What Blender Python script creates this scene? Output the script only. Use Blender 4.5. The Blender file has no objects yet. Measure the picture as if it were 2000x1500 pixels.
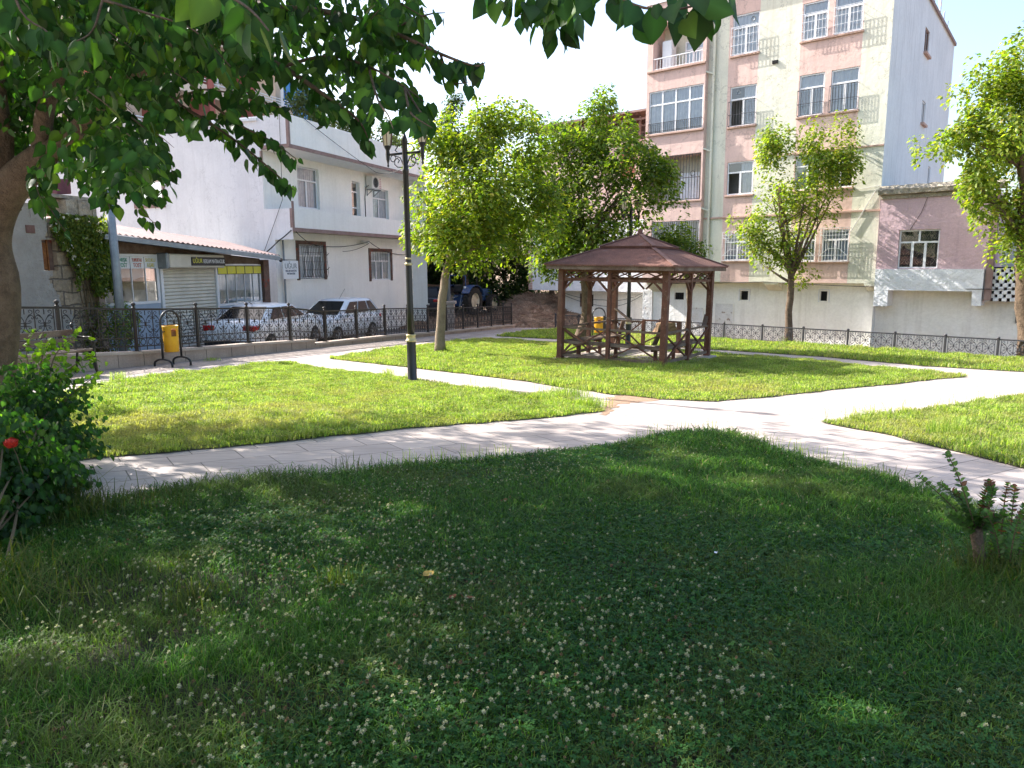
import bpy, bmesh, math, random
import numpy as np
from mathutils import Vector, Matrix
random.seed(7)
RNG = np.random.default_rng(7)
S = bpy.context.scene
COL = S.collection
R = math.radians
PI = math.pi

# ---------------------------------------------------------------- camera, sky, sun, exposure
CAM_F, CAM_H, PITCH, ROLL = 1460.0, 1.6, R(8.95), 0.005
cd = bpy.data.cameras.new('camera')
cam = bpy.data.objects.new('camera', cd)
COL.objects.link(cam)
cd.lens = 36.0 * CAM_F / 2000.0
cd.sensor_width = 36.0
cd.clip_start = 0.05
cd.clip_end = 2000.0
_r, _f, _u = Vector((1, 0, 0)), Vector((0, math.cos(PITCH), -math.sin(PITCH))), Vector((0, math.sin(PITCH), math.cos(PITCH)))
_r2 = _r * math.cos(ROLL) - _u * math.sin(ROLL)
_u2 = _u * math.cos(ROLL) + _r * math.sin(ROLL)
cam.matrix_world = Matrix(((_r2.x, _u2.x, -_f.x, 0), (_r2.y, _u2.y, -_f.y, 0), (_r2.z, _u2.z, -_f.z, CAM_H), (0, 0, 0, 1)))
S.camera = cam

SUN_AZ, SUN_EL = -60.0, 37.0
W = bpy.data.worlds.new('World')
S.world = W
W.use_nodes = True
_n, _l = W.node_tree.nodes, W.node_tree.links
_sky = _n.new('ShaderNodeTexSky')
_sky.sky_type = 'NISHITA'
_sky.sun_disc = False
_sky.sun_elevation = R(SUN_EL)
_sky.sun_rotation = R(SUN_AZ)
_sky.air_density = 1.0
_sky.dust_density = 3.0
_sky.ozone_density = 1.0
_l.new(_sky.outputs[0], _n['Background'].inputs[0])
_n['Background'].inputs[1].default_value = 0.15
_sd = bpy.data.lights.new('sun', 'SUN')
_sd.energy = 4.4
_sd.angle = R(0.55)
_sd.color = (1.0, 0.955, 0.89)
sun = bpy.data.objects.new('sun', _sd)
COL.objects.link(sun)
TO_SUN = Vector((math.sin(R(SUN_AZ)) * math.cos(R(SUN_EL)), math.cos(R(SUN_AZ)) * math.cos(R(SUN_EL)), math.sin(R(SUN_EL))))
sun.rotation_euler = TO_SUN.to_track_quat('Z', 'Y').to_euler()
S.view_settings.view_transform = 'Standard'
S.view_settings.look = 'None'
S.view_settings.exposure = 1.45
S.view_settings.gamma = 1.0
S.render.engine = 'CYCLES'
S.cycles.max_bounces = 7
S.cycles.diffuse_bounces = 3
S.cycles.glossy_bounces = 3
S.cycles.transmission_bounces = 5
S.cycles.transparent_max_bounces = 10
S.cycles.sample_clamp_indirect = 6.0
S.cycles.caustics_reflective = False
S.cycles.caustics_refractive = False

# ---------------------------------------------------------------- site survey: the park falls gently away from the viewer
def gz(x, y):
    return -0.035 * min(y, 37.0) - 0.02 * max(-30.0, min(30.0, x))
def sight(px, py):
    u, v = (px - 1000) / CAM_F, (750 - py) / CAM_F
    c, s = math.cos(ROLL), math.sin(ROLL)
    u, v = c * u + s * v, -s * u + c * v
    return (u, math.cos(PITCH) + v * math.sin(PITCH), -math.sin(PITCH) + v * math.cos(PITCH))
def ground(px, py):
    d = sight(px, py)
    t = -CAM_H / (d[2] + 0.035 * d[1] + 0.02 * d[0])
    return (d[0] * t, d[1] * t)
def at(px, py, Y):
    d = sight(px, py)
    t = Y / d[1]
    return Vector((d[0] * t, Y, CAM_H + d[2] * t))
def to_px(P):
    q = np.asarray(P, float) - np.array([0, 0, CAM_H])
    w = q @ np.array([0, math.cos(PITCH), -math.sin(PITCH)])
    v = (q @ np.array([0, math.sin(PITCH), math.cos(PITCH)]))
    w = np.where(w > 0.05, w, 0.05)
    return 1000 + CAM_F * q[..., 0] / w, 750 - CAM_F * v / w, w

# ---------------------------------------------------------------- object helpers
def tag(o, label=None, cat=None, group=None, kind=None):
    if label: o['label'] = label
    if cat: o['category'] = cat
    if group: o['group'] = group
    if kind: o['kind'] = kind
    return o
def empty(name, loc=(0, 0, 0), rz=0.0, label=None, cat=None, group=None):
    o = bpy.data.objects.new(name, None)
    o.empty_display_size = 0.2
    COL.objects.link(o)
    o.location = loc
    o.rotation_euler = (0, 0, rz)
    return tag(o, label, cat, group)
def kids(o):
    return [c for c in COL.objects if c.parent is o]
def copy_tree(o, parent=None):
    c = o.copy()
    COL.objects.link(c)
    c.parent = parent
    for ch in kids(o):
        copy_tree(ch, c)
    return c

class MB:
    def __init__(s):
        s.v, s.f, s.mi, s.m = [], [], [], 0
    def add(s, vs, fs):
        n = len(s.v)
        s.v += [tuple(v) for v in vs]
        s.f += [tuple(i + n for i in f) for f in fs]
        s.mi += [s.m] * len(fs)
        return s
    def quad(s, a, b, c, d):
        return s.add((a, b, c, d), ((0, 1, 2, 3),))
    def box(s, x0, x1, y0, y1, z0, z1):
        return s.add([(x0, y0, z0), (x1, y0, z0), (x1, y1, z0), (x0, y1, z0), (x0, y0, z1), (x1, y0, z1), (x1, y1, z1), (x0, y1, z1)],
                     [(0, 3, 2, 1), (4, 5, 6, 7), (0, 1, 5, 4), (1, 2, 6, 5), (2, 3, 7, 6), (3, 0, 4, 7)])
    def cbox(s, x0, x1, y0, y1, z0, z1, c=0.01):
        # chamfered box: the twelve edges cut back by c
        bm = bmesh.new()
        bmesh.ops.create_cube(bm, size=1.0, matrix=Matrix.Translation(((x0 + x1) / 2, (y0 + y1) / 2, (z0 + z1) / 2)) @ Matrix.Diagonal((x1 - x0, y1 - y0, z1 - z0, 1)))
        bmesh.ops.bevel(bm, geom=list(bm.edges), offset=c, segments=1, profile=0.5, affect='EDGES')
        bm.verts.index_update()
        s.add([v.co[:] for v in bm.verts], [[v.index for v in f.verts] for f in bm.faces])
        bm.free()
        return s
    def bar(s, p, q, w, h=None, up=(0, 0, 1)):
        h = h or w
        p, q = Vector(p), Vector(q)
        d = (q - p).normalized()
        up = Vector(up)
        if abs(d.dot(up)) > 0.98: up = Vector((0, 1, 0))
        a = d.cross(up).normalized() * (w / 2)
        b = a.cross(d).normalized() * (h / 2)
        return s.add([p - a - b, p + a - b, p + a + b, p - a + b, q - a - b, q + a - b, q + a + b, q - a + b],
                     [(0, 3, 2, 1), (4, 5, 6, 7), (0, 1, 5, 4), (1, 2, 6, 5), (2, 3, 7, 6), (3, 0, 4, 7)])
    def tube(s, pts, rad, n=6, caps=True):
        pts = [Vector(p) for p in pts]
        m = len(pts)
        rad = [rad] * m if not hasattr(rad, '__len__') else list(rad)
        vs, fs = [], []
        ref = None
        for i, p in enumerate(pts):
            d = (pts[min(i + 1, m - 1)] - pts[max(i - 1, 0)])
            d = d.normalized() if d.length > 1e-9 else Vector((0, 0, 1))
            if ref is None:
                ref = d.cross(Vector((0, 0, 1)))
                if ref.length < 0.1: ref = d.cross(Vector((1, 0, 0)))
            ref = (ref - d * ref.dot(d))
            ref = ref.normalized() if ref.length > 1e-6 else d.orthogonal().normalized()
            b = d.cross(ref)
            for k in range(n):
                a = 2 * PI * k / n
                vs.append(p + (ref * math.cos(a) + b * math.sin(a)) * rad[i])
        for i in range(m - 1):
            for k in range(n):
                fs.append((i * n + k, i * n + (k + 1) % n, (i + 1) * n + (k + 1) % n, (i + 1) * n + k))
        if caps:
            fs.append(tuple(range(n - 1, -1, -1)))
            fs.append(tuple((m - 1) * n + k for k in range(n)))
        return s.add(vs, fs)
    def lathe(s, prof, c=(0, 0, 0), n=16):
        vs, fs = [], []
        for r, z in prof:
            for k in range(n):
                a = 2 * PI * k / n
                vs.append((c[0] + r * math.cos(a), c[1] + r * math.sin(a), c[2] + z))
        for i in range(len(prof) - 1):
            for k in range(n):
                fs.append((i * n + k, i * n + (k + 1) % n, (i + 1) * n + (k + 1) % n, (i + 1) * n + k))
        fs.append(tuple(range(n - 1, -1, -1)))
        fs.append(tuple((len(prof) - 1) * n + k for k in range(n)))
        return s.add(vs, fs)
    def ring(s, c, r, rt, axis=0, n=14, m=4):
        # torus; axis = index of the axis it turns about
        vs, fs = [], []
        for i in range(n):
            a = 2 * PI * i / n
            for j in range(m):
                b = 2 * PI * j / m
                rr = r + rt * math.cos(b)
                p = [rr * math.cos(a), rr * math.sin(a)]
                z = rt * math.sin(b)
                q = {0: (z, p[0], p[1]), 1: (p[0], z, p[1]), 2: (p[0], p[1], z)}[axis]
                vs.append((c[0] + q[0], c[1] + q[1], c[2] + q[2]))
        for i in range(n):
            for j in range(m):
                fs.append((i * m + j, ((i + 1) % n) * m + j, ((i + 1) % n) * m + (j + 1) % m, i * m + (j + 1) % m))
        return s.add(vs, fs)
    def poly(s, pts):
        return s.add(pts, [tuple(range(len(pts)))])
    def prism(s, pts, y0, y1):
        # outline (x,z) extruded along y
        n = len(pts)
        vs = [(x, y0, z) for x, z in pts] + [(x, y1, z) for x, z in pts]
        fs = [tuple(range(n)), tuple(range(2 * n - 1, n - 1, -1))] + [(i, i + n, (i + 1) % n + n, (i + 1) % n) for i in range(n)]
        return s.add(vs, fs)
    def build(s, name, mats, parent=None, smooth=False, loc=None, label=None, cat=None, group=None, kind=None):
        me = bpy.data.meshes.new(name)
        me.from_pydata(s.v, [], s.f)
        mats = mats if isinstance(mats, (list, tuple)) else [mats]
        for m in mats: me.materials.append(m)
        if len(mats) > 1: me.polygons.foreach_set('material_index', s.mi)
        if smooth: me.polygons.foreach_set('use_smooth', [True] * len(me.polygons))
        me.update()
        o = bpy.data.objects.new(name, me)
        COL.objects.link(o)
        if parent is not None: o.parent = parent
        if loc is not None: o.location = loc
        return tag(o, label, cat, group, kind)

def recalc(o):
    bm = bmesh.new(); bm.from_mesh(o.data)
    bmesh.ops.recalc_face_normals(bm, faces=bm.faces); bm.to_mesh(o.data); bm.free()
    return o

def lettering(txt, size, mat_, parent, loc, rot, name='lettering', squeeze=1.0, depth=0.003, bold=0.0):
    cu = bpy.data.curves.new('lettering', 'FONT')
    cu.body = txt
    cu.size = size
    cu.align_x = 'CENTER'
    cu.align_y = 'CENTER'
    cu.extrude = depth
    cu.offset = bold
    cu.resolution_u = 3
    o = bpy.data.objects.new('lettering', cu)
    COL.objects.link(o)
    dg = bpy.context.evaluated_depsgraph_get()
    me = bpy.data.meshes.new_from_object(o.evaluated_get(dg))
    bpy.data.objects.remove(o)
    me.materials.clear()
    me.materials.append(mat_)
    m = bpy.data.objects.new(name, me)
    COL.objects.link(m)
    m.parent = parent
    m.location = loc
    m.rotation_euler = rot
    m.scale = (squeeze, 1, 1)
    return m

# ---------------------------------------------------------------- materials
def _mk(name):
    m = bpy.data.materials.new(name)
    m.use_nodes = True
    nt = m.node_tree
    return m, nt.nodes, nt.links, nt.nodes['Principled BSDF']
def _noise(n, l, vec, scale, detail=4, rough=0.55):
    t = n.new('ShaderNodeTexNoise')
    t.inputs['Scale'].default_value = scale
    t.inputs['Detail'].default_value = detail
    t.inputs['Roughness'].default_value = rough
    if vec is not None: l.new(vec, t.inputs['Vector'])
    return t
def _ramp(n, l, fac, p0, p1, c0=(0, 0, 0, 1), c1=(1, 1, 1, 1)):
    r = n.new('ShaderNodeValToRGB')
    r.color_ramp.elements[0].position = p0
    r.color_ramp.elements[1].position = p1
    r.color_ramp.elements[0].color = c0
    r.color_ramp.elements[1].color = c1
    l.new(fac, r.inputs[0])
    return r
def _mix(n, l, fac, a, b, mode='MIX'):
    x = n.new('ShaderNodeMix')
    x.data_type = 'RGBA'
    x.blend_type = mode
    for k, v in ((0, fac), (6, a), (7, b)):
        if hasattr(v, 'is_linked') or hasattr(v, 'links'): l.new(v, x.inputs[k])
        elif k == 0: x.inputs[0].default_value = v
        else: x.inputs[k].default_value = (*v[:3], 1)
    return x.outputs[2]
def c4(c): return (c[0], c[1], c[2], 1)

def mat(name, c1, c2=None, scale=2.0, rough=0.8, metal=0.0, bump=0.0, bscale=30.0, spec=0.4, streak=0.0, streakc=None, thr=(0.42, 0.62), fine=0.0, wear=None, wthr=(0.6, 0.66), wscale=6.0, coat=0.0, crack=0.0):
    m, n, l, b = _mk(name)
    tc = n.new('ShaderNodeTexCoord').outputs['Object']
    col = None
    if c2 is not None:
        a = _noise(n, l, tc, scale, 6, 0.6)
        col = _mix(n, l, _ramp(n, l, a.outputs[0], *thr).outputs[0], c1, c2)
    if fine > 0:
        a = _noise(n, l, tc, scale * 14, 3)
        g = _ramp(n, l, a.outputs[0], 0.3, 0.7, (1 - fine,) * 3 + (1,), (1 + fine,) * 3 + (1,))
        col = _mix(n, l, 1.0, col if col is not None else c1, g.outputs[0], 'MULTIPLY')
    if streak > 0:
        mp = n.new('ShaderNodeMapping')
        mp.inputs['Scale'].default_value = (5.0, 5.0, 0.35)
        l.new(tc, mp.inputs[0])
        a = _noise(n, l, mp.outputs[0], 1.0, 5, 0.65)
        r = _ramp(n, l, a.outputs[0], 0.5, 0.72)
        ml = n.new('ShaderNodeMath'); ml.operation = 'MULTIPLY'; ml.inputs[1].default_value = streak
        l.new(r.outputs[0], ml.inputs[0])
        col = _mix(n, l, ml.outputs[0], col if col is not None else c1, streakc or tuple(x * 0.55 for x in c1))
    if wear is not None:
        a = _noise(n, l, tc, wscale, 8, 0.65)
        col = _mix(n, l, _ramp(n, l, a.outputs[0], *wthr).outputs[0], col if col is not None else c1, wear)
    if crack > 0:
        a = _noise(n, l, tc, 0.55, 7, 0.62)
        sb = n.new('ShaderNodeMath'); sb.operation = 'SUBTRACT'; sb.inputs[1].default_value = 0.5; l.new(a.outputs[0], sb.inputs[0])
        ab = n.new('ShaderNodeMath'); ab.operation = 'ABSOLUTE'; l.new(sb.outputs[0], ab.inputs[0])
        r = _ramp(n, l, ab.outputs[0], 0.0, 0.006, (crack,) * 3 + (1,), (0, 0, 0, 1))
        col = _mix(n, l, r.outputs[0], col if col is not None else c1, tuple(x * 0.42 for x in c1))
    if col is None: b.inputs['Base Color'].default_value = c4(c1)
    else: l.new(col, b.inputs['Base Color'])
    b.inputs['Roughness'].default_value = rough
    b.inputs['Metallic'].default_value = metal
    b.inputs['Specular IOR Level'].default_value = spec
    if coat: b.inputs['Coat Weight'].default_value = coat
    if bump > 0:
        a = _noise(n, l, tc, bscale, 5, 0.6)
        bp = n.new('ShaderNodeBump')
        bp.inputs['Strength'].default_value = 1.0
        bp.inputs['Distance'].default_value = bump
        l.new(a.outputs[0], bp.inputs['Height'])
        l.new(bp.outputs[0], b.inputs['Normal'])
    return m

def leaf_mat(name, trans=0.45, rough=0.5, spec=0.35):
    m, n, l, b = _mk(name)
    at_ = n.new('ShaderNodeAttribute'); at_.attribute_name = 'tint'
    l.new(at_.outputs['Color'], b.inputs['Base Color'])
    b.inputs['Roughness'].default_value = rough
    b.inputs['Specular IOR Level'].default_value = spec
    tr = n.new('ShaderNodeBsdfTranslucent')
    hs = n.new('ShaderNodeHueSaturation')
    hs.inputs['Saturation'].default_value = 1.1
    hs.inputs['Value'].default_value = 1.5
    l.new(at_.outputs['Color'], hs.inputs['Color'])
    g = _mix(n, l, 1.0, hs.outputs[0], (1.17, 1.34, 0.5), 'MULTIPLY')
    l.new(g, tr.inputs['Color'])
    mx = n.new('ShaderNodeMixShader')
    mx.inputs[0].default_value = trans
    l.new(b.outputs[0], mx.inputs[1]); l.new(tr.outputs[0], mx.inputs[2])
    l.new(mx.outputs[0], n['Material Output'].inputs['Surface'])
    return m

def glass_mat(name, tint=(0.88, 0.92, 0.95), refl=0.10, rough=0.02):
    m, n, l, b = _mk(name)
    t = n.new('ShaderNodeBsdfTransparent'); t.inputs[0].default_value = c4(tint)
    g = n.new('ShaderNodeBsdfGlossy'); g.inputs['Roughness'].default_value = rough
    fr = n.new('ShaderNodeFresnel'); fr.inputs[0].default_value = 1.5
    ad = n.new('ShaderNodeMath'); ad.operation = 'ADD'; ad.inputs[1].default_value = refl; ad.use_clamp = True
    l.new(fr.outputs[0], ad.inputs[0])
    mx = n.new('ShaderNodeMixShader')
    l.new(ad.outputs[0], mx.inputs[0]); l.new(t.outputs[0], mx.inputs[1]); l.new(g.outputs[0], mx.inputs[2])
    l.new(mx.outputs[0], n['Material Output'].inputs['Surface'])
    return m

def paving_mat(name, c1, c2, mortar, rot, bw, bh, msize=0.006, dirt=(0.2, 0.16, 0.13)):
    m, n, l, b = _mk(name)
    tc = n.new('ShaderNodeTexCoord').outputs['Object']
    mp = n.new('ShaderNodeMapping'); mp.inputs['Rotation'].default_value = (0, 0, -R(rot))
    l.new(tc, mp.inputs[0])
    wv = _noise(n, l, tc, 1.2, 2)
    br = n.new('ShaderNodeTexBrick')
    br.inputs['Scale'].default_value = 1.0
    br.inputs['Brick Width'].default_value = bw
    br.inputs['Row Height'].default_value = bh
    br.inputs['Mortar Size'].default_value = msize
    br.inputs['Mortar Smooth'].default_value = 0.3
    br.inputs['Bias'].default_value = 0.0
    br.offset = 0.37
    br.inputs['Color1'].default_value = c4(c1)
    br.inputs['Color2'].default_value = c4(c2)
    br.inputs['Mortar'].default_value = c4(mortar)
    l.new(mp.outputs[0], br.inputs['Vector'])
    # travertine banding and grime
    m2 = n.new('ShaderNodeMapping'); m2.inputs['Rotation'].default_value = (0, 0, -R(rot)); m2.inputs['Scale'].default_value = (1.2, 14, 1)
    l.new(tc, m2.inputs[0])
    bn = _noise(n, l, m2.outputs[0], 1.6, 6, 0.65)
    g = _ramp(n, l, bn.outputs[0], 0.3, 0.62, (0.80, 0.78, 0.76, 1), (1.06, 1.05, 1.04, 1))
    col = _mix(n, l, 1.0, br.outputs[0], g.outputs[0], 'MULTIPLY')
    d = _noise(n, l, tc, 0.9, 7, 0.7)
    dr = _ramp(n, l, d.outputs[0], 0.52, 0.8, (0, 0, 0, 1), (0.55, 0.55, 0.55, 1))
    col = _mix(n, l, dr.outputs[0], col, dirt)
    s = _noise(n, l, tc, 55, 3)
    sr = _ramp(n, l, s.outputs[0], 0.66, 0.74, (0, 0, 0, 1), (0.5, 0.5, 0.5, 1))
    col = _mix(n, l, sr.outputs[0], col, dirt)
    l.new(col, b.inputs['Base Color'])
    b.inputs['Roughness'].default_value = 0.75
    bp = n.new('ShaderNodeBump'); bp.inputs['Distance'].default_value = 0.006; bp.inputs['Strength'].default_value = 1.0
    l.new(br.outputs['Fac'], bp.inputs['Height']); bp.invert = True
    l.new(bp.outputs[0], b.inputs['Normal'])
    return m

M = {}
M['soil'] = mat('soil', (0.07, 0.052, 0.03), (0.12, 0.095, 0.05), 3, 0.95, bump=0.02, bscale=25)
M['turf'] = mat('turf', (0.045, 0.06, 0.015), (0.085, 0.085, 0.03), 2.5, 0.95, bump=0.02, bscale=60)
M['dirt'] = mat('dirt', (0.20, 0.13, 0.085), (0.30, 0.21, 0.14), 1.3, 0.95, bump=0.05, bscale=9, fine=0.3)
M['asphalt'] = mat('asphalt', (0.11, 0.105, 0.10), (0.17, 0.155, 0.14), 1.5, 0.9, bump=0.01, bscale=80, fine=0.25)
M['paving'] = paving_mat('paving', (0.50, 0.43, 0.39), (0.42, 0.36, 0.33), (0.16, 0.14, 0.125), 33, 0.62, 0.40)
M['paving_b'] = paving_mat('paving_b', (0.50, 0.43, 0.39), (0.42, 0.36, 0.33), (0.16, 0.13, 0.12), -48, 0.62, 0.40)
M['block'] = paving_mat('block', (0.40, 0.335, 0.295), (0.32, 0.265, 0.235), (0.10, 0.08, 0.07), 68, 0.30, 0.20, 0.01)
M['wallstone'] = mat('wallstone', (0.44, 0.34, 0.275), (0.36, 0.275, 0.225), 2.2, 0.8, bump=0.006, bscale=40, streak=0.5, streakc=(0.24, 0.18, 0.15), fine=0.12)
M['coping'] = mat('coping', (0.50, 0.41, 0.34), (0.42, 0.34, 0.28), 3, 0.75, bump=0.004, bscale=40, fine=0.1)
M['iron'] = mat('iron', (0.035, 0.03, 0.03), (0.05, 0.04, 0.036), 6, 0.45, metal=0.3, wear=(0.10, 0.055, 0.035), wthr=(0.62, 0.7), wscale=20)
M['iron_grey'] = mat('iron_grey', (0.045, 0.045, 0.055), (0.07, 0.065, 0.07), 6, 0.5, metal=0.2, wear=(0.16, 0.075, 0.04), wthr=(0.66, 0.74), wscale=9)
M['black'] = mat('black', (0.012, 0.012, 0.012), (0.02, 0.019, 0.018), 5, 0.4, spec=0.5)
M['gold'] = mat('gold', (0.55, 0.44, 0.22), (0.62, 0.53, 0.32), 9, 0.5, metal=0.3)
M['dark'] = mat('dark', (0.012, 0.011, 0.011), rough=0.9)
M['room'] = mat('room', (0.10, 0.10, 0.09), (0.06, 0.06, 0.055), 2, 0.9)
M['white_house'] = mat('white_house', (0.77, 0.765, 0.78), (0.71, 0.705, 0.72), 0.9, 0.85, bump=0.012, bscale=6, streak=0.35, streakc=(0.54, 0.53, 0.53), fine=0.03, crack=0.25)
M['white_front'] = mat('white_front', (0.90, 0.90, 0.86), (0.85, 0.85, 0.81), 0.8, 0.85, bump=0.006, bscale=8, streak=0.3, streakc=(0.66, 0.65, 0.60), fine=0.03)
M['trim'] = mat('trim', (0.24, 0.155, 0.135), (0.29, 0.20, 0.18), 3, 0.7, fine=0.1)
M['cream'] = mat('cream', (0.76, 0.74, 0.61), (0.70, 0.685, 0.57), 1.1, 0.88, bump=0.014, bscale=4.5, streak=0.6, streakc=(0.54, 0.50, 0.38), fine=0.05, crack=0.6, wear=(0.66, 0.63, 0.52), wthr=(0.52, 0.75), wscale=1.2)
M['pink'] = mat('pink', (0.74, 0.53, 0.465), (0.68, 0.485, 0.43), 1.1, 0.88, bump=0.014, bscale=4.5, streak=0.55, streakc=(0.5, 0.33, 0.28), fine=0.05, crack=0.6)
M['grey_wall'] = mat('grey_wall', (0.76, 0.79, 0.81), (0.70, 0.73, 0.75), 0.7, 0.9, bump=0.02, bscale=4, streak=0.6, streakc=(0.52, 0.54, 0.56), fine=0.05)
M['basewall'] = mat('basewall', (0.93, 0.91, 0.86), (0.87, 0.85, 0.79), 0.9, 0.9, bump=0.03, bscale=4, streak=0.3, streakc=(0.50, 0.46, 0.41), fine=0.05, wear=(0.42, 0.37, 0.31), wthr=(0.70, 0.73), wscale=1.7)
M['peel'] = mat('peel', (0.74, 0.73, 0.71), (0.66, 0.64, 0.61), 2, 0.9, bump=0.04, bscale=5, wear=(0.34, 0.27, 0.22), wthr=(0.60, 0.63), wscale=4, fine=0.08)
M['mauve'] = mat('mauve', (0.64, 0.455, 0.485), (0.58, 0.41, 0.44), 1.5, 0.92, bump=0.03, bscale=6, streak=0.25, streakc=(0.33, 0.23, 0.25), fine=0.07)
M['whitewash'] = mat('whitewash', (0.78, 0.79, 0.82), (0.72, 0.73, 0.76), 2, 0.9, bump=0.07, bscale=3.5, fine=0.05, wear=(0.4, 0.36, 0.33), wthr=(0.68, 0.71), wscale=3)
M['rubble'] = mat('rubble', (0.46, 0.40, 0.31), (0.28, 0.245, 0.20), 5, 0.95, bump=0.12, bscale=7, fine=0.3)
M['upvc'] = mat('upvc', (0.80, 0.81, 0.83), (0.76, 0.77, 0.79), 3, 0.4)
M['sill'] = mat('sill', (0.55, 0.37, 0.30), (0.48, 0.32, 0.26), 4, 0.85, fine=0.1)
M['curtain'] = mat('curtain', (0.93, 0.94, 0.96), (0.78, 0.80, 0.85), 5, 0.95)
M['curtain_blue'] = mat('curtain_blue', (0.58, 0.66, 0.78), (0.74, 0.80, 0.88), 5, 0.95)
M['glass'] = glass_mat('glass')
M['glass_blue'] = glass_mat('glass_blue', (0.35, 0.45, 0.55), 0.35)
M['shopglass'] = glass_mat('shopglass', (0.80, 0.88, 0.88), 0.28)
M['carglass'] = glass_mat('carglass', (0.10, 0.11, 0.12), 0.06)
M['wood'] = mat('wood', (0.115, 0.042, 0.026), (0.165, 0.066, 0.042), 4, 0.6, bump=0.006, bscale=30, wear=(0.24, 0.16, 0.115), wthr=(0.56, 0.70), wscale=7, fine=0.3, streak=0.7, streakc=(0.17, 0.11, 0.08))
M['woodgrey'] = mat('woodgrey', (0.20, 0.145, 0.11), (0.12, 0.07, 0.048), 3, 0.75, bump=0.006, bscale=40, fine=0.25)
M['shingle'] = mat('shingle', (0.195, 0.092, 0.068), (0.145, 0.068, 0.052), 3, 0.95, bump=0.015, bscale=60, fine=0.4, wear=(0.20, 0.12, 0.10), wthr=(0.58, 0.7), wscale=4)
M['ridge'] = mat('ridge', (0.21, 0.115, 0.095), (0.155, 0.085, 0.07), 5, 0.9, fine=0.2)
M['slab'] = mat('slab', (0.46, 0.40, 0.35), (0.38, 0.33, 0.29), 2, 0.85, fine=0.15)
M['bark'] = mat('bark', (0.18, 0.125, 0.085), (0.11, 0.075, 0.05), 7, 0.95, bump=0.03, bscale=22, fine=0.3, streak=0.5, streakc=(0.07, 0.05, 0.035))
M['bark_pale'] = mat('bark_pale', (0.30, 0.23, 0.165), (0.22, 0.165, 0.115), 6, 0.95, bump=0.02, bscale=26, fine=0.25, streak=0.4, streakc=(0.15, 0.11, 0.08))
M['twig'] = mat('twig', (0.14, 0.10, 0.055), rough=0.9)
M['leaf'] = leaf_mat('leaf', 0.5)
M['grass'] = leaf_mat('grass', 0.4, 0.6, 0.2)
M['grass_near'] = leaf_mat('grass_near', 0.35, 0.5, 0.16)
M['turf_shaded'] = mat('turf_shaded', (0.018, 0.022, 0.008), (0.035, 0.03, 0.014), 2.5, 0.95, bump=0.02, bscale=60)  # darker copy of turf: shade between the blades put into the colour
M['mulberry'] = leaf_mat('mulberry', 0.37, 0.5, 0.25)
M['yellow'] = mat('yellow', (0.72, 0.37, 0.015), (0.64, 0.30, 0.012), 5, 0.45, wear=(0.22, 0.07, 0.02), wthr=(0.64, 0.7), wscale=5)
M['rust'] = mat('rust', (0.20, 0.075, 0.025), (0.30, 0.12, 0.035), 12, 0.9)
M['lampglass'] = mat('lampglass', (0.78, 0.66, 0.46), (0.72, 0.60, 0.40), 6, 0.35)
M['galv'] = mat('galv', (0.30, 0.33, 0.35), (0.24, 0.27, 0.29), 6, 0.5, metal=0.4, fine=0.1)
M['rubber'] = mat('rubber', (0.02, 0.019, 0.018), (0.045, 0.04, 0.034), 8, 0.9)
M['carwhite'] = mat('carwhite', (0.80, 0.81, 0.84), (0.76, 0.77, 0.80), 3, 0.25, coat=0.6)
M['cardark'] = mat('cardark', (0.02, 0.025, 0.04), (0.026, 0.03, 0.045), 3, 0.22, coat=0.7)
M['carblack'] = mat('carblack', (0.02, 0.02, 0.022), rough=0.5)
M['alloy'] = mat('alloy', (0.45, 0.46, 0.48), rough=0.35, metal=0.7)
M['redlamp'] = mat('redlamp', (0.45, 0.01, 0.015), (0.30, 0.008, 0.012), 14, 0.15, coat=0.5)
M['lampclear'] = mat('lampclear', (0.62, 0.66, 0.72), (0.3, 0.33, 0.38), 18, 0.1, coat=0.5)
M['plate'] = mat('plate', (0.78, 0.78, 0.78), rough=0.5)
M['tractorblue'] = mat('tractorblue', (0.02, 0.06, 0.17), (0.035, 0.08, 0.19), 4, 0.5, wear=(0.12, 0.10, 0.08), wthr=(0.58, 0.66))
M['rimcream'] = mat('rimcream', (0.60, 0.55, 0.42), (0.45, 0.38, 0.27), 6, 0.7)
M['stonewall'] = None
M['tin'] = mat('tin', (0.44, 0.315, 0.285), (0.37, 0.265, 0.24), 2, 0.6, fine=0.08, streak=0.3)
M['tin_brown'] = mat('tin_brown', (0.22, 0.125, 0.095), (0.17, 0.095, 0.075), 2, 0.75, fine=0.15)
M['steel_blue'] = mat('steel_blue', (0.30, 0.34, 0.37), (0.25, 0.29, 0.32), 3, 0.5, metal=0.2)
M['shutter'] = mat('shutter', (0.66, 0.62, 0.53), (0.58, 0.54, 0.46), 2, 0.55, fine=0.05)
M['panelblue'] = mat('panelblue', (0.36, 0.44, 0.55), (0.31, 0.39, 0.50), 2, 0.5)
M['signwhite'] = mat('signwhite', (0.76, 0.78, 0.80), (0.70, 0.73, 0.76), 3, 0.5)
M['signdark'] = mat('signdark', (0.03, 0.032, 0.034), rough=0.5)
M['signyellow'] = mat('signyellow', (0.75, 0.70, 0.06), (0.68, 0.66, 0.12), 6, 0.5)
M['inkgreen'] = mat('inkgreen', (0.02, 0.25, 0.14), rough=0.6)
M['inkred'] = mat('inkred', (0.50, 0.13, 0.09), rough=0.6)
M['inkyellow'] = mat('inkyellow', (0.52, 0.46, 0.10), rough=0.6)
M['inkgrey'] = mat('inkgrey', (0.17, 0.22, 0.23), rough=0.6)
M['inkblue'] = mat('inkblue', (0.05, 0.07, 0.13), rough=0.6)
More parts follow.
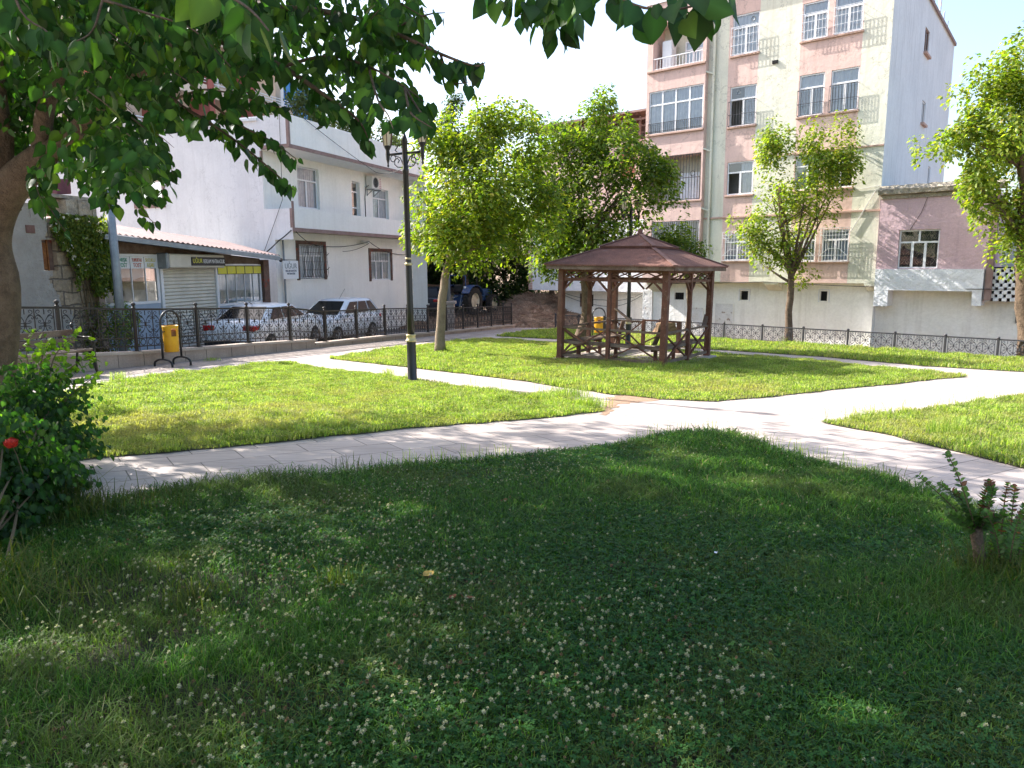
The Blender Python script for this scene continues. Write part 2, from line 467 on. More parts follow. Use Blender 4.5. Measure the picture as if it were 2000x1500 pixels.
M['rust_post'] = mat('rust_post', (0.11, 0.065, 0.05), (0.17, 0.11, 0.085), 4, 0.85, wear=(0.26, 0.055, 0.035), wthr=(0.57, 0.63), wscale=5)
M['bluecurtain'] = mat('bluecurtain', (0.06, 0.21, 0.42), (0.05, 0.17, 0.36), 3, 0.12, metal=0.4)
M['far_cream'] = mat('far_cream', (0.70, 0.58, 0.45), (0.64, 0.53, 0.41), 2, 0.9)
M['far_red'] = mat('far_red', (0.40, 0.13, 0.10), (0.34, 0.11, 0.085), 2, 0.9)
M['brickred'] = paving_mat('brickred', (0.38, 0.175, 0.11), (0.30, 0.13, 0.085), (0.40, 0.34, 0.29), 0, 0.22, 0.08, 0.012, (0.2, 0.12, 0.09))
M['cable'] = mat('cable', (0.025, 0.025, 0.025), rough=0.7)
M['cable_white'] = mat('cable_white', (0.7, 0.69, 0.66), rough=0.6)
M['rose'] = mat('rose', (0.62, 0.035, 0.015), (0.34, 0.012, 0.008), 60, 0.6)
M['maroon'] = mat('maroon', (0.15, 0.045, 0.06), (0.11, 0.035, 0.045), 5, 0.7)
M['log'] = mat('log', (0.27, 0.17, 0.10), (0.20, 0.12, 0.07), 8, 0.95, bump=0.05, bscale=14, fine=0.35)
M['white_plain'] = mat('white_plain', (0.7, 0.72, 0.75), rough=0.6)
M['ac'] = mat('ac', (0.72, 0.72, 0.70), (0.66, 0.66, 0.63), 4, 0.5)
M['inkpink'] = mat('inkpink', (0.55, 0.12, 0.22), rough=0.6)
# ---------------------------------------------------------------- ground, street, paths
FO = Vector((-7.69, 15.26, 0)); FA = R(68.5)                 # the street fence: a point on it and its heading
FX = Vector((math.cos(FA), math.sin(FA), 0)); FN = Vector((-math.sin(FA), math.cos(FA), 0))   # FN points to the street
def fence_pt(s, off=0.0): return FO + FX * s + FN * off
GO = Vector((9.0, 26.76, 0)); GA = R(-48.9)                  # the low fence by the flats
GX = Vector((math.cos(GA), math.sin(GA), 0)); GN = Vector((-math.sin(GA), math.cos(GA), 0))   # GN points away from the viewer
def rail_pt(s, off=0.0): return GO + GX * s + GN * off

def sheet(name, pts, dz, m, kind='structure', sub=0, label=None, cat=None):
    b = MB()
    b.poly([(p[0], p[1], gz(p[0], p[1]) + dz) for p in pts])
    o = b.build(name, m, kind=kind, label=label, cat=cat)
    if o.data.polygons[0].normal.z < 0: o.data.flip_normals()
    return o

gb = MB()
xs = [-400, -150, -80, -40] + [-30 + 3 * i for i in range(21)] + [40, 80, 150, 400]
ys = [-150, -60, -20] + [-8 + 3 * i for i in range(16)] + [45, 60, 90, 150, 300, 600]
for y in ys:
    for x in xs: gb.v.append((x, y, gz(x, y) - 0.75))
nx = len(xs)
for j in range(len(ys) - 1):
    for i in range(nx - 1):
        a = j * nx + i
        gb.f.append((a, a + 1, a + nx + 1, a + nx)); gb.mi.append(0)
gb.build('ground', M['dirt'], kind='structure')

a0, a1 = fence_pt(-26, .05), fence_pt(20.8, .05)
r0, r1 = rail_pt(-10.5, .05), rail_pt(13, .05)
sheet('pavement', [a0, a1, (2.2, 35.0), r0, r1, (24, 8), (24, -8), (-18, -8)], 0.0, M['paving'])
# strip of blockwork beside the street wall
sheet('footpath', [fence_pt(-26, -.12), fence_pt(20.5, -.12), fence_pt(20.5, -1.35), fence_pt(9.0, -1.35), fence_pt(3.0, -1.2), fence_pt(-26, -1.2)], 0.005, M['block'])
street = [fence_pt(-26, .14), fence_pt(22, .14), fence_pt(22, 9), fence_pt(-26, 9)]
sheet('street', street, -0.24, M['asphalt'])

# the lawns, surveyed corner by corner
def G(*pp): return [ground(*p) for p in pp]
LAWN = {}
LAWN['mid'] = G((-60, 925), (160, 898), (330, 884), (480, 870), (800, 838), (1000, 822), (1110, 812), (1183, 803), (1150, 789), (1075, 775), (950, 766), (830, 746), (760, 736), (640, 723), (560, 708), (500, 713), (350, 731), (240, 747), (100, 772), (-60, 800))
LAWN['pav'] = G((640, 701), (800, 718), (1000, 742), (1100, 757), (1195, 771), (1290, 780), (1400, 785), (1500, 776), (1700, 755), (1888, 736), (1760, 722), (1600, 705), (1390, 690), (1300, 684), (1200, 678), (1080, 669), (960, 662), (870, 668), (740, 685))
LAWN['strip'] = G((965, 657), (1085, 663), (1390, 683), (1600, 697), (1800, 715), (2000, 727), (2150, 736))
LAWN['strip'] += [tuple(rail_pt(9.5, -.06)[:2]), tuple(rail_pt(-10, -.06)[:2]), (1.4, 33.0), (0.6, 31.5)]
LAWN['right'] = G((1607, 826), (1700, 813), (1850, 795), (2000, 770), (2250, 740), (2500, 850), (2300, 1000), (2000, 917), (1850, 878), (1740, 852))
LAWN['near'] = G((60, 985), (200, 986), (330, 965), (600, 937), (800, 915), (1000, 895), (1200, 870), (1330, 852), (1392, 848), (1440, 858), (1500, 880), (1600, 907), (1700, 932), (1850, 985), (2000, 1032), (2300, 1120))
LAWN['near'] += [(4.6, 3.0), (3.6, 1.2), (-3.2, 1.2), (-4.8, 3.5), (-4.6, 5.3)]

def ragged(poly, step=0.22, amp=0.035):
    out = []
    for i in range(len(poly)):
        a, b = Vector(poly[i]).to_2d(), Vector(poly[(i + 1) % len(poly)]).to_2d()
        k = max(1, int((b - a).length / step))
        nrm = (b - a).normalized().orthogonal()
        for j in range(k):
            p = a.lerp(b, j / k) + nrm * random.uniform(-amp, amp)
            out.append((p.x, p.y))
    return out
for k, nm in (('mid', 'lawn'), ('pav', 'lawn'), ('strip', 'lawn'), ('right', 'lawn'), ('near', 'lawn')):
    LAWN[k] = ragged(LAWN[k])
    sheet(nm, LAWN[k], 0.012, M['turf_shaded' if k == 'near' else 'turf'])
# bare earth where the lawn tips have been worn away
for pts in (((1178, 795), (1190, 776), (1240, 769), (1300, 779), (1250, 786), (1205, 791), (1195, 805), (1175, 812)), ((-20, 700), (30, 690), (60, 702), (20, 716))):
    sheet('bare_earth', ragged([ground(*p) for p in pts], 0.06, 0.06), 0.004, mat('earth', (0.36, 0.23, 0.15), (0.28, 0.18, 0.12), 9, 0.95, bump=0.02, bscale=30, fine=0.3))

# ---------------------------------------------------------------- grass
def inside(P, poly):
    x, y = P[:, 0], P[:, 1]
    r = np.zeros(len(P), bool)
    n = len(poly)
    for i in range(n):
        x0, y0 = poly[i]; x1, y1 = poly[(i + 1) % n]
        if y0 == y1: continue
        c = ((y0 > y) != (y1 > y)) & (x < (x1 - x0) * (y - y0) / (y1 - y0) + x0)
        r ^= c
    return r
def vn(P, s, seed=0):
    # smooth patchy field in 0..1
    g = np.random.default_rng(seed)
    v = np.zeros(len(P))
    for k in range(7):
        a = g.uniform(0, 2 * PI); f = s * g.uniform(0.6, 1.9); ph = g.uniform(0, 6.28)
        v += np.sin((P[:, 0] * math.cos(a) + P[:, 1] * math.sin(a)) * f + ph + 1.3 * np.sin(P[:, 1] * f * .7 + ph))
    return np.clip(0.5 + v / 6.5, 0, 1)
def sample(poly, n, dens=None):
    xs = [p[0] for p in poly]; ys = [p[1] for p in poly]
    P = np.stack([RNG.uniform(min(xs), max(xs), n), RNG.uniform(min(ys), max(ys), n)], 1)
    P = P[inside(P, poly)]
    # only what can be seen, give or take a metre
    P3 = np.column_stack([P, -0.035 * P[:, 1] - 0.02 * P[:, 0]])
    u, v, w = to_px(P3)
    keep = (P[:, 1] > 1.4) & (u > -1400) & (u < 3400) & (v < 2900)
    if dens is not None: keep &= RNG.uniform(0, 1, len(P)) < dens(P)
    return P[keep]
def mesh_np(name, V, F, nloop, m, tint=None, parent=None, smooth=False):
    # V (n,3); F list of (index array (k,c)) of equal-size polygons
    me = bpy.data.meshes.new(name)
    me.vertices.add(len(V)); me.vertices.foreach_set('co', np.asarray(V, np.float32).ravel())
    tot = sum(f.shape[0] for f in F); lt = sum(f.size for f in F)
    me.loops.add(lt); me.polygons.add(tot)
    me.loops.foreach_set('vertex_index', np.concatenate([f.ravel() for f in F]).astype(np.int32))
    cnt = np.concatenate([np.full(f.shape[0], f.shape[1], np.int32) for f in F])
    st = np.concatenate([[0], np.cumsum(cnt)[:-1]]).astype(np.int32)
    me.polygons.foreach_set('loop_start', st)
    me.polygons.foreach_set('loop_total', cnt)
    if smooth: me.polygons.foreach_set('use_smooth', np.ones(tot, bool))
    me.update(calc_edges=True)
    if tint is not None:
        a = me.color_attributes.new('tint', 'FLOAT_COLOR', 'POINT')
        a.data.foreach_set('color', np.column_stack([tint, np.ones(len(tint))]).astype(np.float32).ravel())
    me.materials.append(m)
    o = bpy.data.objects.new(name, me)
    COL.objects.link(o)
    if parent is not None: o.parent = parent
    return o
def blades(P, h, w, lean, tint, droop=0.25, z0=0.012):
    n = len(P)
    az = RNG.uniform(0, 2 * PI, n); dx, dy = np.cos(az), np.sin(az)
    tw = az + PI / 2 + RNG.uniform(-.6, .6, n); px, py = np.cos(tw) * w / 2, np.sin(tw) * w / 2
    base = np.column_stack([P, -0.035 * P[:, 1] - 0.02 * P[:, 0] + z0])
    lean = np.abs(RNG.normal(0, 1, n)) * lean * h
    def ring(fr, t, wf):
        off = np.column_stack([dx * lean * fr, dy * lean * fr, h * t])
        c = base + off
        s = np.column_stack([px * wf, py * wf, np.zeros(n)])
        return c - s, c + s
    a0, a1 = ring(0, 0, 1.0)
    b0, b1 = ring(0.22, 0.5, 0.9)
    c0, c1 = ring(0.62, 0.86, 0.6)
    tip = base + np.column_stack([dx * lean * 1.15, dy * lean * 1.15, h * (1 - droop * np.minimum(lean / h, 1.5))])
    V = np.stack([a0, a1, b0, b1, c0, c1, tip], 1).reshape(-1, 3)
    i = np.arange(n) * 7
    Q = np.concatenate([np.stack([i, i + 1, i + 3, i + 2], 1), np.stack([i + 2, i + 3, i + 5, i + 4], 1)])
    T = np.stack([i + 4, i + 5, i + 6], 1)
    return V, [Q, T], np.repeat(tint, 7, 0)
def tints(n, cols, p=None, jit=0.25):
    c = np.array(cols)[RNG.choice(len(cols), n, p=p)]
    return np.clip(c * RNG.uniform(1 - jit, 1 + jit, (n, 1)) * RNG.uniform(.92, 1.08, (n, 3)), 0, 1)
GCOL = [(0.255, 0.325, 0.075), (0.33, 0.375, 0.105), (0.165, 0.245, 0.05), (0.45, 0.41, 0.21)]
for k, n, hh, ww in (('mid', 190000, 0.055, 0.010), ('pav', 170000, 0.06, 0.013), ('strip', 60000, 0.075, 0.02), ('right', 100000, 0.06, 0.010)):
    P = sample(LAWN[k], n * 2)[:n]
    P = P + RNG.normal(0, .022, P.shape)
    pat = vn(P, 1.4, 3); pat2 = vn(P, 4.0, 5)
    h = hh * (0.55 + 0.7 * pat) * RNG.uniform(0.6, 1.3, len(P))
    t = tints(len(P), GCOL, [.42, .30, .20, .08])
    clump = vn(P, 7.0, 17)
    h = h * (0.55 + 0.9 * clump)
    t = t * (0.62 + 0.6 * (.5 * clump + .5 * vn(P, 13.0, 19)))[:, None]
    dry = (vn(P, 0.9, 9) * .5 + pat2 * .3 + vn(P, 9.0, 23) * .2)[:, None]
    t = t * (1 - np.clip((dry - .5) * 2.2, 0, .8)) + np.array([[0.36, 0.32, 0.14]]) * np.clip((dry - .5) * 2.2, 0, .8)
    V, F, T = blades(P, h, ww * RNG.uniform(.6, 1.3, len(P)), 0.75, t)
    o = mesh_np('grass', V, F, 0, M['grass'], T)
    tag(o, kind='stuff', label={'mid': 'sunlit mown grass of the lawn left of the lamp post', 'pav': 'sunlit mown grass around the wooden pavilion', 'strip': 'patchy grass along the low scroll fence', 'right': 'sunlit mown grass at the right edge'}[k], cat='grass')
# the shaded lawn in front: longer, curlier, thick with clover
P = sample(LAWN['near'], 1100000, lambda P: np.clip((5.2 / np.maximum(P[:, 1], 2.4)) ** 1.5, 0.1, 1.0))
P = P[:360000] + RNG.normal(0, .03, (min(len(P), 360000), 2))
clv = vn(P, 1.3, 21)
h = (0.075 - 0.03 * np.clip((clv - .45) * 3, 0, 1)) * (0.5 + 0.8 * vn(P, 2.2, 13)) * RNG.uniform(0.5, 1.5, len(P))
t = tints(len(P), [(0.062, 0.150, 0.022), (0.105, 0.195, 0.032), (0.032, 0.090, 0.016), (0.22, 0.20, 0.09)], [.44, .28, .25, .03], .55)  # darker than the sunlit lawns: tree shade put into the tints
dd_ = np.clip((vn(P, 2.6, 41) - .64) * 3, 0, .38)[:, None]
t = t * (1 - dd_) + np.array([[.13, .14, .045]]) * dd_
bare = RNG.uniform(0, 1, len(P)) < np.clip((vn(P, 3.3, 43) - .80) * 5, 0, .6)
P, h, t = P[~bare], h[~bare], t[~bare]
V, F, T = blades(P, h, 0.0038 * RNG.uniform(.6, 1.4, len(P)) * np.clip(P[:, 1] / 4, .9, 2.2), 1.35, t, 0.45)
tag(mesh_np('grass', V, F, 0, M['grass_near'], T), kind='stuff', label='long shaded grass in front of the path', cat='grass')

def tuft(name, spots, label):
    Vs, Fs, Ts, o = [], [], [], 0
    for x, y, n, hh, rad, ln in spots:
        Q = np.column_stack([RNG.normal(x, rad, n), RNG.normal(y, rad, n)])
        V, F, T = blades(Q, hh * RNG.uniform(.5, 1.2, n), 0.005 * RNG.uniform(.7, 1.4, n), ln, tints(n, GCOL[:3]) * (.32 if y < 6.5 else 1), 0.5)  # tufts on the near lawn darkened, their shade put into the tint
        Vs.append(V); Ts.append(T); Fs += [f + o for f in F]; o += len(V)
    tag(mesh_np(name, np.concatenate(Vs), Fs, 0, M['grass'], np.concatenate(Ts)), kind='stuff', label=label, cat='grass')
sp = []
def gsp(px, py, n, hh, rad, ln=.6):
    x, y = ground(px, py); sp.append((x, y, n, hh, rad, ln))
gsp(232, 745, 160, .16, .07); gsp(415, 705, 120, .07, .08); gsp(760, 733, 90, .14, .06); gsp(800, 742, 60, .14, .05); gsp(866, 690, 260, .20, .09); gsp(1110, 775, 500, .16, .16); gsp(1150, 795, 420, .14, .12)
gsp(1130, 725, 500, .14, .3); gsp(1290, 720, 300, .16, .25); gsp(1180, 712, 300, .13, .3); gsp(1540, 668, 120, .2, .12); gsp(1850, 850, 260, .2, .12); gsp(1700, 815, 120, .12, .2)
gsp(1925, 1130, 180, .20, .13, 1.2); gsp(1975, 1150, 150, .22, .13, 1.2); gsp(1870, 1160, 130, .16, .13, .8); gsp(90, 1190, 110, .20, .16, 1.3); gsp(20, 1150, 160, .24, .16, 1.3); gsp(170, 1010, 260, .18, .16, .9); gsp(110, 990, 300, .25, .13); gsp(300, 990, 120, .16, .2); gsp(390, 1180, 110, .13, .08, .7); gsp(660, 1150, 90, .12, .06)
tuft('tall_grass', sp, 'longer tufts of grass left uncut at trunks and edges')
# thin seed stalks leaning over the path
sp = []
for a, b, n in (((640, 930), (1000, 893), 60), ((1240, 862), (1400, 846), 30), ((1470, 868), (1620, 908), 46), ((1640, 915), (1760, 950), 24), ((860, 745), (1120, 772), 24), ((1610, 822), (1960, 778), 30)):
    for i in range(n):
        f = random.random(); gsp(a[0] + (b[0] - a[0]) * f, a[1] + (b[1] - a[1]) * f, 2, .16, .02, .35)
tuft('grass_stalks', sp, 'thin dry grass stalks along the path edges')

# clover: leaves and white heads
P = sample(LAWN['near'], 420000, lambda P: np.clip((vn(P, 1.3, 21) - .40) * 3.2, 0.03, 1) * np.clip((5.0 / np.maximum(P[:, 1], 2.4)) ** 1.3, .1, 1))
P = P[:76000]
n = len(P)
zz = -0.035 * P[:, 1] - 0.02 * P[:, 0] + RNG.uniform(.025, .06, n)
rad = RNG.uniform(.005, .0105, n)
Vs, Fs = [], []
a0 = RNG.uniform(0, 2 * PI, n); tx, ty = RNG.normal(0, .3, n), RNG.normal(0, .3, n)
for j in range(3):
    a = a0 + j * 2.094
    ca, sa = np.cos(a), np.sin(a)
    pts = []
    for u, v in ((0, 0), (.75, .62), (1.45, .42), (1.32, 0), (1.45, -.42), (.75, -.62)):
        x = (ca * u - sa * v) * rad; y = (sa * u + ca * v) * rad
        pts.append(np.column_stack([P[:, 0] + x, P[:, 1] + y, zz + x * tx + y * ty - abs(v) * rad * .2]))
    Vs.append(np.stack(pts, 1))
V = np.stack(Vs, 1).reshape(-1, 3)
F = np.arange(n * 3)[:, None] * 6 + np.arange(6)[None]
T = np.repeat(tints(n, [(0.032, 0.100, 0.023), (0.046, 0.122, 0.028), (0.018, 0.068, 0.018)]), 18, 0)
tag(mesh_np('clover_leaves', V, [F], 0, M['grass_near'], T), kind='stuff', label='three leaved clover spread through the shaded lawn', cat='clover')
def cl(P):
    return np.clip((vn(P, 1.1, 33) * .6 + vn(P, 3.1, 35) * .4 - .40) * 3.6, 0.10, 1) * np.clip((5.0 / np.maximum(P[:, 1], 2.4)) ** .5, .1, 1)
P = sample(LAWN['near'], 26000, cl)[:4600]
n = len(P)
hz = RNG.uniform(.05, .10, n)
c = np.column_stack([P, -0.035 * P[:, 1] - 0.02 * P[:, 0] + hz])
rr = RNG.uniform(.0055, .0125, n)
Vs, Fs, Ts, o = [], [], [], 0
brown = RNG.uniform(0, 1, n)
colr = np.where((brown > .84)[:, None], np.array([[.20, .13, .07]]), np.array([[.42, .41, .26]])) * RNG.uniform(.8, 1.15, (n, 1))
for k in range(22):
    # petals: slim spindles pointing out of the head, the upper ones upright
    th = RNG.uniform(0, 2 * PI, n); ph = RNG.uniform(-.5, 1.4, n)
    d = np.column_stack([np.cos(th) * np.cos(ph), np.sin(th) * np.cos(ph), np.sin(ph)])
    s = np.column_stack([-np.sin(th), np.cos(th), np.zeros(n)]) * (rr * .22)[:, None]
    tipp = c + d * rr[:, None]
    mid = c + d * (rr * .55)[:, None]
    Vs.append(np.stack([c, mid + s, tipp, mid - s], 1).reshape(-1, 3))
    Fs.append(np.arange(n)[:, None] * 4 + np.arange(4)[None] + o); o += n * 4
    Ts.append(np.repeat(colr * (0.75 + .25 * (ph[:, None] > .2)), 4, 0))
b = np.column_stack([P + RNG.normal(0, .012, (n, 2)), -0.035 * P[:, 1] - 0.02 * P[:, 0]])
sx = np.tile(np.array([[.0012, 0, 0]]), (n, 1))
Vs.append(np.stack([b - sx, b + sx, c + sx, c - sx], 1).reshape(-1, 3)); Fs.append(np.arange(n)[:, None] * 4 + np.arange(4)[None] + o)
Ts.append(np.tile(np.array([[.09, .15, .04]]), (n * 4, 1)))
M['petal'] = leaf_mat('petal', 0.15, 0.7, 0.2)
tag(mesh_np('clover_flowers', np.concatenate(Vs), Fs, 0, M['petal'], np.concatenate(Ts)), kind='stuff', label='white clover heads scattered over the shaded lawn', cat='clover')

# fallen leaves and a scrap of paper
def fallen(px, py, size, m, rz, label, name='fallen_leaf', cat='leaf'):
    x, y = ground(px, py)
    b = MB(); k = 8; vs = []
    prof = [(0, 0), (.18, .30), (.45, .46), (.75, .28), (1, 0), (.75, -.28), (.45, -.46), (.18, -.30)]
    for u, v in prof: vs.append(((u - .5) * size, v * size, (.25 * abs(v) + .3 * (u - .5) ** 2) * size))
    rib = [((u - .5) * size, 0, (.3 * (u - .5) ** 2 - .02) * size) for u in (.18, .45, .75)]
    vs += rib
    b.add(vs, [(0, 8, 1), (1, 8, 9, 2), (2, 9, 10, 3), (3, 10, 4), (0, 7, 8), (7, 6, 9, 8), (6, 5, 10, 9), (5, 4, 10)])
    b.tube([((-.5 - .25) * size, .03 * size, .02), (-.5 * size, 0, .3 * .25 * size)], .0015, 4)
    o = b.build(name, m, loc=(x, y, gz(x, y) + .055))
    o.rotation_euler = (R(random.uniform(-15, 15)), R(random.uniform(-15, 15)), rz)
    tag(o, label, cat, 'fallen leaves on the shaded lawn' if cat == 'leaf' else None)
ly = mat('leaf_yellow', (0.50, 0.34, 0.07), (0.36, 0.22, 0.05), 40, 0.7)
lr = mat('leaf_brown', (0.26, 0.075, 0.035), (0.18, 0.06, 0.03), 40, 0.7)
fallen(838, 1140, .075, ly, .8, 'curled yellow fallen leaf lying on the shaded lawn')
fallen(918, 1188, .06, lr, .2, 'red brown fallen leaf with its tip to the right, beside a darker one')
fallen(884, 1186, .055, lr, 2.2, 'dark brown fallen leaf beside the red brown one')
fallen(985, 992, .07, lr, 1.2, 'brown fallen leaf in the clover near the path edge')
fallen(1882, 1056, .045, M['white_plain'], 1.0, 'small pale blue white scrap of paper by the cut stump', 'paper_scrap', 'litter')
fallen(1397, 1096, .024, M['white_plain'], 2.0, 'small white scrap of paper in the middle of the shaded lawn', 'paper_scrap', 'litter')
# ---------------------------------------------------------------- street wall and its scroll fence
WTOP = [(-26, 1.2), (-8, .38), (-1.67, .04), (0, -.085), (1.67, -.165), (3.3, -.235), (4.91, -.32), (5.80, -.365), (5.801, -.47), (6.47, -.50), (8.07, -.545), (9.72, -.60), (11.23, -.665), (12.7, -.745), (14.19, -.815), (15.7, -.87), (17.11, -.925), (18.58, -.975), (19.94, -1.03), (21.1, -1.08)]
def wtop(s):
    for (a, za), (b, zb) in zip(WTOP, WTOP[1:]):
        if a <= s <= b: return za + (zb - za) * (s - a) / (b - a)
    return WTOP[-1][1]
wall_root = empty('retaining_wall', FO, FA, 'low pinkish stone wall along the street carrying the tall scroll fence', 'wall')
b = MB(); c = MB()
ss = [-26, -16, -8, -1.67, 0, 1.67, 3.3, 4.91, 5.80]
def wallrun(ss, endcap):
    for i, (p, q) in enumerate(zip(ss, ss[1:])):
        zp, zq = wtop(p + 1e-4) - .05, wtop(q - 1e-4) - .05
        for y, fl in ((-.13, 0), (.13, 1)):
            b.quad((p, y, -2.4), (q, y, -2.4), (q, y, zq), (p, y, zp))
        # coping: a slab proud of the wall, with a fine open joint
        for y0, y1 in ((-.165, .165),):
            g = .004
            pts = [(p + g, y0, zp), (q - g, y0, zq), (q - g, y1, zq), (p + g, y1, zp)]
            top = [(x, y, z + .05) for x, y, z in pts]
            c.add(pts + top, [(0, 3, 2, 1), (4, 5, 6, 7), (0, 1, 5, 4), (1, 2, 6, 5), (2, 3, 7, 6), (3, 0, 4, 7)])
    e = ss[-1]
    b.quad((e, -.13, -2.4), (e, .13, -2.4), (e, .13, wtop(e - 1e-4) - .05), (e, -.13, wtop(e - 1e-4) - .05))
wallrun(ss, True)
wallrun([5.801, 6.47, 7.2, 8.07, 8.9, 9.72, 10.5, 11.23, 12.7, 14.19, 15.7, 17.11, 18.58, 19.94, 21.1], True)
# facing-slab joints as shallow dark battens: fine raised edges between slabs
j = MB()
x = -7.5
while x < 20.5:
    x += random.choice((.62, .8, .98, 1.1))
    j.box(x, x + .006, -.134, -.128, -2.2, wtop(x) - .06)
b.build('wall_face', M['wallstone'], wall_root); c.build('coping', M['coping'], wall_root); j.build('joint', M['dark'], wall_root)

def spiral(cx, cy, r, a0, turn, n=9, shrink=.35):
    return [(cx + r * (1 - (1 - shrink) * i / n) * math.cos(a0 + turn * i / n), cy + r * (1 - (1 - shrink) * i / n) * math.sin(a0 + turn * i / n)) for i in range(n + 1)]
def motif(w, h):
    L = []
    for sx in (-1, 1):
        for sy in (-1, 1):
            def P(u, v): return (sx * u * w, (.5 + sy * v) * h)
            L.append([P(.035, .06), P(.06, .14), P(.14, .22), P(.26, .285), P(.36, .30), P(.435, .27), P(.45, .215), P(.40, .18), P(.345, .20), P(.36, .235)])
            L.append([P(.13, .215), P(.22, .30), P(.33, .335), P(.41, .375), P(.40, .44), P(.30, .47), P(.22, .445), P(.23, .40), P(.29, .40)])
            L.append([P(.03, .04), P(.12, .05), P(.22, .045), P(.31, .07), P(.31, .12), P(.23, .135), P(.19, .105), P(.235, .09)])
    return L
def panel(mb, p, q, zf, h_lo, h_hi, n, rail_lo, ringrow=None, seed=0):
    w = (q - p - .16) / n
    rt = .0075
    def W(u, v): return (u, 0, zf(u) + v)
    for i in range(n):
        cx = p + .08 + w * (i + .5)
        for pl in motif(w, h_hi - h_lo):
            mb.tube([W(cx + u, h_lo + v) for u, v in pl], rt, 4, False)
        mb.bar(W(cx, h_lo + .42 * (h_hi - h_lo)), W(cx, h_lo + .58 * (h_hi - h_lo)), .035, .02)
        mb.bar(W(cx, h_hi), W(cx, h_hi - .17 * (h_hi - h_lo)), .012)
        mb.bar(W(cx, h_lo), W(cx, h_lo + .17 * (h_hi - h_lo)), .012)
        if ringrow:
            for k in (-.25, .25):
                zc = (ringrow[0] + ringrow[1]) / 2
                u = cx + k * w
                mb.ring((u, 0, zf(u) + zc), (ringrow[1] - ringrow[0]) / 2 - .006, .009, 1, 12, 4)
            for k in (-.5, 0):
                mb.bar(W(cx + k * w, .02), W(cx + k * w, h_lo), .012)
    for i in range(n + 1):
        u = p + .08 + w * i
        mb.bar(W(u, h_lo), W(u, h_hi), .014)
    for v, t in rail_lo:
        mb.bar(W(p + .03, v), W(q - .03, v), .025, t)
def post_mesh(h):
    m = MB()
    m.cbox(-.028, .028, -.028, .028, 0, h + .03, .004)
    m.box(-.06, .06, -.06, .06, 0, .012)
    m.lathe([(.018, h + .03), (.03, h + .045), (.022, h + .055), (.042, h + .075), (.046, h + .095), (.03, h + .12), (.004, h + .13)], n=10)
    return m
fence = empty('scroll_fence', FO, FA, 'tall dark iron scroll fence with ball topped posts on the low wall', 'fence')
FP = [-8.1, -6.5, -4.9, -3.3, -1.67, 0, 1.67, 3.30, 4.91, 6.47, 8.07, 9.72, 11.23, 12.70, 14.19, 15.70, 17.11, 18.58, 19.94, 20.95]
proto = post_mesh(.87).build('post', M['iron'], fence)
for i, s in enumerate(FP):
    o = proto
    if i:
        o = proto.copy(); COL.objects.link(o)
    o.location = (s, 0, wtop(s))
for p, q in zip(FP, FP[1:]):
    m = MB()
    zp, zq = wtop(p + .002), wtop(q - .002)
    zf = lambda u, p=p, q=q, zp=zp, zq=zq: zp + (zq - zp) * (u - p) / (q - p)
    panel(m, p, q, zf, .275, .83, 4, ((.265, .022), (.10, .022)), (.115, .25))
    m.build('scroll_panel', M['iron'], fence)
    m = MB(); m.bar((p + .03, 0, zp + .855), (q - .03, 0, zq + .855), .045, .04); m.build('top_rail', M['iron'], fence)

low = empty('low_fence', (GO.x, GO.y, 0), GA, 'low dark iron scroll fence standing in the grass before the pale wall of the flats', 'fence')
RP = [-10.6, -9.1, -7.6, -6.1, -4.6, -3.1, -1.6, -.02, 1.53, 3.07, 4.55, 6.0, 7.38, 8.75, 10.1]
zl = lambda s: -1.13 + .006 * (s + 2)
proto = post_mesh(.53).build('post', M['iron_grey'], low)
for i, s in enumerate(RP):
    o = proto
    if i: o = proto.copy(); COL.objects.link(o)
    o.location = (s, 0, zl(s) - .03)
for p, q in zip(RP, RP[1:]):
    m = MB(); panel(m, p, q, zl, .06, .52, 4, ((.05, .02),)); m.build('scroll_panel', M['iron_grey'], low)
    m = MB(); m.bar((p + .03, 0, zl(p) + .545), (q - .03, 0, zl(q) + .545), .045, .04); m.build('top_rail', M['iron_grey'], low)

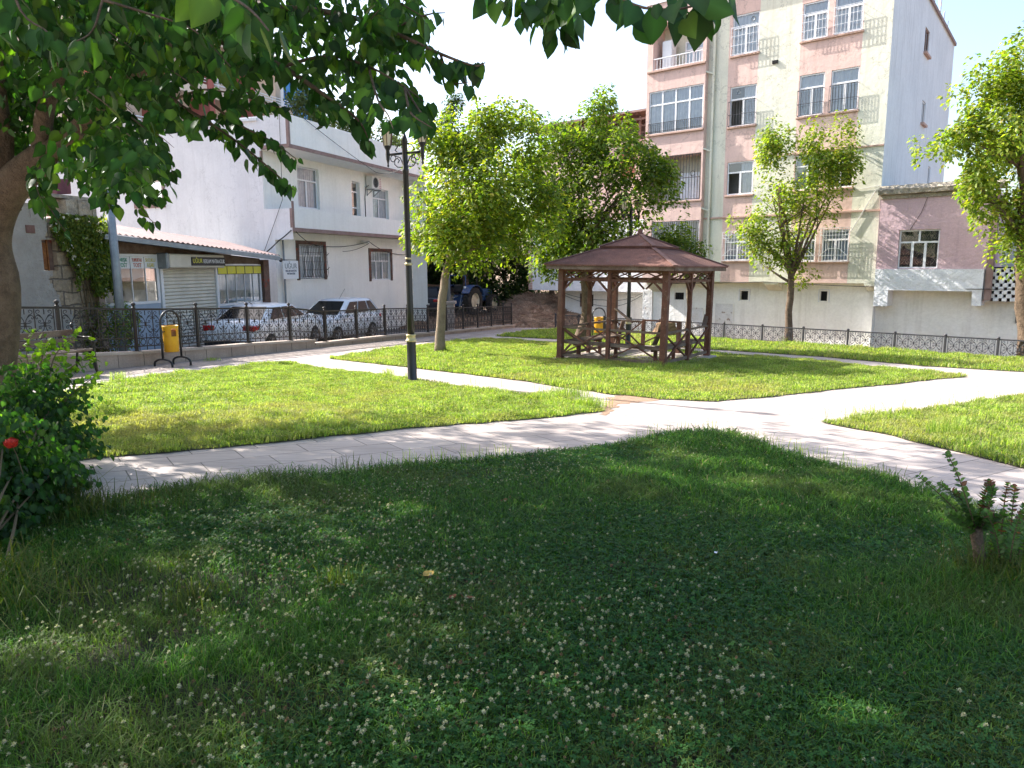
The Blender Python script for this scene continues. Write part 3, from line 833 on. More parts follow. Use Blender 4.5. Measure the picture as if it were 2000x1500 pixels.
# ---------------------------------------------------------------- litter bins
def litter_bin(x, y, rz, label):
    t = empty('litter_bin', (x, y, gz(x, y)), rz, label, 'litter bin', 'yellow litter bins')
    m = MB()
    pts = [(-.24, 0, .16)] + [(-.24, 0, .5), (-.24, 0, .90)] + [(-.24 * math.cos(a), 0, .90 + .24 * math.sin(a)) for a in [PI * k / 10 for k in range(1, 10)]] + [(.24, 0, .90), (.24, 0, .5), (.24, 0, .16)]
    m.tube(pts, .022, 8)
    m.build('hoop', M['black'], t, True)
    for sx in (-.24, .24):
        m = MB()
        m.tube([(sx, -.24, 0), (sx, -.235, .07)] + [(sx, -.235 * math.cos(a), .07 + .10 * math.sin(a)) for a in [PI * k / 8 for k in range(1, 8)]] + [(sx, .235, .07), (sx, .24, 0)], .022, 8)
        m.lathe([(.035, 0), (.03, .012)], (sx, -.24, 0), 8); m.lathe([(.035, 0), (.03, .012)], (sx, .24, 0), 8)
        m.build('foot', M['black'], t, True)
    m = MB()
    n = 28
    vs, fs = [], []
    zs = [.30, .315, .62, .78, .80, .835, .835, .80]
    rs = [.135, .145, .147, .15, .155, .157, .150, .145]
    for r, z in zip(rs, zs):
        for k in range(n): vs.append((r * math.cos(2 * PI * k / n), r * math.sin(2 * PI * k / n), z))
    for i in range(len(zs) - 1):
        for k in range(n):
            ang = 360 * (k + .5) / n
            if i == 2 and (228 < ang < 274 or 48 < ang < 94): continue     # the mouth
            fs.append((i * n + k, i * n + (k + 1) % n, (i + 1) * n + (k + 1) % n, (i + 1) * n + k))
    fs.append(tuple(range(n - 1, -1, -1)))
    m.add(vs, fs)
    m.build('bucket', M['yellow'], t, True)
    m = MB(); m.lathe([(.128, .32), (.132, .76)], n=20); m.build('liner', M['rust'], t, True)
    for sx in (-1, 1):
        m = MB(); m.tube([(sx * .145, 0, .72), (sx * .24, 0, .72)], .012, 6); m.build('pivot', M['black'], t)
    return t
litter_bin(*ground(338, 715), R(68), 'yellow litter bin in a black hoop beside the street wall')
litter_bin(*ground(1169, 667), R(20), 'yellow litter bin in a black hoop behind the wooden pavilion')

# ---------------------------------------------------------------- bench by the street wall
p = fence_pt(-2.45, -.55)
bench = empty('park_bench', (p.x, p.y, gz(p.x, p.y)), FA, 'park bench with grey slats and black cast iron ends by the street wall', 'bench')
# local: x along the seat, -y is the front
for i, (y, z) in enumerate(((-.20, .44), (-.07, .43), (.06, .425))):
    m = MB(); m.cbox(-.82, .82, y - .055, y + .055, z - .018, z + .018, .006); m.build('seat_slat', M['woodgrey'], bench)
for z, y in ((.60, .19), (.74, .225)):
    m = MB(); m.cbox(-.82, .82, y - .015, y + .015, z - .055, z + .055, .006); m.build('back_slat', M['woodgrey'], bench)
for sx in (-.80, .80):
    m = MB()
    m.tube([(sx, -.29, 0), (sx, -.275, .2), (sx, -.265, .40), (sx, -.27, .5), (sx, -.29, .575), (sx, -.27, .63), (sx, -.20, .655), (sx, 0, .655), (sx, .18, .66)], .022, 8)
    m.tube([(sx, .26, 0), (sx, .20, .16), (sx, .17, .36), (sx, .19, .6), (sx, .245, .84)], .022, 8)
    m.tube([(sx, -.265, .40), (sx, -.1, .385), (sx, .17, .39)], .02, 8)
    m.tube([(sx, -.27, .06), (sx, -.22, .20), (sx, -.12, .255), (sx, 0, .235), (sx, .1, .26), (sx, .19, .2), (sx, .23, .08)], .018, 8)
    m.lathe([(.01, -.02), (.05, 0), (.05, .03), (.01, .05)], (sx, -.285, .575), 10)
    m.lathe([(.01, -.02), (.035, 0), (.03, .03), (.008, .06)], (sx, .247, .85), 10)
    m.build('bench_end', M['black'], bench, True)

# ---------------------------------------------------------------- street lamps
def street_lamp(x, y, rz, label, tilt=(0, 0)):
    t = empty('street_lamp', (x, y, gz(x, y)), rz, label, 'lamp post', 'two armed park lamps')
    t.rotation_euler = (tilt[0], tilt[1], rz)
    m = MB(); m.lathe([(.13, -.05), (.13, .012), (.086, .014), (.082, .02), (.080, .72), (.080, .74)], n=18); m.build('base', M['black'], t, True)
    for z in (.72, 2.05):
        m = MB(); r = .085 if z < 1 else .058
        m.lathe([(r, 0), (r + .012, .012), (r + .012, .03), (r - .006, .045), (r - .008, .10), (r + .004, .115), (r - .002, .13)], (0, 0, z), 18); m.build('collar', M['gold'], t, True)
    m = MB(); m.lathe([(.062, .84), (.056, 1.3), (.054, 2.05), (.050, 2.2), (.048, 3.6), (.060, 3.62), (.060, 3.66), (.048, 3.68), (.046, 4.10), (.06, 4.12), (.035, 4.2), (.008, 4.28)], n=16); m.build('pole', M['black'], t, True)
    for s in (-1, 1):
        m = MB()
        m.tube([(s * .04, 0, 3.93), (s * .2, 0, 3.93), (s * .36, 0, 3.93)], .02, 8)
        m.tube([(s * .05, 0, 3.70), (s * .16, 0, 3.71), (s * .22, 0, 3.76), (s * .22, 0, 3.83), (s * .16, 0, 3.86), (s * .12, 0, 3.82), (s * .15, 0, 3.78)], .009, 6)
        m.tube([(s * .05, 0, 3.76), (s * .10, 0, 3.86), (s * .20, 0, 3.9)], .009, 6)
        m.tube([(s * .05, 0, 4.08), (s * .14, 0, 4.06), (s * .20, 0, 3.99), (s * .16, 0, 3.96)], .009, 6)
        m.ring((s * .25, 0, 3.86), .055, .008, 1, 12, 4)
        m.build('arm', M['black'], t, True)
        L = MB()
        cx = s * .36
        L.lathe([(.006, 3.72), (.018, 3.74), (.012, 3.78), (.03, 3.85), (.036, 3.93), (.03, 4.0), (.062, 4.06), (.066, 4.075)], (cx, 0, 0), 10)
        lo = L.build('lantern', M['black'], t, True)
        g = MB(); g.lathe([(.064, 4.078), (.092, 4.30), (.090, 4.315)], (cx, 0, 0), 6); g.build('lamp_glass', M['lampglass'], lo)
        f = MB()
        for k in range(6):
            a = 2 * PI * k / 6
            f.bar((cx + .068 * math.cos(a), .068 * math.sin(a), 4.075), (cx + .097 * math.cos(a), .097 * math.sin(a), 4.315), .010)
        f.build('lamp_frame', M['rust_post'], lo)
        h = MB(); h.lathe([(.125, 4.312), (.128, 4.325), (.10, 4.345), (.075, 4.40), (.03, 4.435), (.014, 4.46), (.018, 4.475), (.004, 4.50)], (cx, 0, 0), 14); h.build('lamp_cap', M['black'], lo, True)
    return t
street_lamp(-1.77, 13.15, R(-28), 'black two armed lamp post with gold collars at the corner of the left lawn', (R(.3), R(-.3)))
street_lamp(3.52, 22.6, R(42), 'black lamp post standing behind the pavilion roof', (0, R(.6)))

# ---------------------------------------------------------------- pavilion
cx, cy = 3.10, 18.66
pav = empty('pavilion', (cx, cy, gz(cx, cy)), R(-33.6), 'square brown timber pavilion with a two tier shingle roof on the lawn', 'pavilion')
pav.rotation_euler = (R(-.4), R(1.0), R(-33.6))
hx, hy = 1.33, 1.47
m = MB(); m.cbox(-hx - .2, hx + .2, -hy - .2, hy + .2, -.35, .055, .01); m.build('floor_slab', M['slab'], pav)
posts = [(-hx, -hy), (hx, -hy), (hx, hy), (-hx, hy)]
mids = [(-.05, -hy), (hx, .05), (-hx, 0), (-.45, hy)]
for x, y in posts:
    m = MB(); m.cbox(x - .07, x + .07, y - .07, y + .07, .056, 2.22, .008)
    m.cbox(x - .075, x + .075, y - .075, y + .075, .056, .13, .006)
    m.build('corner_post', M['wood'], pav)
for k, (x, y) in enumerate(mids):
    hh = 2.22 if k < 3 else .86
    m = MB(); m.cbox(x - .045, x + .045, y - .045, y + .045, .056, hh, .006); m.build('side_post', M['wood'], pav)
# rails, crossed braces and the top lattice of each side
def side(a, b, mid, lattice=True, lower=True, half=False):
    a, b, mid = Vector((*a, 0)), Vector((*b, 0)), Vector((*mid, 0))
    z = lambda v, h: (v.x, v.y, h)
    d = (b - a).normalized()
    if lower:
        m = MB()
        e = mid if half else b
        m.bar(z(a, .82), z(e, .82), .05, .045); m.bar(z(a, .15), z(e, .15), .045, .07)
        m.build('rail', M['woodgrey'], pav)
        for p, q in ((a, mid), (mid, b))[:1 if half else 2]:
            m = MB()
            o = d.cross(Vector((0, 0, 1))) * .018
            m.bar(Vector(z(p + d * .06, .17)) + o, Vector(z(q - d * .06, .80)) + o, .045, .03)
            m.bar(Vector(z(p + d * .06, .80)) - o, Vector(z(q - d * .06, .17)) - o, .045, .03)
            m.build('cross_brace', M['wood'], pav)
    m = MB()
    m.bar(z(a, 1.97), z(b, 1.97), .05, .06); m.bar(z(a, 2.20), z(b, 2.20), .08, .09)
    m.build('beam', M['wood'], pav)
    m = MB()
    L = (b - a).length; n = 5
    for i in range(n):
        p, q = a + d * (L * i / n + .05), a + d * (L * (i + 1) / n - .03)
        m.bar(z(p, 1.99), z(q, 2.17), .035, .03); 
        if i % 2 == 0: m.bar(z(p, 2.17), z(q, 1.99), .03, .026)
    for p, s in ((a, 1), (b, -1), (mid, 1), (mid, -1)):
        m.bar(z(p + d * s * .03, 1.70), z(p + d * s * .30, 1.96), .05, .04)
    m.build('lattice', M['wood'], pav)
side(posts[0], posts[1], mids[0]); side(posts[1], posts[2], mids[1]); side(posts[0], posts[3], mids[2]); side(posts[3], posts[2], mids[3], half=True)
# benches along three sides, with slanted board backs
def pbench(a, b, inw):
    a, b, inw = Vector((*a, 0)), Vector((*b, 0)), Vector((*inw, 0))
    d = (b - a).normalized()
    m = MB()
    for k in (.10, .22, .34):
        m.bar(a + d * .1 + inw * k + Vector((0, 0, .46)), b - d * .1 + inw * k + Vector((0, 0, .46)), .10, .03)
    m.bar(a + d * .1 + inw * .04 + Vector((0, 0, .46)), b - d * .1 + inw * .04 + Vector((0, 0, .46)), .03, .07)
    m.build('bench_seat', M['woodgrey'], pav)
    for t in (.12, .5, .88):
        m = MB()
        p = a.lerp(b, t)
        m.bar(p + inw * .33 + Vector((0, 0, .056)), p + inw * .33 + Vector((0, 0, .445)), .07, .07); m.bar(p + inw * .10 + Vector((0, 0, .40)), p + inw * .36 + Vector((0, 0, .40)), .05, .05)
        m.build('bench_leg', M['wood'], pav)
pbench(posts[0], posts[1], (0, 1)); pbench(posts[1], posts[2], (-1, 0)); pbench(posts[0], posts[3], (1, 0))
for (p, q) in (((-hx + .1, hy - .1, .055), (-hx + .45, hy - .35, .85)), ((hx - .05, -hy + .1, 1.05), (hx - .45, -hy + .55, .5)), ((-hx + .05, hy - .05, 1.15), (-hx + .6, hy - .1, .8)), ((hx - .02, hy - .3, .8), (hx - .05, hy - .02, 1.1))):
    m = MB(); m.bar(p, q, .11, .03); m.build('slanted_board', M['woodgrey'], pav)
m = MB(); m.bar((.55, hy, .056), (.55, hy, .86), .10); m.bar((-.45, hy, .87), (.6, hy, .87), .09, .04); m.build('entry_rail', M['wood'], pav)
# roof
ex, ey = hx + .27, hy + .27
m = MB()
for (x0, y0), (x1, y1) in (((-ex, -ey), (ex, -ey)), ((ex, -ey), (ex, ey)), ((ex, ey), (-ex, ey)), ((-ex, ey), (-ex, -ey))):
    m.bar((x0, y0, 2.275), (x1, y1, 2.275), .04, .13)
m.build('fascia', M['woodgrey'], pav)
roof = MB()
def tier(k0, z0, k1, z1, th):
    c0 = [(sx * ex * k0, sy * ey * k0, z0) for sx, sy in ((-1, -1), (1, -1), (1, 1), (-1, 1))]
    c1 = [(sx * ex * k1, sy * ey * k1, z1) for sx, sy in ((-1, -1), (1, -1), (1, 1), (-1, 1))]
    for i in range(4):
        j = (i + 1) % 4
        # each face cut into a grid so the shingle edge sags a little
        n = 10
        for a in range(n):
            f0, f1 = a / n, (a + 1) / n
            L = lambda p, q, f: tuple(p[k] + (q[k] - p[k]) * f for k in range(3))
            roof.quad(L(c0[i], c0[j], f0), L(c0[i], c0[j], f1), L(c1[i], c1[j], f1), L(c1[i], c1[j], f0))
            p, q = L(c0[i], c0[j], f0), L(c0[i], c0[j], f1)
            roof.quad((p[0], p[1], p[2] - th), (q[0], q[1], q[2] - th), q, p)
    return c0, c1
A0, A1 = tier(1.03, 2.325, .40, 2.74, .03)
B0, B1 = tier(.44, 2.765, .03, 3.06, .035)
roof.build('roof', M['shingle'], pav)
m = MB()
m.quad(*[(sx * ex * .99, sy * ey * .99, 2.30) for sx, sy in ((-1, -1), (1, -1), (1, 1), (-1, 1))])
m.build('soffit', M['wood'], pav)
m = MB()
for i in range(4):
    m.bar((A0[i][0], A0[i][1], A0[i][2] + .008), (A1[i][0], A1[i][1], A1[i][2] + .008), .10, .02)
    m.bar((B0[i][0], B0[i][1], B0[i][2] + .01), (B1[i][0], B1[i][1], B1[i][2] + .01), .10, .02)
    j2 = (i + 1) % 4
    m.bar((B0[i][0], B0[i][1], B0[i][2] + .006), (B0[j2][0], B0[j2][1], B0[j2][2] + .006), .05, .015)
m.build('ridge_strip', M['ridge'], pav)
m = MB(); m.lathe([(.09, 3.03), (.085, 3.09), (.06, 3.12), (.065, 3.17), (.02, 3.21)], n=10); m.build('finial', M['shingle'], pav, True)

# a rough brown lump of timber by the low fence
x, y = ground(1295, 657)
b = MB(); vs = []
n1, n2 = 14, 9
for i in range(n2):
    f = i / (n2 - 1)
    for k in range(n1):
        a = 2 * PI * k / n1
        r = (.42 - .14 * f) * (1 + .16 * math.sin(3 * a + 4 * f) + random.uniform(-.07, .07)) * (1 if i < n2 - 1 else .1)
        vs.append((r * math.cos(a) * 1.15 + .1 * f, r * math.sin(a) * .7, .62 * f ** .8 + random.uniform(-.02, .02)))
b.add(vs, [(i * n1 + k, i * n1 + (k + 1) % n1, (i + 1) * n1 + (k + 1) % n1, (i + 1) * n1 + k) for i in range(n2 - 1) for k in range(n1)])
b.build('tree_stump', M['log'], loc=(x, y, gz(x, y) - .02), label='rough brown stump of wood beside the low fence behind the pavilion', cat='stump')
# ---------------------------------------------------------------- building helpers
def wallgrid(mb, x0, x1, z0, z1, y, holes=(), depth=0.14, xbreaks=(), color=None, zbreaks=()):
    xs = sorted(set([x0, x1] + [h[0] for h in holes] + [h[1] for h in holes] + [x for x in xbreaks if x0 < x < x1]))
    zs = sorted(set([z0, z1] + [h[2] for h in holes] + [h[3] for h in holes] + [z for z in zbreaks if z0 < z < z1]))
    for i in range(len(xs) - 1):
        for j in range(len(zs) - 1):
            cx, cz = (xs[i] + xs[i + 1]) / 2, (zs[j] + zs[j + 1]) / 2
            if any(h[0] < cx < h[1] and h[2] < cz < h[3] for h in holes): continue
            mb.m = color(cx, cz) if color else 0
            mb.quad((xs[i], y, zs[j]), (xs[i + 1], y, zs[j]), (xs[i + 1], y, zs[j + 1]), (xs[i], y, zs[j + 1]))
    for h in holes:
        a, b, c, d = h[:4]
        dp = h[4] if len(h) > 4 else depth
        mb.m = color(a + .01 if color(a + .01, (c + d) / 2) else b, (c + d) / 2) if color else 0
        mb.quad((a, y, c), (a, y, d), (a, y + dp, d), (a, y + dp, c)); mb.quad((b, y, d), (b, y, c), (b, y + dp, c), (b, y + dp, d))
        mb.quad((a, y, d), (b, y, d), (b, y + dp, d), (a, y + dp, d)); mb.quad((a, y, c), (a, y + dp, c), (b, y + dp, c), (b, y, c))
    mb.m = 0
E_ = .003
def window(parent, x0, x1, z0, z1, y, lay='turk', dy=.035, fm='upvc', glass='glass', curtain='curtain', open_=None, xf=None, fw=.05, label=None):
    # frame (part) > pane, curtain, blind (sub-parts)
    def done(mb, name, m, par):
        if xf: mb.v = [xf(*v) for v in mb.v]
        return mb.build(name, m, par)
    f = MB(); yy = y + dy; t = .05
    a, b, c, d = x0 + E_, x1 - E_, z0 + E_, z1 - E_
    f.box(a, b, yy, yy + t, c, c + fw); f.box(a, b, yy, yy + t, d - fw, d); f.box(a, a + fw, yy + .001, yy + t - .001, c + fw, d - fw); f.box(b - fw, b, yy + .001, yy + t - .001, c + fw, d - fw)
    zt = c + (d - c) * .68
    w = b - a
    if lay in ('turk', 'turk3'):
        f.box(a + fw, b - fw, yy + .002, yy + t - .002, zt - .03, zt + .03)
        for k in ((.5,) if lay == 'turk' else (.34, .66)):
            f.box(a + w * k - .04, a + w * k + .04, yy + .004, yy + t + .012, c + fw, zt - .03)
        if lay == 'turk3': f.box(a + w * .5 - .03, a + w * .5 + .03, yy + .004, yy + t - .004, zt + .03, d - fw)
    elif lay == 'grid4':
        f.box(a + fw, b - fw, yy + .002, yy + t - .002, zt - .03, zt + .03)
        for k in (.25, .5, .75): f.box(a + w * k - .035, a + w * k + .035, yy + .004, yy + t + .01, c + fw, d - fw)
    elif lay == 'tall':
        f.box(a + fw, b - fw, yy + .002, yy + t - .002, zt + .05, zt + .11)
        f.box(a + fw, b - fw, yy + .002, yy + t - .002, c + .42, c + .48)
    elif lay == 'two':
        f.box(a + w * .5 - .04, a + w * .5 + .04, yy + .004, yy + t + .01, c + fw, d - fw)
    o = done(f, 'window', M[fm], parent)
    if label: o['label'] = label
    g = MB()
    if open_ == 'left':
        g.quad((a + w * .5, yy + t * .5, c + fw), (b - fw, yy + t * .5, c + fw), (b - fw, yy + t * .5, d - fw), (a + w * .5, yy + t * .5, d - fw))
        g.quad((a + fw, yy + t * .5, zt), (a + w * .5, yy + t * .5, zt), (a + w * .5, yy + t * .5, d - fw), (a + fw, yy + t * .5, d - fw))
    else:
        g.quad((a + fw, yy + t * .5, c + fw), (b - fw, yy + t * .5, c + fw), (b - fw, yy + t * .5, d - fw), (a + fw, yy + t * .5, d - fw))
    done(g, 'pane', M[glass], o)
    if curtain:
        # hung in soft folds behind the glass
        k = MB(); n = max(10, int(w * 22)); xl = a + (w * .5 if open_ == 'left' else .02); xr = b - .02
        for i in range(n):
            u0, u1 = xl + (xr - xl) * i / n, xl + (xr - xl) * (i + 1) / n
            q = lambda u: yy + .085 + .022 * math.sin(u * 46 + x0 * 7) + .01 * math.sin(u * 17)
            k.quad((u0, q(u0), c), (u1, q(u1), c), (u1, q(u1), d), (u0, q(u0), d))
        done(k, 'curtain', M[curtain], o)
    r = MB(); r.box(a - .05, b + .05, yy + .26, yy + .9, c - .05, d + .05)
    done(r, 'room_recess', M['room'], o)
    return o
def grille(parent, x0, x1, z0, z1, y, m, out=.12, nv=8, hz=(0, .5, 1), t=.012, fancy=False, legs=True):
    g = MB(); yy = y - out
    for i in range(nv + 1):
        x = x0 + (x1 - x0) * i / nv
        g.bar((x, yy, z0), (x, yy, z1), t)
    for h in hz:
        z = z0 + (z1 - z0) * h
        g.bar((x0, yy - .002, z), (x1, yy - .002, z), t * 1.3)
        if legs:
            for x in (x0, x1): g.bar((x, yy, z), (x, y + .05, z), t)
    if fancy:
        xm, zm = (x0 + x1) / 2, (z0 + z1) / 2; w, h = (x1 - x0), (z1 - z0)
        a, b_ = w * .2, h * .12
        for sx in (-1, 1):
            for sz in (-1, 1):
                g.bar((xm + sx * a, yy - .006, zm + sz * b_), (xm + sx * w * .5, yy - .006, zm + sz * h * .34), t)
            g.bar((xm + sx * a, yy - .006, zm - b_), (xm + sx * a, yy - .006, zm + b_), t)
        for sz in (-1, 1): g.bar((xm - a, yy - .006, zm + sz * b_), (xm + a, yy - .006, zm + sz * b_), t)
    return g.build('grille', M[m], parent)
def part(parent, name, m, fn, smooth=False):
    b = MB(); fn(b); return b.build(name, M[m] if isinstance(m, str) else m, parent, smooth)

# ---------------------------------------------------------------- the flats
AP = empty('apartment_building', (12.76, 26.49, 0), R(-41), 'four storey block of flats painted pink and cream in vertical bands', 'apartment block')
cols = {'A': (-5.68, -4.62), 'B': (-3.02, -2.12), 'C': (-1.90, -.95)}
rows = {4: (9.52, 10.80), 3: (6.92, 8.36), 2: (4.31, 5.56), 1: (1.72, 2.86)}
rowsA = {4: (9.48, 10.94), 3: (6.88, 8.36), 2: (4.31, 5.56), 1: (1.78, 2.84)}
holes = []
for r in rows:
    for c_ in 'ABC':
        z = rowsA[r] if c_ == 'A' else rows[r]
        holes.append((cols[c_][0], cols[c_][1], z[0], z[1]))
def apc(x, z):
    return 1 if (-5.8 < x < -4.61 or -3.06 < x < -.93) else 0
w = MB()
XB = (-5.8, -4.61, -3.06, -.93)
wallgrid(w, -6.62, 0, .94, 12.0, 0, holes, .14, XB, apc)
# soffit of the overhang
w.m = 0; w.quad((-9.26, 0, .94), (0, 0, .94), (0, .5, .94), (-9.26, .5, .94))
# the balcony bay stands a little proud
bay = [(-8.98, -6.76, 9.44, 11.22, .9), (-9.12, -6.68, 6.95, 8.64, .16), (-9.02, -6.69, 4.22, 6.03, .9), (-8.85, -6.63 - .04, 1.85, 3.40, .2)]
BY = -.24
wallgrid(w, -9.26, -6.62, .94, 12.0, BY, bay, .16, (), lambda x, z: 1)
w.m = 1
w.quad((-6.62, BY, .94), (-6.62, 0, .94), (-6.62, 0, 12), (-6.62, BY, 12)); w.quad((-9.26, 6, .94), (-9.26, BY, .94), (-9.26, BY, 12), (-9.26, 6, 12))
w.quad((-9.26, BY, .94), (-6.62, BY, .94), (-6.62, 0, .94), (-9.26, 0, .94))
for a, b_, c_, d, dp in (bay[0], bay[2]):     # balcony rooms
    w.m = 0; w.quad((a, BY + dp, c_), (b_, BY + dp, c_), (b_, BY + dp, d), (a, BY + dp, d))
w.build('front_wall', [M['cream'], M['pink']], AP)
def sd(s, z, o=0): return (-.0767 * s + .997 * o, .997 * s + .0767 * o, z)      # a point on the grey flank, o = outward
w = MB()
SW = [(6.3, 7.35, 10.0, 10.95), (6.85, 7.75, 7.36, 8.25), (9.6, 10.3, 5.0, 5.9)]
wallgrid(w, 0, 14.6, -2.5, 12.0, 0, [(*h, .16) for h in SW])
w.v = [sd(x, z, -y) for x, y, z in w.v]
w.build('flank_wall', M['grey_wall'], AP)
for i, (a, b_, c_, d) in enumerate(SW):
    o = window(AP, a, b_, c_, d, 0, 'two', fm='trim' if i == 0 else 'upvc', curtain=None, xf=lambda x, y, z: sd(x, z, -y))
    s_ = MB(); s_.box(a - .08, b_ + .08, -.12, .05, c_ - .09, c_ - .003); s_.v = [sd(x, z, -y) for x, y, z in s_.v]; s_.build('sill', M['sill'], o)
w = MB()
_rp = [(-9.3, BY - .05), (.03, BY - .05), (.03, 0), sd(14.62, 0, .03)[:2], (-9.3, 14.4)]
w.add([(x, y, 12.0) for x, y in _rp] + [(x, y, 12.12) for x, y in _rp], [(4, 3, 2, 1, 0), (5, 6, 7, 8, 9)] + [(i, (i + 1) % 5, (i + 1) % 5 + 5, i + 5) for i in range(5)])
w.build('roof', M['grey_wall'], AP)
w = MB(); w.bar(sd(-.05, 12.06, .06), sd(14.6, 12.06, .06), .06, .14); w.build('roof_edge', M['trim'], AP)
for s, h in ((7.6, 1.3), (8.6, 1.5), (10.3, 1.0), (11.4, .7), (12.6, .6)):
    w = MB(); w.tube([sd(s, 12.1, -.1), sd(s + .03, 12.1 + h, -.08)], .012, 5); w.build('rebar_rod', M['rust_post'], AP)
w = MB()
w.tube([sd(9.4 + .9 * math.sin(t * .7) + t * .1, 12.1 + 1.0 * abs(math.cos(t * .5)), -.1) for t in range(12)], .008, 4); w.build('loose_wire', M['cable_white'], AP)
# string courses
w = MB(); w.bar((-4.6, -.02, 5.64), (0, -.02, 5.64), .05, .05); w.bar((-6.6, -.025, 3.46), (.02, -.025, 3.46), .06, .06); w.build('string_course', M['sill'], AP)
w = MB(); w.bar((-6.36, -.06, .9), (-6.36, -.06, 11.9), .08, .08)
for z in (3.75, 6.05, 8.95): w.bar((-6.36, -.07, z), (-6.63, -.20, z + .12), .06)
w.build('drain_pipe', M['cream'], AP)
cz = {4: 'curtain', 3: 'curtain', 2: 'curtain', 1: 'curtain'}
for r in (4, 3, 2, 1):
    for c_ in 'ABC':
        x0, x1 = cols[c_]; z0, z1 = (rowsA if c_ == 'A' else rows)[r]
        op = 'left' if (r, c_) in ((2, 'A'), (3, 'A')) else None
        o = window(AP, x0, x1, z0, z1, 0, 'turk', curtain=None if (r, c_) == (2, 'C') else 'curtain_blue' if r == 1 else 'curtain', open_=op)
        zt = z0 + (z1 - z0) * .68
        if r == 4: grille(o, x0 + .02, x1 - .02, z0 + .02, zt, 0, 'upvc', .15, 7, (0, .33, .67, 1), .011)
        if r == 3: grille(o, x0 + .0, x1 - .0, z0 + .02, z0 + .62 * (z1 - z0), 0, 'iron_grey', .13, 9, (0, .45, 1), .012)
        if r == 1: grille(o, x0 - .02, x1 + .02, z0 + .0, z1 + .05, 0, 'upvc', .15, 9, (0, .18, .78, .88, 1), .012, True)
        if c_ != 'C':
            xe = x1 if c_ == 'A' else cols['C'][1]
            s_ = MB(); s_.cbox(x0 - .06, xe + .06, -.075, .068, z0 - .07, z0 - .002, .008); s_.build('sill', M['sill'], o)
        if r >= 3 and c_ == 'A':
            v = MB(); v.ring(((x0 + x1) / 2 + (.25 if r == 4 else -.2), .06, z1 - .22), .07, .02, 1, 14, 5); v.build('flue_ring', M['galv'], o)
# bay fittings
o = window(AP, -9.12, -6.68, 6.95, 8.64, BY, 'grid4', curtain='curtain_blue')
grille(o, -9.10, -6.70, 6.98, 7.36, BY, 'iron', .07, 26, (0, .15, 1), .012)
o = window(AP, -8.85, -6.67, 1.85, 3.40, BY, 'two', curtain='curtain_blue'); grille(o, -8.83, -6.70, 1.87, 3.38, BY, 'iron', .05, 22, (0, .5, 1), .012)
for x0, z, dp in ((-9.22, 9.44, .10), (-9.22, 6.95, .10), (-9.1, 4.218, .06)):
    w = MB(); w.cbox(x0, -6.61, BY - dp, BY - .002, z - .075, z - .003, .008); w.build('balcony_slab', M['sill'], AP)
w = MB()
for i in range(16): w.bar((-8.95 + 2.18 * i / 15, BY + .03, 9.46), (-8.95 + 2.18 * i / 15, BY + .03, 9.88), .016)
w.bar((-8.97, BY + .03, 9.90), (-6.77, BY + .03, 9.90), .04, .035); w.bar((-8.97, BY + .03, 9.5), (-6.77, BY + .03, 9.5), .02)
w.build('railing', M['upvc'], AP)
o = window(AP, -7.95, -6.82, 9.46, 10.55, BY + .78, 'turk3', dy=.0, curtain='curtain')
w = MB(); w.cbox(-8.75, -8.3, BY + .3, BY + .7, 9.45, 10.62, .03); w.build('water_heater', M['upvc'], AP)
w = MB()
n = 18
for i in range(n + 1):
    x = -9.0 + 2.3 * i / n
    w.bar((x, BY + .015, 4.24), (x, BY + .015, 6.02), .018)
for z in (4.26, 5.1, 6.0): w.bar((-9.01, BY + .013, z), (-6.7, BY + .013, z), .022)
for k in range(3):
    w.ring((-8.05 + .5 * k, BY + .0, 5.25), .10, .012, 1, 12, 4)
w.build('balcony_cage', M['iron'], AP)
w = MB()
for i in range(14):
    u0, u1 = -7.85 + .85 * i / 14, -7.85 + .85 * (i + 1) / 14
    q = lambda u: BY + .5 + .03 * math.sin(u * 40)
    w.quad((u0, q(u0), 4.25), (u1, q(u1), 4.25), (u1, q(u1), 5.35), (u0, q(u0), 5.35))
w.build('balcony_curtain', M['curtain'], AP); w = MB()
for i in range(8):
    u0, u1 = -9.0 + .45 * i / 8, -9.0 + .45 * (i + 1) / 8
    q = lambda u: BY + .2 + .03 * math.sin(u * 40)
    w.quad((u0, q(u0), 5.0), (u1, q(u1), 5.0), (u1, q(u1), 6.0), (u0, q(u0), 6.0))
w.build('balcony_curtain', M['curtain'], AP)
# set back ground floor
w = MB()
GH = [(-5.15, -4.83, .22, .58), (-2.02, -1.76, .26, .62), (-8.1, -7.66, .16, .46)]
wallgrid(w, -9.62, 5.9, -2.6, .94, .5, [(*h, .2) for h in GH])
w.build('base_wall', M['basewall'], AP)
for i, h in enumerate(GH):
    w = MB(); w.box(h[0] - .02, h[1] + .02, .62, .9, h[2] - .02, h[3] + .02); v = w.build('vent_window', M['dark'], AP)
    if i == 2:
        g = MB()
        for k in range(5): g.bar((h[0] + .088 * k + .04, .54, h[2]), (h[0] + .088 * k + .04, .54, h[3]), .01)
        for k in range(3): g.bar((h[0], .54, h[2] + .1 * k + .05), (h[1], .54, h[2] + .1 * k + .05), .01)
        g.build('grille', M['iron'], v)
    else:
        g = MB()
        g.bar((h[0] - .04, .49, h[2] - .05), (h[0] - .04, .49, h[3] + .05), .035); g.bar((h[1] + .08, .49, h[2] - .05), (h[1] + .08, .49, h[3] + .05), .03)
        g.bar((h[0] - .05, .492, h[3] + .06), (h[1] + .09, .492, h[3] + .06), .035); g.build('frame', M['whitewash'], v)
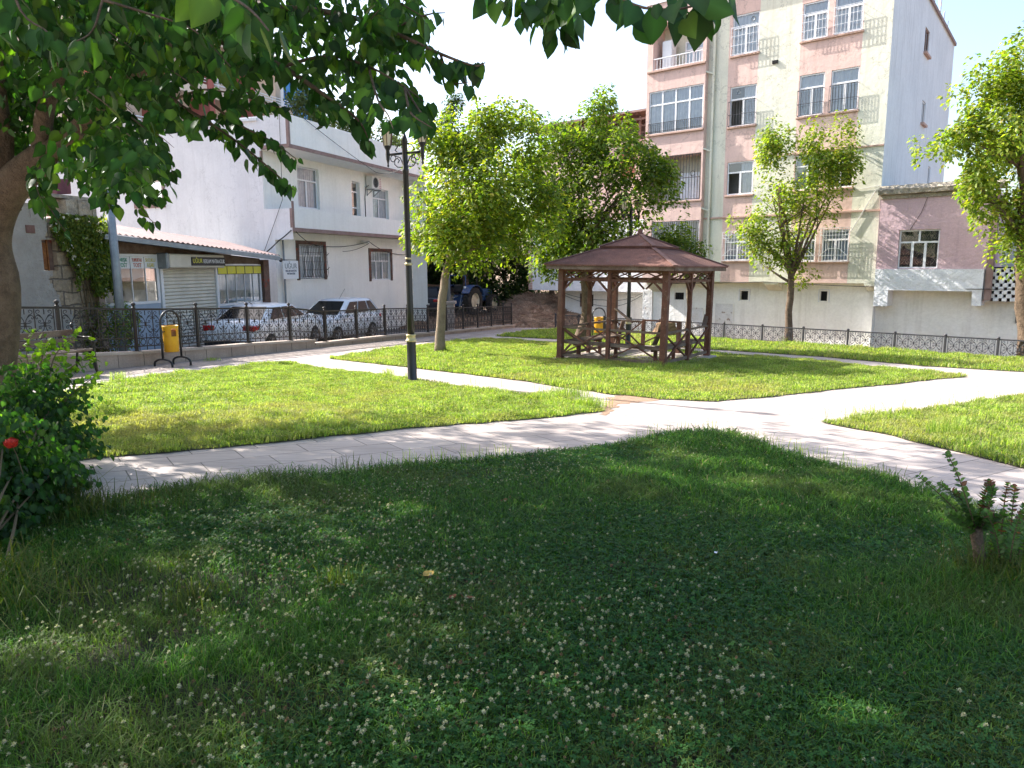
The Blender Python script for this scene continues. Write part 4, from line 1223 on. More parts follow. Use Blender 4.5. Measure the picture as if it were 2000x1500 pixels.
for x0, x1, z1 in ((-6.22, -5.42, .06), (-7.33, -6.74, -.14)):
    w = MB(); w.box(x0, x1, .482, .499, -1.5, z1); d_ = w.build('door', M['peel'], AP)
    g = MB(); g.bar((x0, .478, -1.5), (x0, .478, z1), .035, .02); g.bar((x1, .478, -1.5), (x1, .478, z1), .035, .02); g.bar((x0, .478, z1), (x1, .478, z1), .02, .035); g.build('frame', M['basewall'], d_)
w = MB()
for x0, x1, d1 in ((-4.0, -3.45, .32), (-6.9, -6.5, .25), (-.35, .02, .28), (-9.2, -8.4, .45)):
    w.add([(x0, .0, .935), (x1, .0, .935), (x1, .49, .935), (x0, .49, .935), (x0, .0, .86), (x1, .0, .86), (x1, .49, .935 - d1), (x0, .49, .935 - d1)],
          [(0, 4, 5, 1), (4, 7, 6, 5), (0, 3, 7, 4), (1, 5, 6, 2), (0, 1, 2, 3), (3, 2, 6, 7)])
w.build('corbel', M['cream'], AP)
w = MB(); w.box(-9.62, -9.15, .42, .498, -2.6, .93); w.build('peeling_pier', M['peel'], AP)
w = MB(); w.box(-4.05, -3.85, -.06, -.004, 8.93, 9.05); w.build('broken_hole', M['dark'], AP)

# ---------------------------------------------------------------- old mauve house at the right
OH = empty('old_house', (12.76, 26.49, 0), R(-41), 'old low house with a faded mauve upper wall over a whitewashed band', 'house')
w = MB()
wallgrid(w, .06, 3.34, 1.44, 3.93, -.15, [(.71, 1.95, 1.46, 2.75)], .16)
w.quad((3.34, -.15, .4), (3.34, 3, .4), (3.34, 3, 3.93), (3.34, -.15, 3.93)); w.quad((.06, 3, .9), (.06, -.15, .9), (.06, -.15, 3.93), (.06, 3, 3.93))
w.build('upper_wall', M['mauve'], OH)
w = MB(); w.box(.05, 3.30, -.19, .48, .72, 1.44)
w.box(.06, .50, -.185, .48, .16, .72); w.box(3.02, 3.29, -.185, .48, .26, .72)
w.build('whitewashed_band', M['whitewash'], OH)
w = MB(); n = 26
vs = []
for i in range(n + 1):
    x = .0 + 3.75 * i / n
    j = lambda s: random.uniform(-s, s)
    vs += [(x, -.34 + j(.02), 3.95 + j(.015)), (x, -.36 + j(.02), 4.10 + j(.02)), (x, -.18 + j(.04), 4.24 + j(.03)), (x, 1.4, 4.30), (x, -.12, 3.93)]
w.add(vs, [(i * 5 + a, i * 5 + 5 + a, i * 5 + 5 + b_, i * 5 + b_) for i in range(n) for a, b_ in ((0, 1), (1, 2), (2, 3), (4, 0))])
w.build('rough_coping', M['rubble'], OH)
w = MB(); w.box(.06, 3.34, -.20, -.152, 3.80, 3.92); w.build('cornice', M['rubble'], OH)
w = MB(); w.box(3.345, 3.53, -.14, .1, .45, 3.9); w.build('corner_pier', M['trim'], OH)
o = window(OH, .71, 1.95, 1.46, 2.75, -.15, 'turk3', curtain=None, glass='glass', dy=.08)
g = MB()
for i in range(4):
    cx_ = .71 + 1.24 * (i + .5) / 4
    for pl in motif(.30, .62):
        for z0 in (1.5, 2.1): g.tube([(cx_ + u, -.02 + .16, z0 + v) for u, v in pl], .007, 4, False)
g.build('grille', M['rimcream'], o)
w = MB(); w.box(3.54, 7.5, 1.4, 1.6, -2, 3.4); w.build('back_wall', M['grey_wall'], OH)
# pierced brick screen
w = MB()
bx, bz = .115, .10
for r_ in range(9):
    z = .42 + r_ * .115
    for i in range(22):
        x = 3.36 + i * .23 + (.115 if r_ % 2 else 0)
        w.box(x + random.uniform(-.008, .008), x + .135 + random.uniform(-.01, .01), -.02 + random.uniform(-.01, .01), .14, z, z + .092)
    w.box(3.34, 8.6, .0, .12, z + .094, z + .114)
w.box(3.305, 3.42, -.04, .16, .4, 1.47)
w.build('pierced_brickwork', M['whitewash'], OH)
w = MB(); w.box(3.43, 8.6, .35, .40, .4, 1.5); w.build('screen_back', M['dark'], OH)
w = MB(); w.box(4.22, 4.72, .42, .495, -.28, .10); v = w.build('vent_window', M['dark'], OH)
g = MB()
for k in range(3):
    for pl in motif(.15, .36): g.tube([(4.30 + .16 * k + u, .41, -.27 + vv) for u, vv in pl], .006, 4, False)
for x in (4.2, 4.74): g.bar((x, .41, -.30), (x, .41, .12), .02)
g.build('grille', M['iron_grey'], v)

# ---------------------------------------------------------------- white and pink house behind the pavilion
CH = empty('corner_house', (12.76, 26.49, 0), R(-41), 'white walled house with a pink upper floor and brown tin roof behind the trees', 'house')
w = MB()
wallgrid(w, -17.42, -9.8, .38, 3.7, 2.0)
w.quad((-17.42, 9, .38), (-17.42, 2.0, .38), (-17.42, 2.0, 3.7), (-17.42, 9, 3.7)); w.quad((-17.42, 2.0, .38), (-9.8, 2.0, .38), (-9.8, 2.8, .38), (-17.42, 2.8, .38))
w.build('white_wall', M['whitewash'], CH)
w = MB()
wallgrid(w, -16.1, -9.62, -2.7, .379, 2.8, [(-14.5, -13.9, -.42, .18)], .2)
w.quad((-16.1, 9, -2.7), (-16.1, 2.8, -2.7), (-16.1, 2.8, .379), (-16.1, 9, .379)); w.quad((-9.62, .5, -2.7), (-9.62, 2.8, -2.7), (-9.62, 2.8, .9), (-9.62, .5, .9))
w.build('base_wall', M['basewall'], CH)
w = MB(); w.box(-14.52, -13.88, 2.95, 3.2, -.44, .2); v = w.build('vent_window', M['dark'], CH)
g = MB()
for k in range(4): g.bar((-14.44 + .16 * k, 2.86, -.42), (-14.44 + .16 * k, 2.86, .18), .012)
for k in range(4): g.bar((-14.5, 2.86, -.36 + .16 * k), (-13.9, 2.86, -.36 + .16 * k), .012)
g.bar((-14.62, 2.78, -.45), (-14.62, 2.78, .22), .16, .03); g.build('grille', M['rust_post'], v)
w = MB()
for k in range(26): w.box(-17.44 - (.02 if k % 2 else 0), -17.2, 1.985, 2.1, .40 + .125 * k, .51 + .125 * k)
w.build('brick_quoin', M['sill'], CH)
w = MB(); wallgrid(w, -16.9, -9.2, 3.7, 7.25, 2.1, [(-12.0, -11.2, 5.6, 7.0)], .1)
w.quad((-16.9, 9, 3.7), (-16.9, 2.1, 3.7), (-16.9, 2.1, 7.25), (-16.9, 9, 7.25)); w.build('pink_wall', M['pink'], CH)
w = MB(); w.box(-12.0, -11.2, 2.16, 2.2, 5.6, 7.0); w.build('door', M['far_red'], CH)
w = MB(); n = 60
for i in range(n):
    x0, x1 = -17.1 + 7.9 * i / n, -17.1 + 7.9 * (i + 1) / n
    zz = lambda k: .03 * (k % 2)
    w.quad((x0, 1.6, 8.38 + zz(i)), (x1, 1.6, 8.38 + zz(i + 1)), (x1, 9, 8.0 + zz(i + 1)), (x0, 9, 8.0 + zz(i)))
w.build('tin_roof', M['tin_brown'], CH)
w = MB(); w.bar((-17.1, 1.6, 8.42), (-9.2, 1.6, 8.42), .06, .09)
for k in range(4): w.bar((-17.0, 1.9 + .5 * k, 8.12 - .2 * k), (-9.3, 1.9 + .5 * k, 8.12 - .2 * k), .06, .08)
for k in range(6): w.bar((-16.8 + 1.45 * k, 2.15, 7.25), (-16.8 + 1.45 * k, 2.15, 8.3), .08)
w.box(-16.9, -9.2, 3.9, 4.0, 7.25, 8.2)
w.build('roof_frame', M['trim'], CH)

# ---------------------------------------------------------------- white house on the street
WH = empty('white_house', (-7.87, 27.5, 0), R(70), 'two storey white house with brown trim, a long balcony and a blank side wall', 'house')
LX = 10.75
w = MB()
hW = [(2.09, 3.54, 3.92, 5.50), (5.98, 6.66, 3.74, 5.30), (7.74, 9.22, 3.83, 5.18)]
wallgrid(w, 0, LX, 2.9, 5.78, 1.2, hW, .22)
hG = [(1.38, 3.02, 1.15, 2.47), (6.70, 8.48, 1.0, 2.28)]
wallgrid(w, 0, LX, -2.4, 2.9, .8, hG, .14)
# parapet, its soffit, the balcony band
w.quad((0, 0, 5.88), (LX, 0, 5.88), (LX, 0, 6.95), (0, 0, 6.95)); w.quad((0, .16, 5.88), (0, .16, 6.95), (LX, .16, 6.95), (LX, .16, 5.88)); w.quad((0, 0, 6.95), (LX, 0, 6.95), (LX, .16, 6.95), (0, .16, 6.95))
w.quad((0, 0, 5.80), (LX, 0, 5.80), (LX, 1.2, 5.78), (0, 1.2, 5.78)); w.quad((0, 0, 5.80), (0, 0, 5.88), (LX, 0, 5.88), (LX, 0, 5.80))
w.quad((0, 0, 2.95), (LX, 0, 2.95), (LX, 0, 3.70), (0, 0, 3.70)); w.quad((0, 0, 3.70), (LX, 0, 3.70), (LX, .14, 3.70), (0, .14, 3.70)); w.quad((0, .14, 3.70), (LX, .14, 3.70), (LX, .14, 2.95), (0, .14, 2.95))
w.quad((0, 0, 2.95), (0, 1.2, 2.95), (LX, 1.2, 2.95), (LX, 0, 2.95)); w.quad((0, .14, 3.0), (LX, .14, 3.0), (LX, 1.2, 3.0), (0, 1.2, 3.0))
w.quad((LX, 0, -2.4), (LX, 12, -2.4), (LX, 12, 6.95), (LX, 0, 6.95))
w.build('front_wall', M['white_front'], WH)
w = MB()
def fl(s, z, o=0): return (-o, s, z)
wallgrid(w, 1.2, 14, 2.6, 5.80, 0, [(5.85, 7.2, 4.02, 4.92)], .12); wallgrid(w, .8, 14, -2.4, 2.6, 0); wallgrid(w, 0, 14, 5.8, 6.95, 0); wallgrid(w, 0, 1.2, 2.6, 3.70, 0)
w.v = [fl(x, z, -y) for x, y, z in w.v]
w.build('side_wall', M['white_house'], WH)
w = MB()
w.box(-.03, LX, -.035, -.002, 5.80, 5.93); w.box(-.035, -.002, -.035, 1.2, 5.80, 5.93); w.box(-.032, .06, -.036, -.003, 5.93, 6.95); w.box(-.034, -.003, -.03, .07, 5.93, 6.95)
w.box(-.03, LX, -.035, -.002, 2.88, 3.02); w.box(-.032, .07, -.036, -.003, 3.02, 3.95); w.box(-.034, -.003, -.03, .08, 3.02, 3.70)
for k in range(24): w.box(-.03, .05, 1.17, 1.25, 4.9 + .036 * k, 4.92 + .036 * k)
w.build('trim', M['trim'], WH)
w = MB(); w.box(-.06, .2, 1.3, 13, 6.8, 6.9); w.quad((0, .2, 6.2), (LX, .2, 6.2), (LX, 13, 6.2), (0, 13, 6.2)); w.build('roof', M['grey_wall'], WH)
ow = window(WH, *hW[0], 1.2, 'turk', dy=.12, curtain='curtain'); window(WH, *hW[1], 1.2, 'tall', dy=.14, curtain=None); window(WH, *hW[2], 1.2, 'turk', dy=.12, curtain='curtain')
oa = window(WH, *hG[0], .8, 'turk3', dy=.08, curtain='curtain', fm='upvc'); ob = window(WH, *hG[1], .8, 'turk3', dy=.08, curtain='curtain', fm='upvc')
for o, h in ((oa, hG[0]), (ob, hG[1])):
    a, b_, c_, d = h; g = MB()
    g.box(a - .17, b_ + .17, .765, .797, d + .003, d + .15); g.box(a - .17, a - .003, .768, .797, c_ - .04, d + .003); g.box(b_ + .003, b_ + .17, .768, .797, c_ - .04, d + .003)
    g.build('surround', M['rust_post'], o)
g = MB(); a, b_, c_, d = hG[0]
for i in range(16):
    x = a + (b_ - a) * i / 15
    g.tube([(x, .78, d - .03), (x, .66, d - .05), (x, .62, (c_ + d) / 2), (x, .58, c_ + .25), (x, .66, c_ + .02), (x, .78, c_ + .02)], .009, 4)
for z in (c_ + .1, c_ + .35, (c_ + d) / 2, d - .3, d - .1): g.bar((a, .61, z), (b_, .61, z), .015)
for z in (c_ + .35, d - .4): g.tube([(b_, .62, z), (b_ + .2, .66, z + .1), (b_ + .2, .78, z)], .01, 4)
g.build('grille', M['iron'], oa)
g = MB(); a, b_, c_, d = hG[1]
for i in range(9): g.bar((a + (b_ - a) * i / 8, .80, d - .42), (a + (b_ - a) * i / 8, .80, d), .012)
g.build('grille', M['galv'], ob)
sw = window(WH, 5.87, 7.18, 4.02, 4.92, 0, 'two', dy=.05, curtain=None, xf=lambda x, y, z: fl(x, z, -y))
g = MB(); g.box(5.75, 7.3, -.04, -.004, 3.90, 4.018); g.box(5.75, 5.868, -.042, -.004, 4.02, 5.02); g.box(7.182, 7.3, -.042, -.004, 4.02, 5.02); g.box(5.75, 7.3, -.04, -.004, 4.925, 5.04)
g.v = [fl(x, z, -y) for x, y, z in g.v]; g.build('surround', M['trim'], sw)
w = MB(); w.tube([(.35, .72, -2), (.35, .72, 2.6)], .035, 8); w.build('drain_pipe', M['galv'], WH, True)
w = MB(); w.cbox(5.9, 6.15, .45, .78, 2.62, 2.74, .01); w.build('junction_box', M['upvc'], WH)

# air conditioner on the front wall
th = R(70)
def wh(x, y, z): return Vector((-7.87 + x * math.cos(th) - y * math.sin(th), 27.5 + x * math.sin(th) + y * math.cos(th), z))
AC = empty('air_conditioner', wh(7.55, 1.0, 5.02), th, 'white air conditioner unit fixed above the balcony of the white house', 'air conditioner')
w = MB(); w.cbox(-.42, .42, -.16, .16, .06, .62, .02); w.build('casing', M['ac'], AC)
w = MB(); w.ring((-.10, -.165, .34), .22, .015, 1, 24, 5)
for r_ in (.05, .10, .15, .19): w.ring((-.10, -.168, .34), r_, .005, 1, 18, 4)
w.build('fan_guard', M['galv'], AC)
w = MB(); w.lathe([(.21, 0), (.2, .004)], (0, 0, 0), 20); w.v = [(x - .10, -.1625 - z * .1, y + .34) for x, y, z in w.v]; w.build('fan_opening', M['dark'], AC)
w = MB()
for x in (-.3, .3): w.bar((x, -.2, .03), (x, .2, .03), .04); w.bar((x, .19, -.25), (x, .19, .05), .04); w.bar((x, -.12, .02), (x, .19, -.22), .025)
w.build('bracket', M['galv'], AC)
w = MB()
for k in range(6):
    w.box(.22, .38, -.1635, -.1615, .12 + .08 * k, .14 + .08 * k)
w.build('grid_marks', M['inkpink'], AC)
w = MB(); w.tube([(-.45, .0, .2), (-.55, .1, .1), (-.52, .17, -.3), (-.5, .18, -1.3)], .018, 6); w.build('pipe', M['cable'], AC)

# ---------------------------------------------------------------- the shop under the tin lean-to
SH = empty('corner_shop', (-8.75, 26.6, 0), R(76), 'single storey corner shop with a pinkish corrugated lean-to roof, roller shutter and glass fronts', 'shop')
BZ = -1.6
w = MB()     # board fascia wall above the glazing and the piers
def zroof(x): return 1.93 - .0585 * (x + .15)
def wedge(mb, x0, x1, y0, y1, z0, f): mb.add([(x0, y0, z0), (x1, y0, z0), (x1, y1, z0), (x0, y1, z0), (x0, y0, f(x0)), (x1, y0, f(x1)), (x1, y1, f(x1)), (x0, y1, f(x0))], [(0, 3, 2, 1), (4, 5, 6, 7), (0, 1, 5, 4), (1, 2, 6, 5), (2, 3, 7, 6), (3, 0, 4, 7)])
wedge(w, -7.40, -5.30, .02, .1, 1.99, lambda x: zroof(x) - .02); wedge(w, -5.30, -2.66, .02, .1, 1.70, lambda x: zroof(x) - .02); wedge(w, -2.66, -.12, .02, .1, 1.72, lambda x: zroof(x) - .02)
w.build('board_fascia', M['woodgrey'], SH)
w = MB(); n = 74
for i in range(n):
    x0, x1 = -7.9 + 8.1 * i / n, -7.9 + 8.1 * (i + 1) / n
    q = lambda k: .022 * (1 if k % 2 else -1)
    w.quad((x0, -.62, zroof(x0) + .10 + q(i)), (x1, -.62, zroof(x1) + .10 + q(i + 1)), (x1, 1.6, zroof(x1) + .62 + q(i + 1)), (x0, 1.6, zroof(x0) + .62 + q(i)))
w.build('tin_roof', M['tin'], SH)
w = MB(); w.bar((-7.85, -.60, zroof(-7.85) + .0), (.15, -.60, zroof(.15) + .0), .05, .13); w.build('eaves_channel', M['steel_blue'], SH)
w = MB(); wedge(w, -7.8, .1, -.55, .1, 1.0, lambda x: zroof(x) + .06)
w = MB(); w.quad((-7.8, -.57, zroof(-7.8) + .03), (.1, -.57, zroof(.1) + .03), (.1, 1.5, zroof(.1) + .30), (-7.8, 1.5, zroof(-7.8) + .30)); w.build('soffit', M['woodgrey'], SH)
w = MB(); w.quad((-7.4, 1.4, BZ), (.3, 1.4, BZ), (.3, 1.4, 2.5), (-7.4, 1.4, 2.5)); w.box(-5.31, -5.27, .1, 1.39, BZ, 2.1); w.box(-2.68, -2.64, .1, 1.39, BZ, 1.9)
w.build('back_wall', M['basewall'], SH)
def glazing(x0, x1, z0, z1, nb, name):
    f = MB()
    f.box(x0, x1, -.03, .05, z1 - .07, z1); f.box(x0, x1, -.03, .05, z0, z0 + .07); f.box(x0, x0 + .05, -.028, .048, z0 + .07, z1 - .07); f.box(x1 - .09, x1, -.028, .048, z0 + .07, z1 - .07)
    for k in range(1, nb): f.box(x0 + (x1 - x0) * k / nb - .012, x0 + (x1 - x0) * k / nb + .012, -.02, .03, z0 + .07, z1 - .07)
    o = f.build('glazed_front', M['upvc'], SH)
    g = MB(); g.quad((x0 + .05, .0, z0 + .07), (x1 - .05, .0, z0 + .07), (x1 - .05, .0, z1 - .07), (x0 + .05, .0, z1 - .07)); g.build('pane', M['shopglass'], o)
    return o
g1 = glazing(-7.40, -5.30, .62, 1.98, 4, 'g')
g2 = glazing(-2.62, -.16, .38, 1.71, 5, 'g')
for x0, x1, z1 in ((-7.40, -5.30, .615), (-2.62, -.16, .375)):
    w = MB(); w.box(x0, x1, -.02, .05, BZ, z1); w.build('lower_panel', M['panelblue'], SH)
# scalloped lace in the snack bar window, blinds in the print shop
w = MB(); n = 40
for i in range(n):
    u0, u1 = -7.2 + 1.85 * i / n, -7.2 + 1.85 * (i + 1) / n
    lo = lambda u: (.95 if u < -6.75 else 1.28) + .07 * abs(math.sin((u + 7.2) * 5.2))
    w.quad((u0, .22, lo(u0)), (u1, .22, lo(u1)), (u1, .22, 1.9), (u0, .22, 1.9))
w.build('lace_curtain', M['curtain'], g1)
w = MB(); w.box(-6.45, -6.15, .9, .93, 1.05, 1.25); w.box(-6.62, -6.42, .9, .93, .98, 1.16); w.build('counter_screen', M['dark'], g1)
w = MB(); w.box(-7.3, -5.35, 1.2, 1.38, .62, 1.95); w.build('dark_interior_panel', M['dark'], g1)  # near-black panel: the dim shop interior put into its colour
w = MB(); n = 24
for i in range(n):
    u0, u1 = -2.55 + 2.1 * i / n, -2.55 + 2.1 * (i + 1) / n
    q = lambda u: .25 + .02 * math.sin(u * 30)
    w.quad((u0, q(u0), .46), (u1, q(u1), .46), (u1, q(u1), 1.62), (u0, q(u0), 1.62))
w.build('blind', M['curtain_blue'], g2)
# roller shutter with its box
w = MB(); n = 30
for i in range(n):
    z0 = -1.5 + (1.62 + 1.5) * i / n; z1 = -1.5 + (1.62 + 1.5) * (i + 1) / n
    w.quad((-5.14, .02, z0), (-2.72, .02, z0), (-2.72, -.012, z0 + (z1 - z0) * .35), (-5.14, -.012, z0 + (z1 - z0) * .35)); w.quad((-5.14, -.012, z0 + (z1 - z0) * .35), (-2.72, -.012, z0 + (z1 - z0) * .35), (-2.72, .02, z1), (-5.14, .02, z1))
w.build('roller_shutter', M['shutter'], SH)
for x0, x1 in ((-5.26, -5.15), (-2.71, -2.64)):
    w = MB(); w.box(x0, x1, -.05, .04, BZ, 1.65); w.build('shutter_guide', M['upvc'], SH)
w = MB(); w.cbox(-5.18, -2.62, -.32, .015, 1.60, 2.0, .03); w.build('shutter_box', M['shutter'], SH)
w = MB(); w.cbox(-5.32, -5.185, -.34, .018, 1.58, 2.02, .03); w.bar((-5.33, -.2, 1.8), (-5.33, -.05, 1.8), .02); w.build('shutter_motor', M['galv'], SH)
w = MB(); w.box(-.12, .22, -.12, .1, BZ, zroof(.1) - .05); w.build('corner_post', M['rust_post'], SH)
w = MB(); w.box(-7.62, -7.42, -.08, .1, BZ, 2.2); w.build('corner_pier', M['wallstone'], SH)
# signs
sb = MB(); sb.box(-4.25, -2.63, -.345, -.325, 1.665, 1.915); so = sb.build('name_board', M['signdark'], SH)
lettering('UĞUR', .19, M['signyellow'], so, (-3.98, -.347, 1.80), (R(90), 0, 0), squeeze=.85)
lettering('REKLAM MATBAACILIK', .17, M['signwhite'], so, (-3.19, -.347, 1.79), (R(90), 0, 0), squeeze=.60)
for x0, x1, l1, l2, ink in ((-6.93, -6.42, 'KARIŞIK', 'TOST', 'inkgreen'), (-6.40, -5.89, 'YUMURTALI', 'TOST', 'inkred'), (-5.87, -5.38, 'SUCUKLU', 'KAŞARLI', 'inkyellow')):
    sb = MB(); sb.box(x0, x1, -.045, -.032, 1.59, 1.905); so = sb.build('menu_board', M['signwhite'], SH)
    cx_ = (x0 + x1) / 2
    lettering(l1, .13, M[ink], so, (cx_, -.047, 1.815), (R(90), 0, 0), squeeze=.48 / (.10 * len(l1)), bold=.002)
    lettering(l2, .15, M[ink], so, (cx_, -.047, 1.675), (R(90), 0, 0), squeeze=.38 / (.115 * len(l2)), bold=.002)
for k in range(5):
    x0 = -2.62 + .492 * k
    sb = MB(); sb.box(x0 + .008, x0 + .482, -.045, -.032, 1.40, 1.65); so = sb.build('yellow_board', M['signyellow'], SH)
    f = MB()
    for a, b_, c_, d in ((x0, x0 + .49, 1.385, 1.405), (x0, x0 + .49, 1.645, 1.665), (x0, x0 + .014, 1.405, 1.645), (x0 + .476, x0 + .49, 1.405, 1.645)): f.box(a, b_, -.05, -.03, c_, d)
    f.build('board_edge', M['signdark'], so)

# hanging sign on the house wall
SG = empty('wall_sign', wh(.22, .35, 1.18), th, 'pale square hanging sign on the corner of the white house', 'sign')
w = MB(); w.cbox(-.45, .45, -.02, .02, 0, .66, .004); w.build('board', M['signwhite'], SG)
w = MB(); w.bar((-.5, 0, .69), (.5, 0, .69), .025); w.bar((.462, 0, 0), (.462, 0, .70), .022); w.bar((-.3, 0, .69), (-.3, .45, .69), .02); w.bar((.3, 0, .69), (.3, .45, .69), .02); w.bar((-.58, 0, .64), (-.5, 0, .72), .08); w.build('bracket', M['iron'], SG)
lettering('UĞUR', .27, M['inkgrey'], SG, (0, -.022, .46), (R(90), 0, 0), squeeze=.98)
lettering('REKLAM DAVETİYE', .095, M['inkblue'], SG, (0, -.022, .29), (R(90), 0, 0), squeeze=.80, bold=.001)
lettering('MATBAACILIK', .095, M['inkblue'], SG, (0, -.022, .19), (R(90), 0, 0), squeeze=.80, bold=.001)
# ---------------------------------------------------------------- leaves and trees
LEAF4 = (np.array([(0, 0, 0), (-.30, .45, .10), (0, 1, -.06), (.30, .45, .10)]), [np.array([[0, 1, 2], [0, 2, 3]])])
_mv = [(0, 0, 0), (0, .15, -.02), (0, .4, -.03), (0, .7, -.03), (0, 1.0, -.10)]
_ml = [(-.20, -.09, .05), (-.41, .14, .09), (-.45, .40, .09), (-.27, .70, .04)]
MULB = (np.array(_mv + _ml + [(-x, y, z) for x, y, z in _ml]),
        [np.array([[0, 5, 6, 1], [1, 6, 7, 2], [2, 7, 8, 3], [0, 1, 10, 9], [1, 2, 11, 10], [2, 3, 12, 11]]), np.array([[3, 8, 4], [3, 4, 12]])])
def leaf_cloud(name, P, D, N, L, tmpl, m, tint, parent=None, aspect=1.0, smooth=False):
    D = D / np.linalg.norm(D, axis=1, keepdims=True)
    Sd = np.cross(D, N); Sd /= np.maximum(np.linalg.norm(Sd, axis=1, keepdims=True), 1e-6)
    Nn = np.cross(Sd, D)
    T, Fs = tmpl
    k = len(T); n = len(P)
    vt = np.repeat(tint, k, 0)
    if k == 13: vt = vt * np.tile(np.array([1.7, 1.6, 1.5, 1.4, 1.2] + [.95] * 8), n)[:, None]     # the pale midrib
    V = P[:, None] + L[:, None, None] * (T[None, :, 0:1] * aspect * Sd[:, None] + T[None, :, 1:2] * D[:, None] + T[None, :, 2:3] * Nn[:, None])
    F = [(np.arange(n)[:, None, None] * k + f[None]).reshape(-1, f.shape[1]) for f in Fs]
    return mesh_np(name, V.reshape(-1, 3), F, 0, m, vt, parent, smooth)
def unit(n):
    v = RNG.normal(size=(n, 3)); return v / np.linalg.norm(v, axis=1, keepdims=True)
def limb(mb, p, q, r0, r1, bend=.12, n=7, sides=7):
    p, q = Vector(p), Vector(q)
    d = (q - p); o = d.orthogonal().normalized() * d.length * random.uniform(-bend, bend) + Vector((0, 0, d.length * random.uniform(0, bend)))
    pts = [p.lerp(q, t / n) + o * math.sin(PI * t / n) for t in range(n + 1)]
    mb.tube(pts, [r0 + (r1 - r0) * t / n for t in range(n + 1)], sides)
    return pts
TREECOL = {'lime': ([(0.235, 0.27, 0.045), (0.165, 0.215, 0.036), (0.10, 0.155, 0.028), (0.36, 0.33, 0.07)], [.36, .34, .20, .10]),
           'green': ([(0.15, 0.20, 0.034), (0.105, 0.155, 0.028), (0.22, 0.245, 0.045), (0.065, 0.11, 0.024)], [.35, .32, .2, .13]),
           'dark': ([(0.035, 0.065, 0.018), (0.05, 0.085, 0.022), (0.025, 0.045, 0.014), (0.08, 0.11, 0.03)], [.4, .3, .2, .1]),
           'grey': ([(0.16, 0.19, 0.085), (0.12, 0.155, 0.065), (0.20, 0.22, 0.10)], [.4, .4, .2])}
def crown(name, lobes, shoots, per, leaf, pal, parent, sl=.55, droop=.55, up=.65, off=(0, 0, 0), spz=1.5):
    # lobes: (centre, radii, weight); shoots scattered mostly near the surface, leaves hung along each shoot
    C, A = [], []
    wsum = sum(l[2] for l in lobes)
    for c, r, w in lobes:
        n = int(shoots * w / wsum)
        u = unit(n); rr = RNG.uniform(0, 1, n) ** (1 / 2.6)
        lump = 1 + .26 * np.sin(u[:, 0] * 5 + c[0]) * np.sin(u[:, 1] * 4 + c[1] * 3) + .17 * np.sin(u[:, 2] * 7 + u[:, 0] * 6)
        p = np.array(c) + u * np.array(r) * (rr * lump)[:, None]
        # gather the shoots into sprays, leaving gaps between them
        m_ = max(3, n // 9)
        cen = p[:m_]
        idx = RNG.integers(0, m_, n)
        sc = min(r) * .30
        p = cen[idx] + RNG.normal(0, 1, (n, 3)) * np.array([sc, sc, sc * spz]) * RNG.uniform(.5, 1.0, (m_, 1))[idx]
        q_ = np.linalg.norm((p - np.array(c)) / np.array(r), axis=1); p = p[q_ < 1.28]; n = len(p)
        u = (p - np.array(c)) / np.array(r); u /= np.maximum(np.linalg.norm(u, axis=1, keepdims=True), .2)
        a = u * (1.0 - up) + np.array([0, 0, up]) + RNG.normal(0, .25, (n, 3))
        C.append(p); A.append(a / np.linalg.norm(a, axis=1, keepdims=True))
    C = np.concatenate(C); A = np.concatenate(A); n = len(C)
    stint = RNG.uniform(.75, 1.25, n)
    t = RNG.uniform(0, 1, (n, per))
    side = unit(n * per).reshape(n, per, 3)
    side -= (side * A[:, None]).sum(2, keepdims=True) * A[:, None]
    side /= np.maximum(np.linalg.norm(side, axis=2, keepdims=True), 1e-6)
    spread = leaf * (0.5 + 1.6 * (1 - t)[:, :, None] ** .7)
    P = C[:, None] + A[:, None] * (t * sl)[:, :, None] + side * spread
    D = side * .8 + A[:, None] * .25 - np.array([0, 0, droop]) + RNG.normal(0, .25, (n, per, 3))
    N = A[:, None] * .5 + np.array([0, 0, .7]) + RNG.normal(0, .45, (n, per, 3))
    P = P.reshape(-1, 3) - np.array(off); D = D.reshape(-1, 3); N = N.reshape(-1, 3)
    cols, pr = TREECOL[pal]
    tn = tints(len(P), cols, pr, .2) * np.repeat(stint, per)[:, None]
    return leaf_cloud(name, P, D, N, leaf * RNG.uniform(.65, 1.3, len(P)), LEAF4, M['leaf'], tn, parent), C
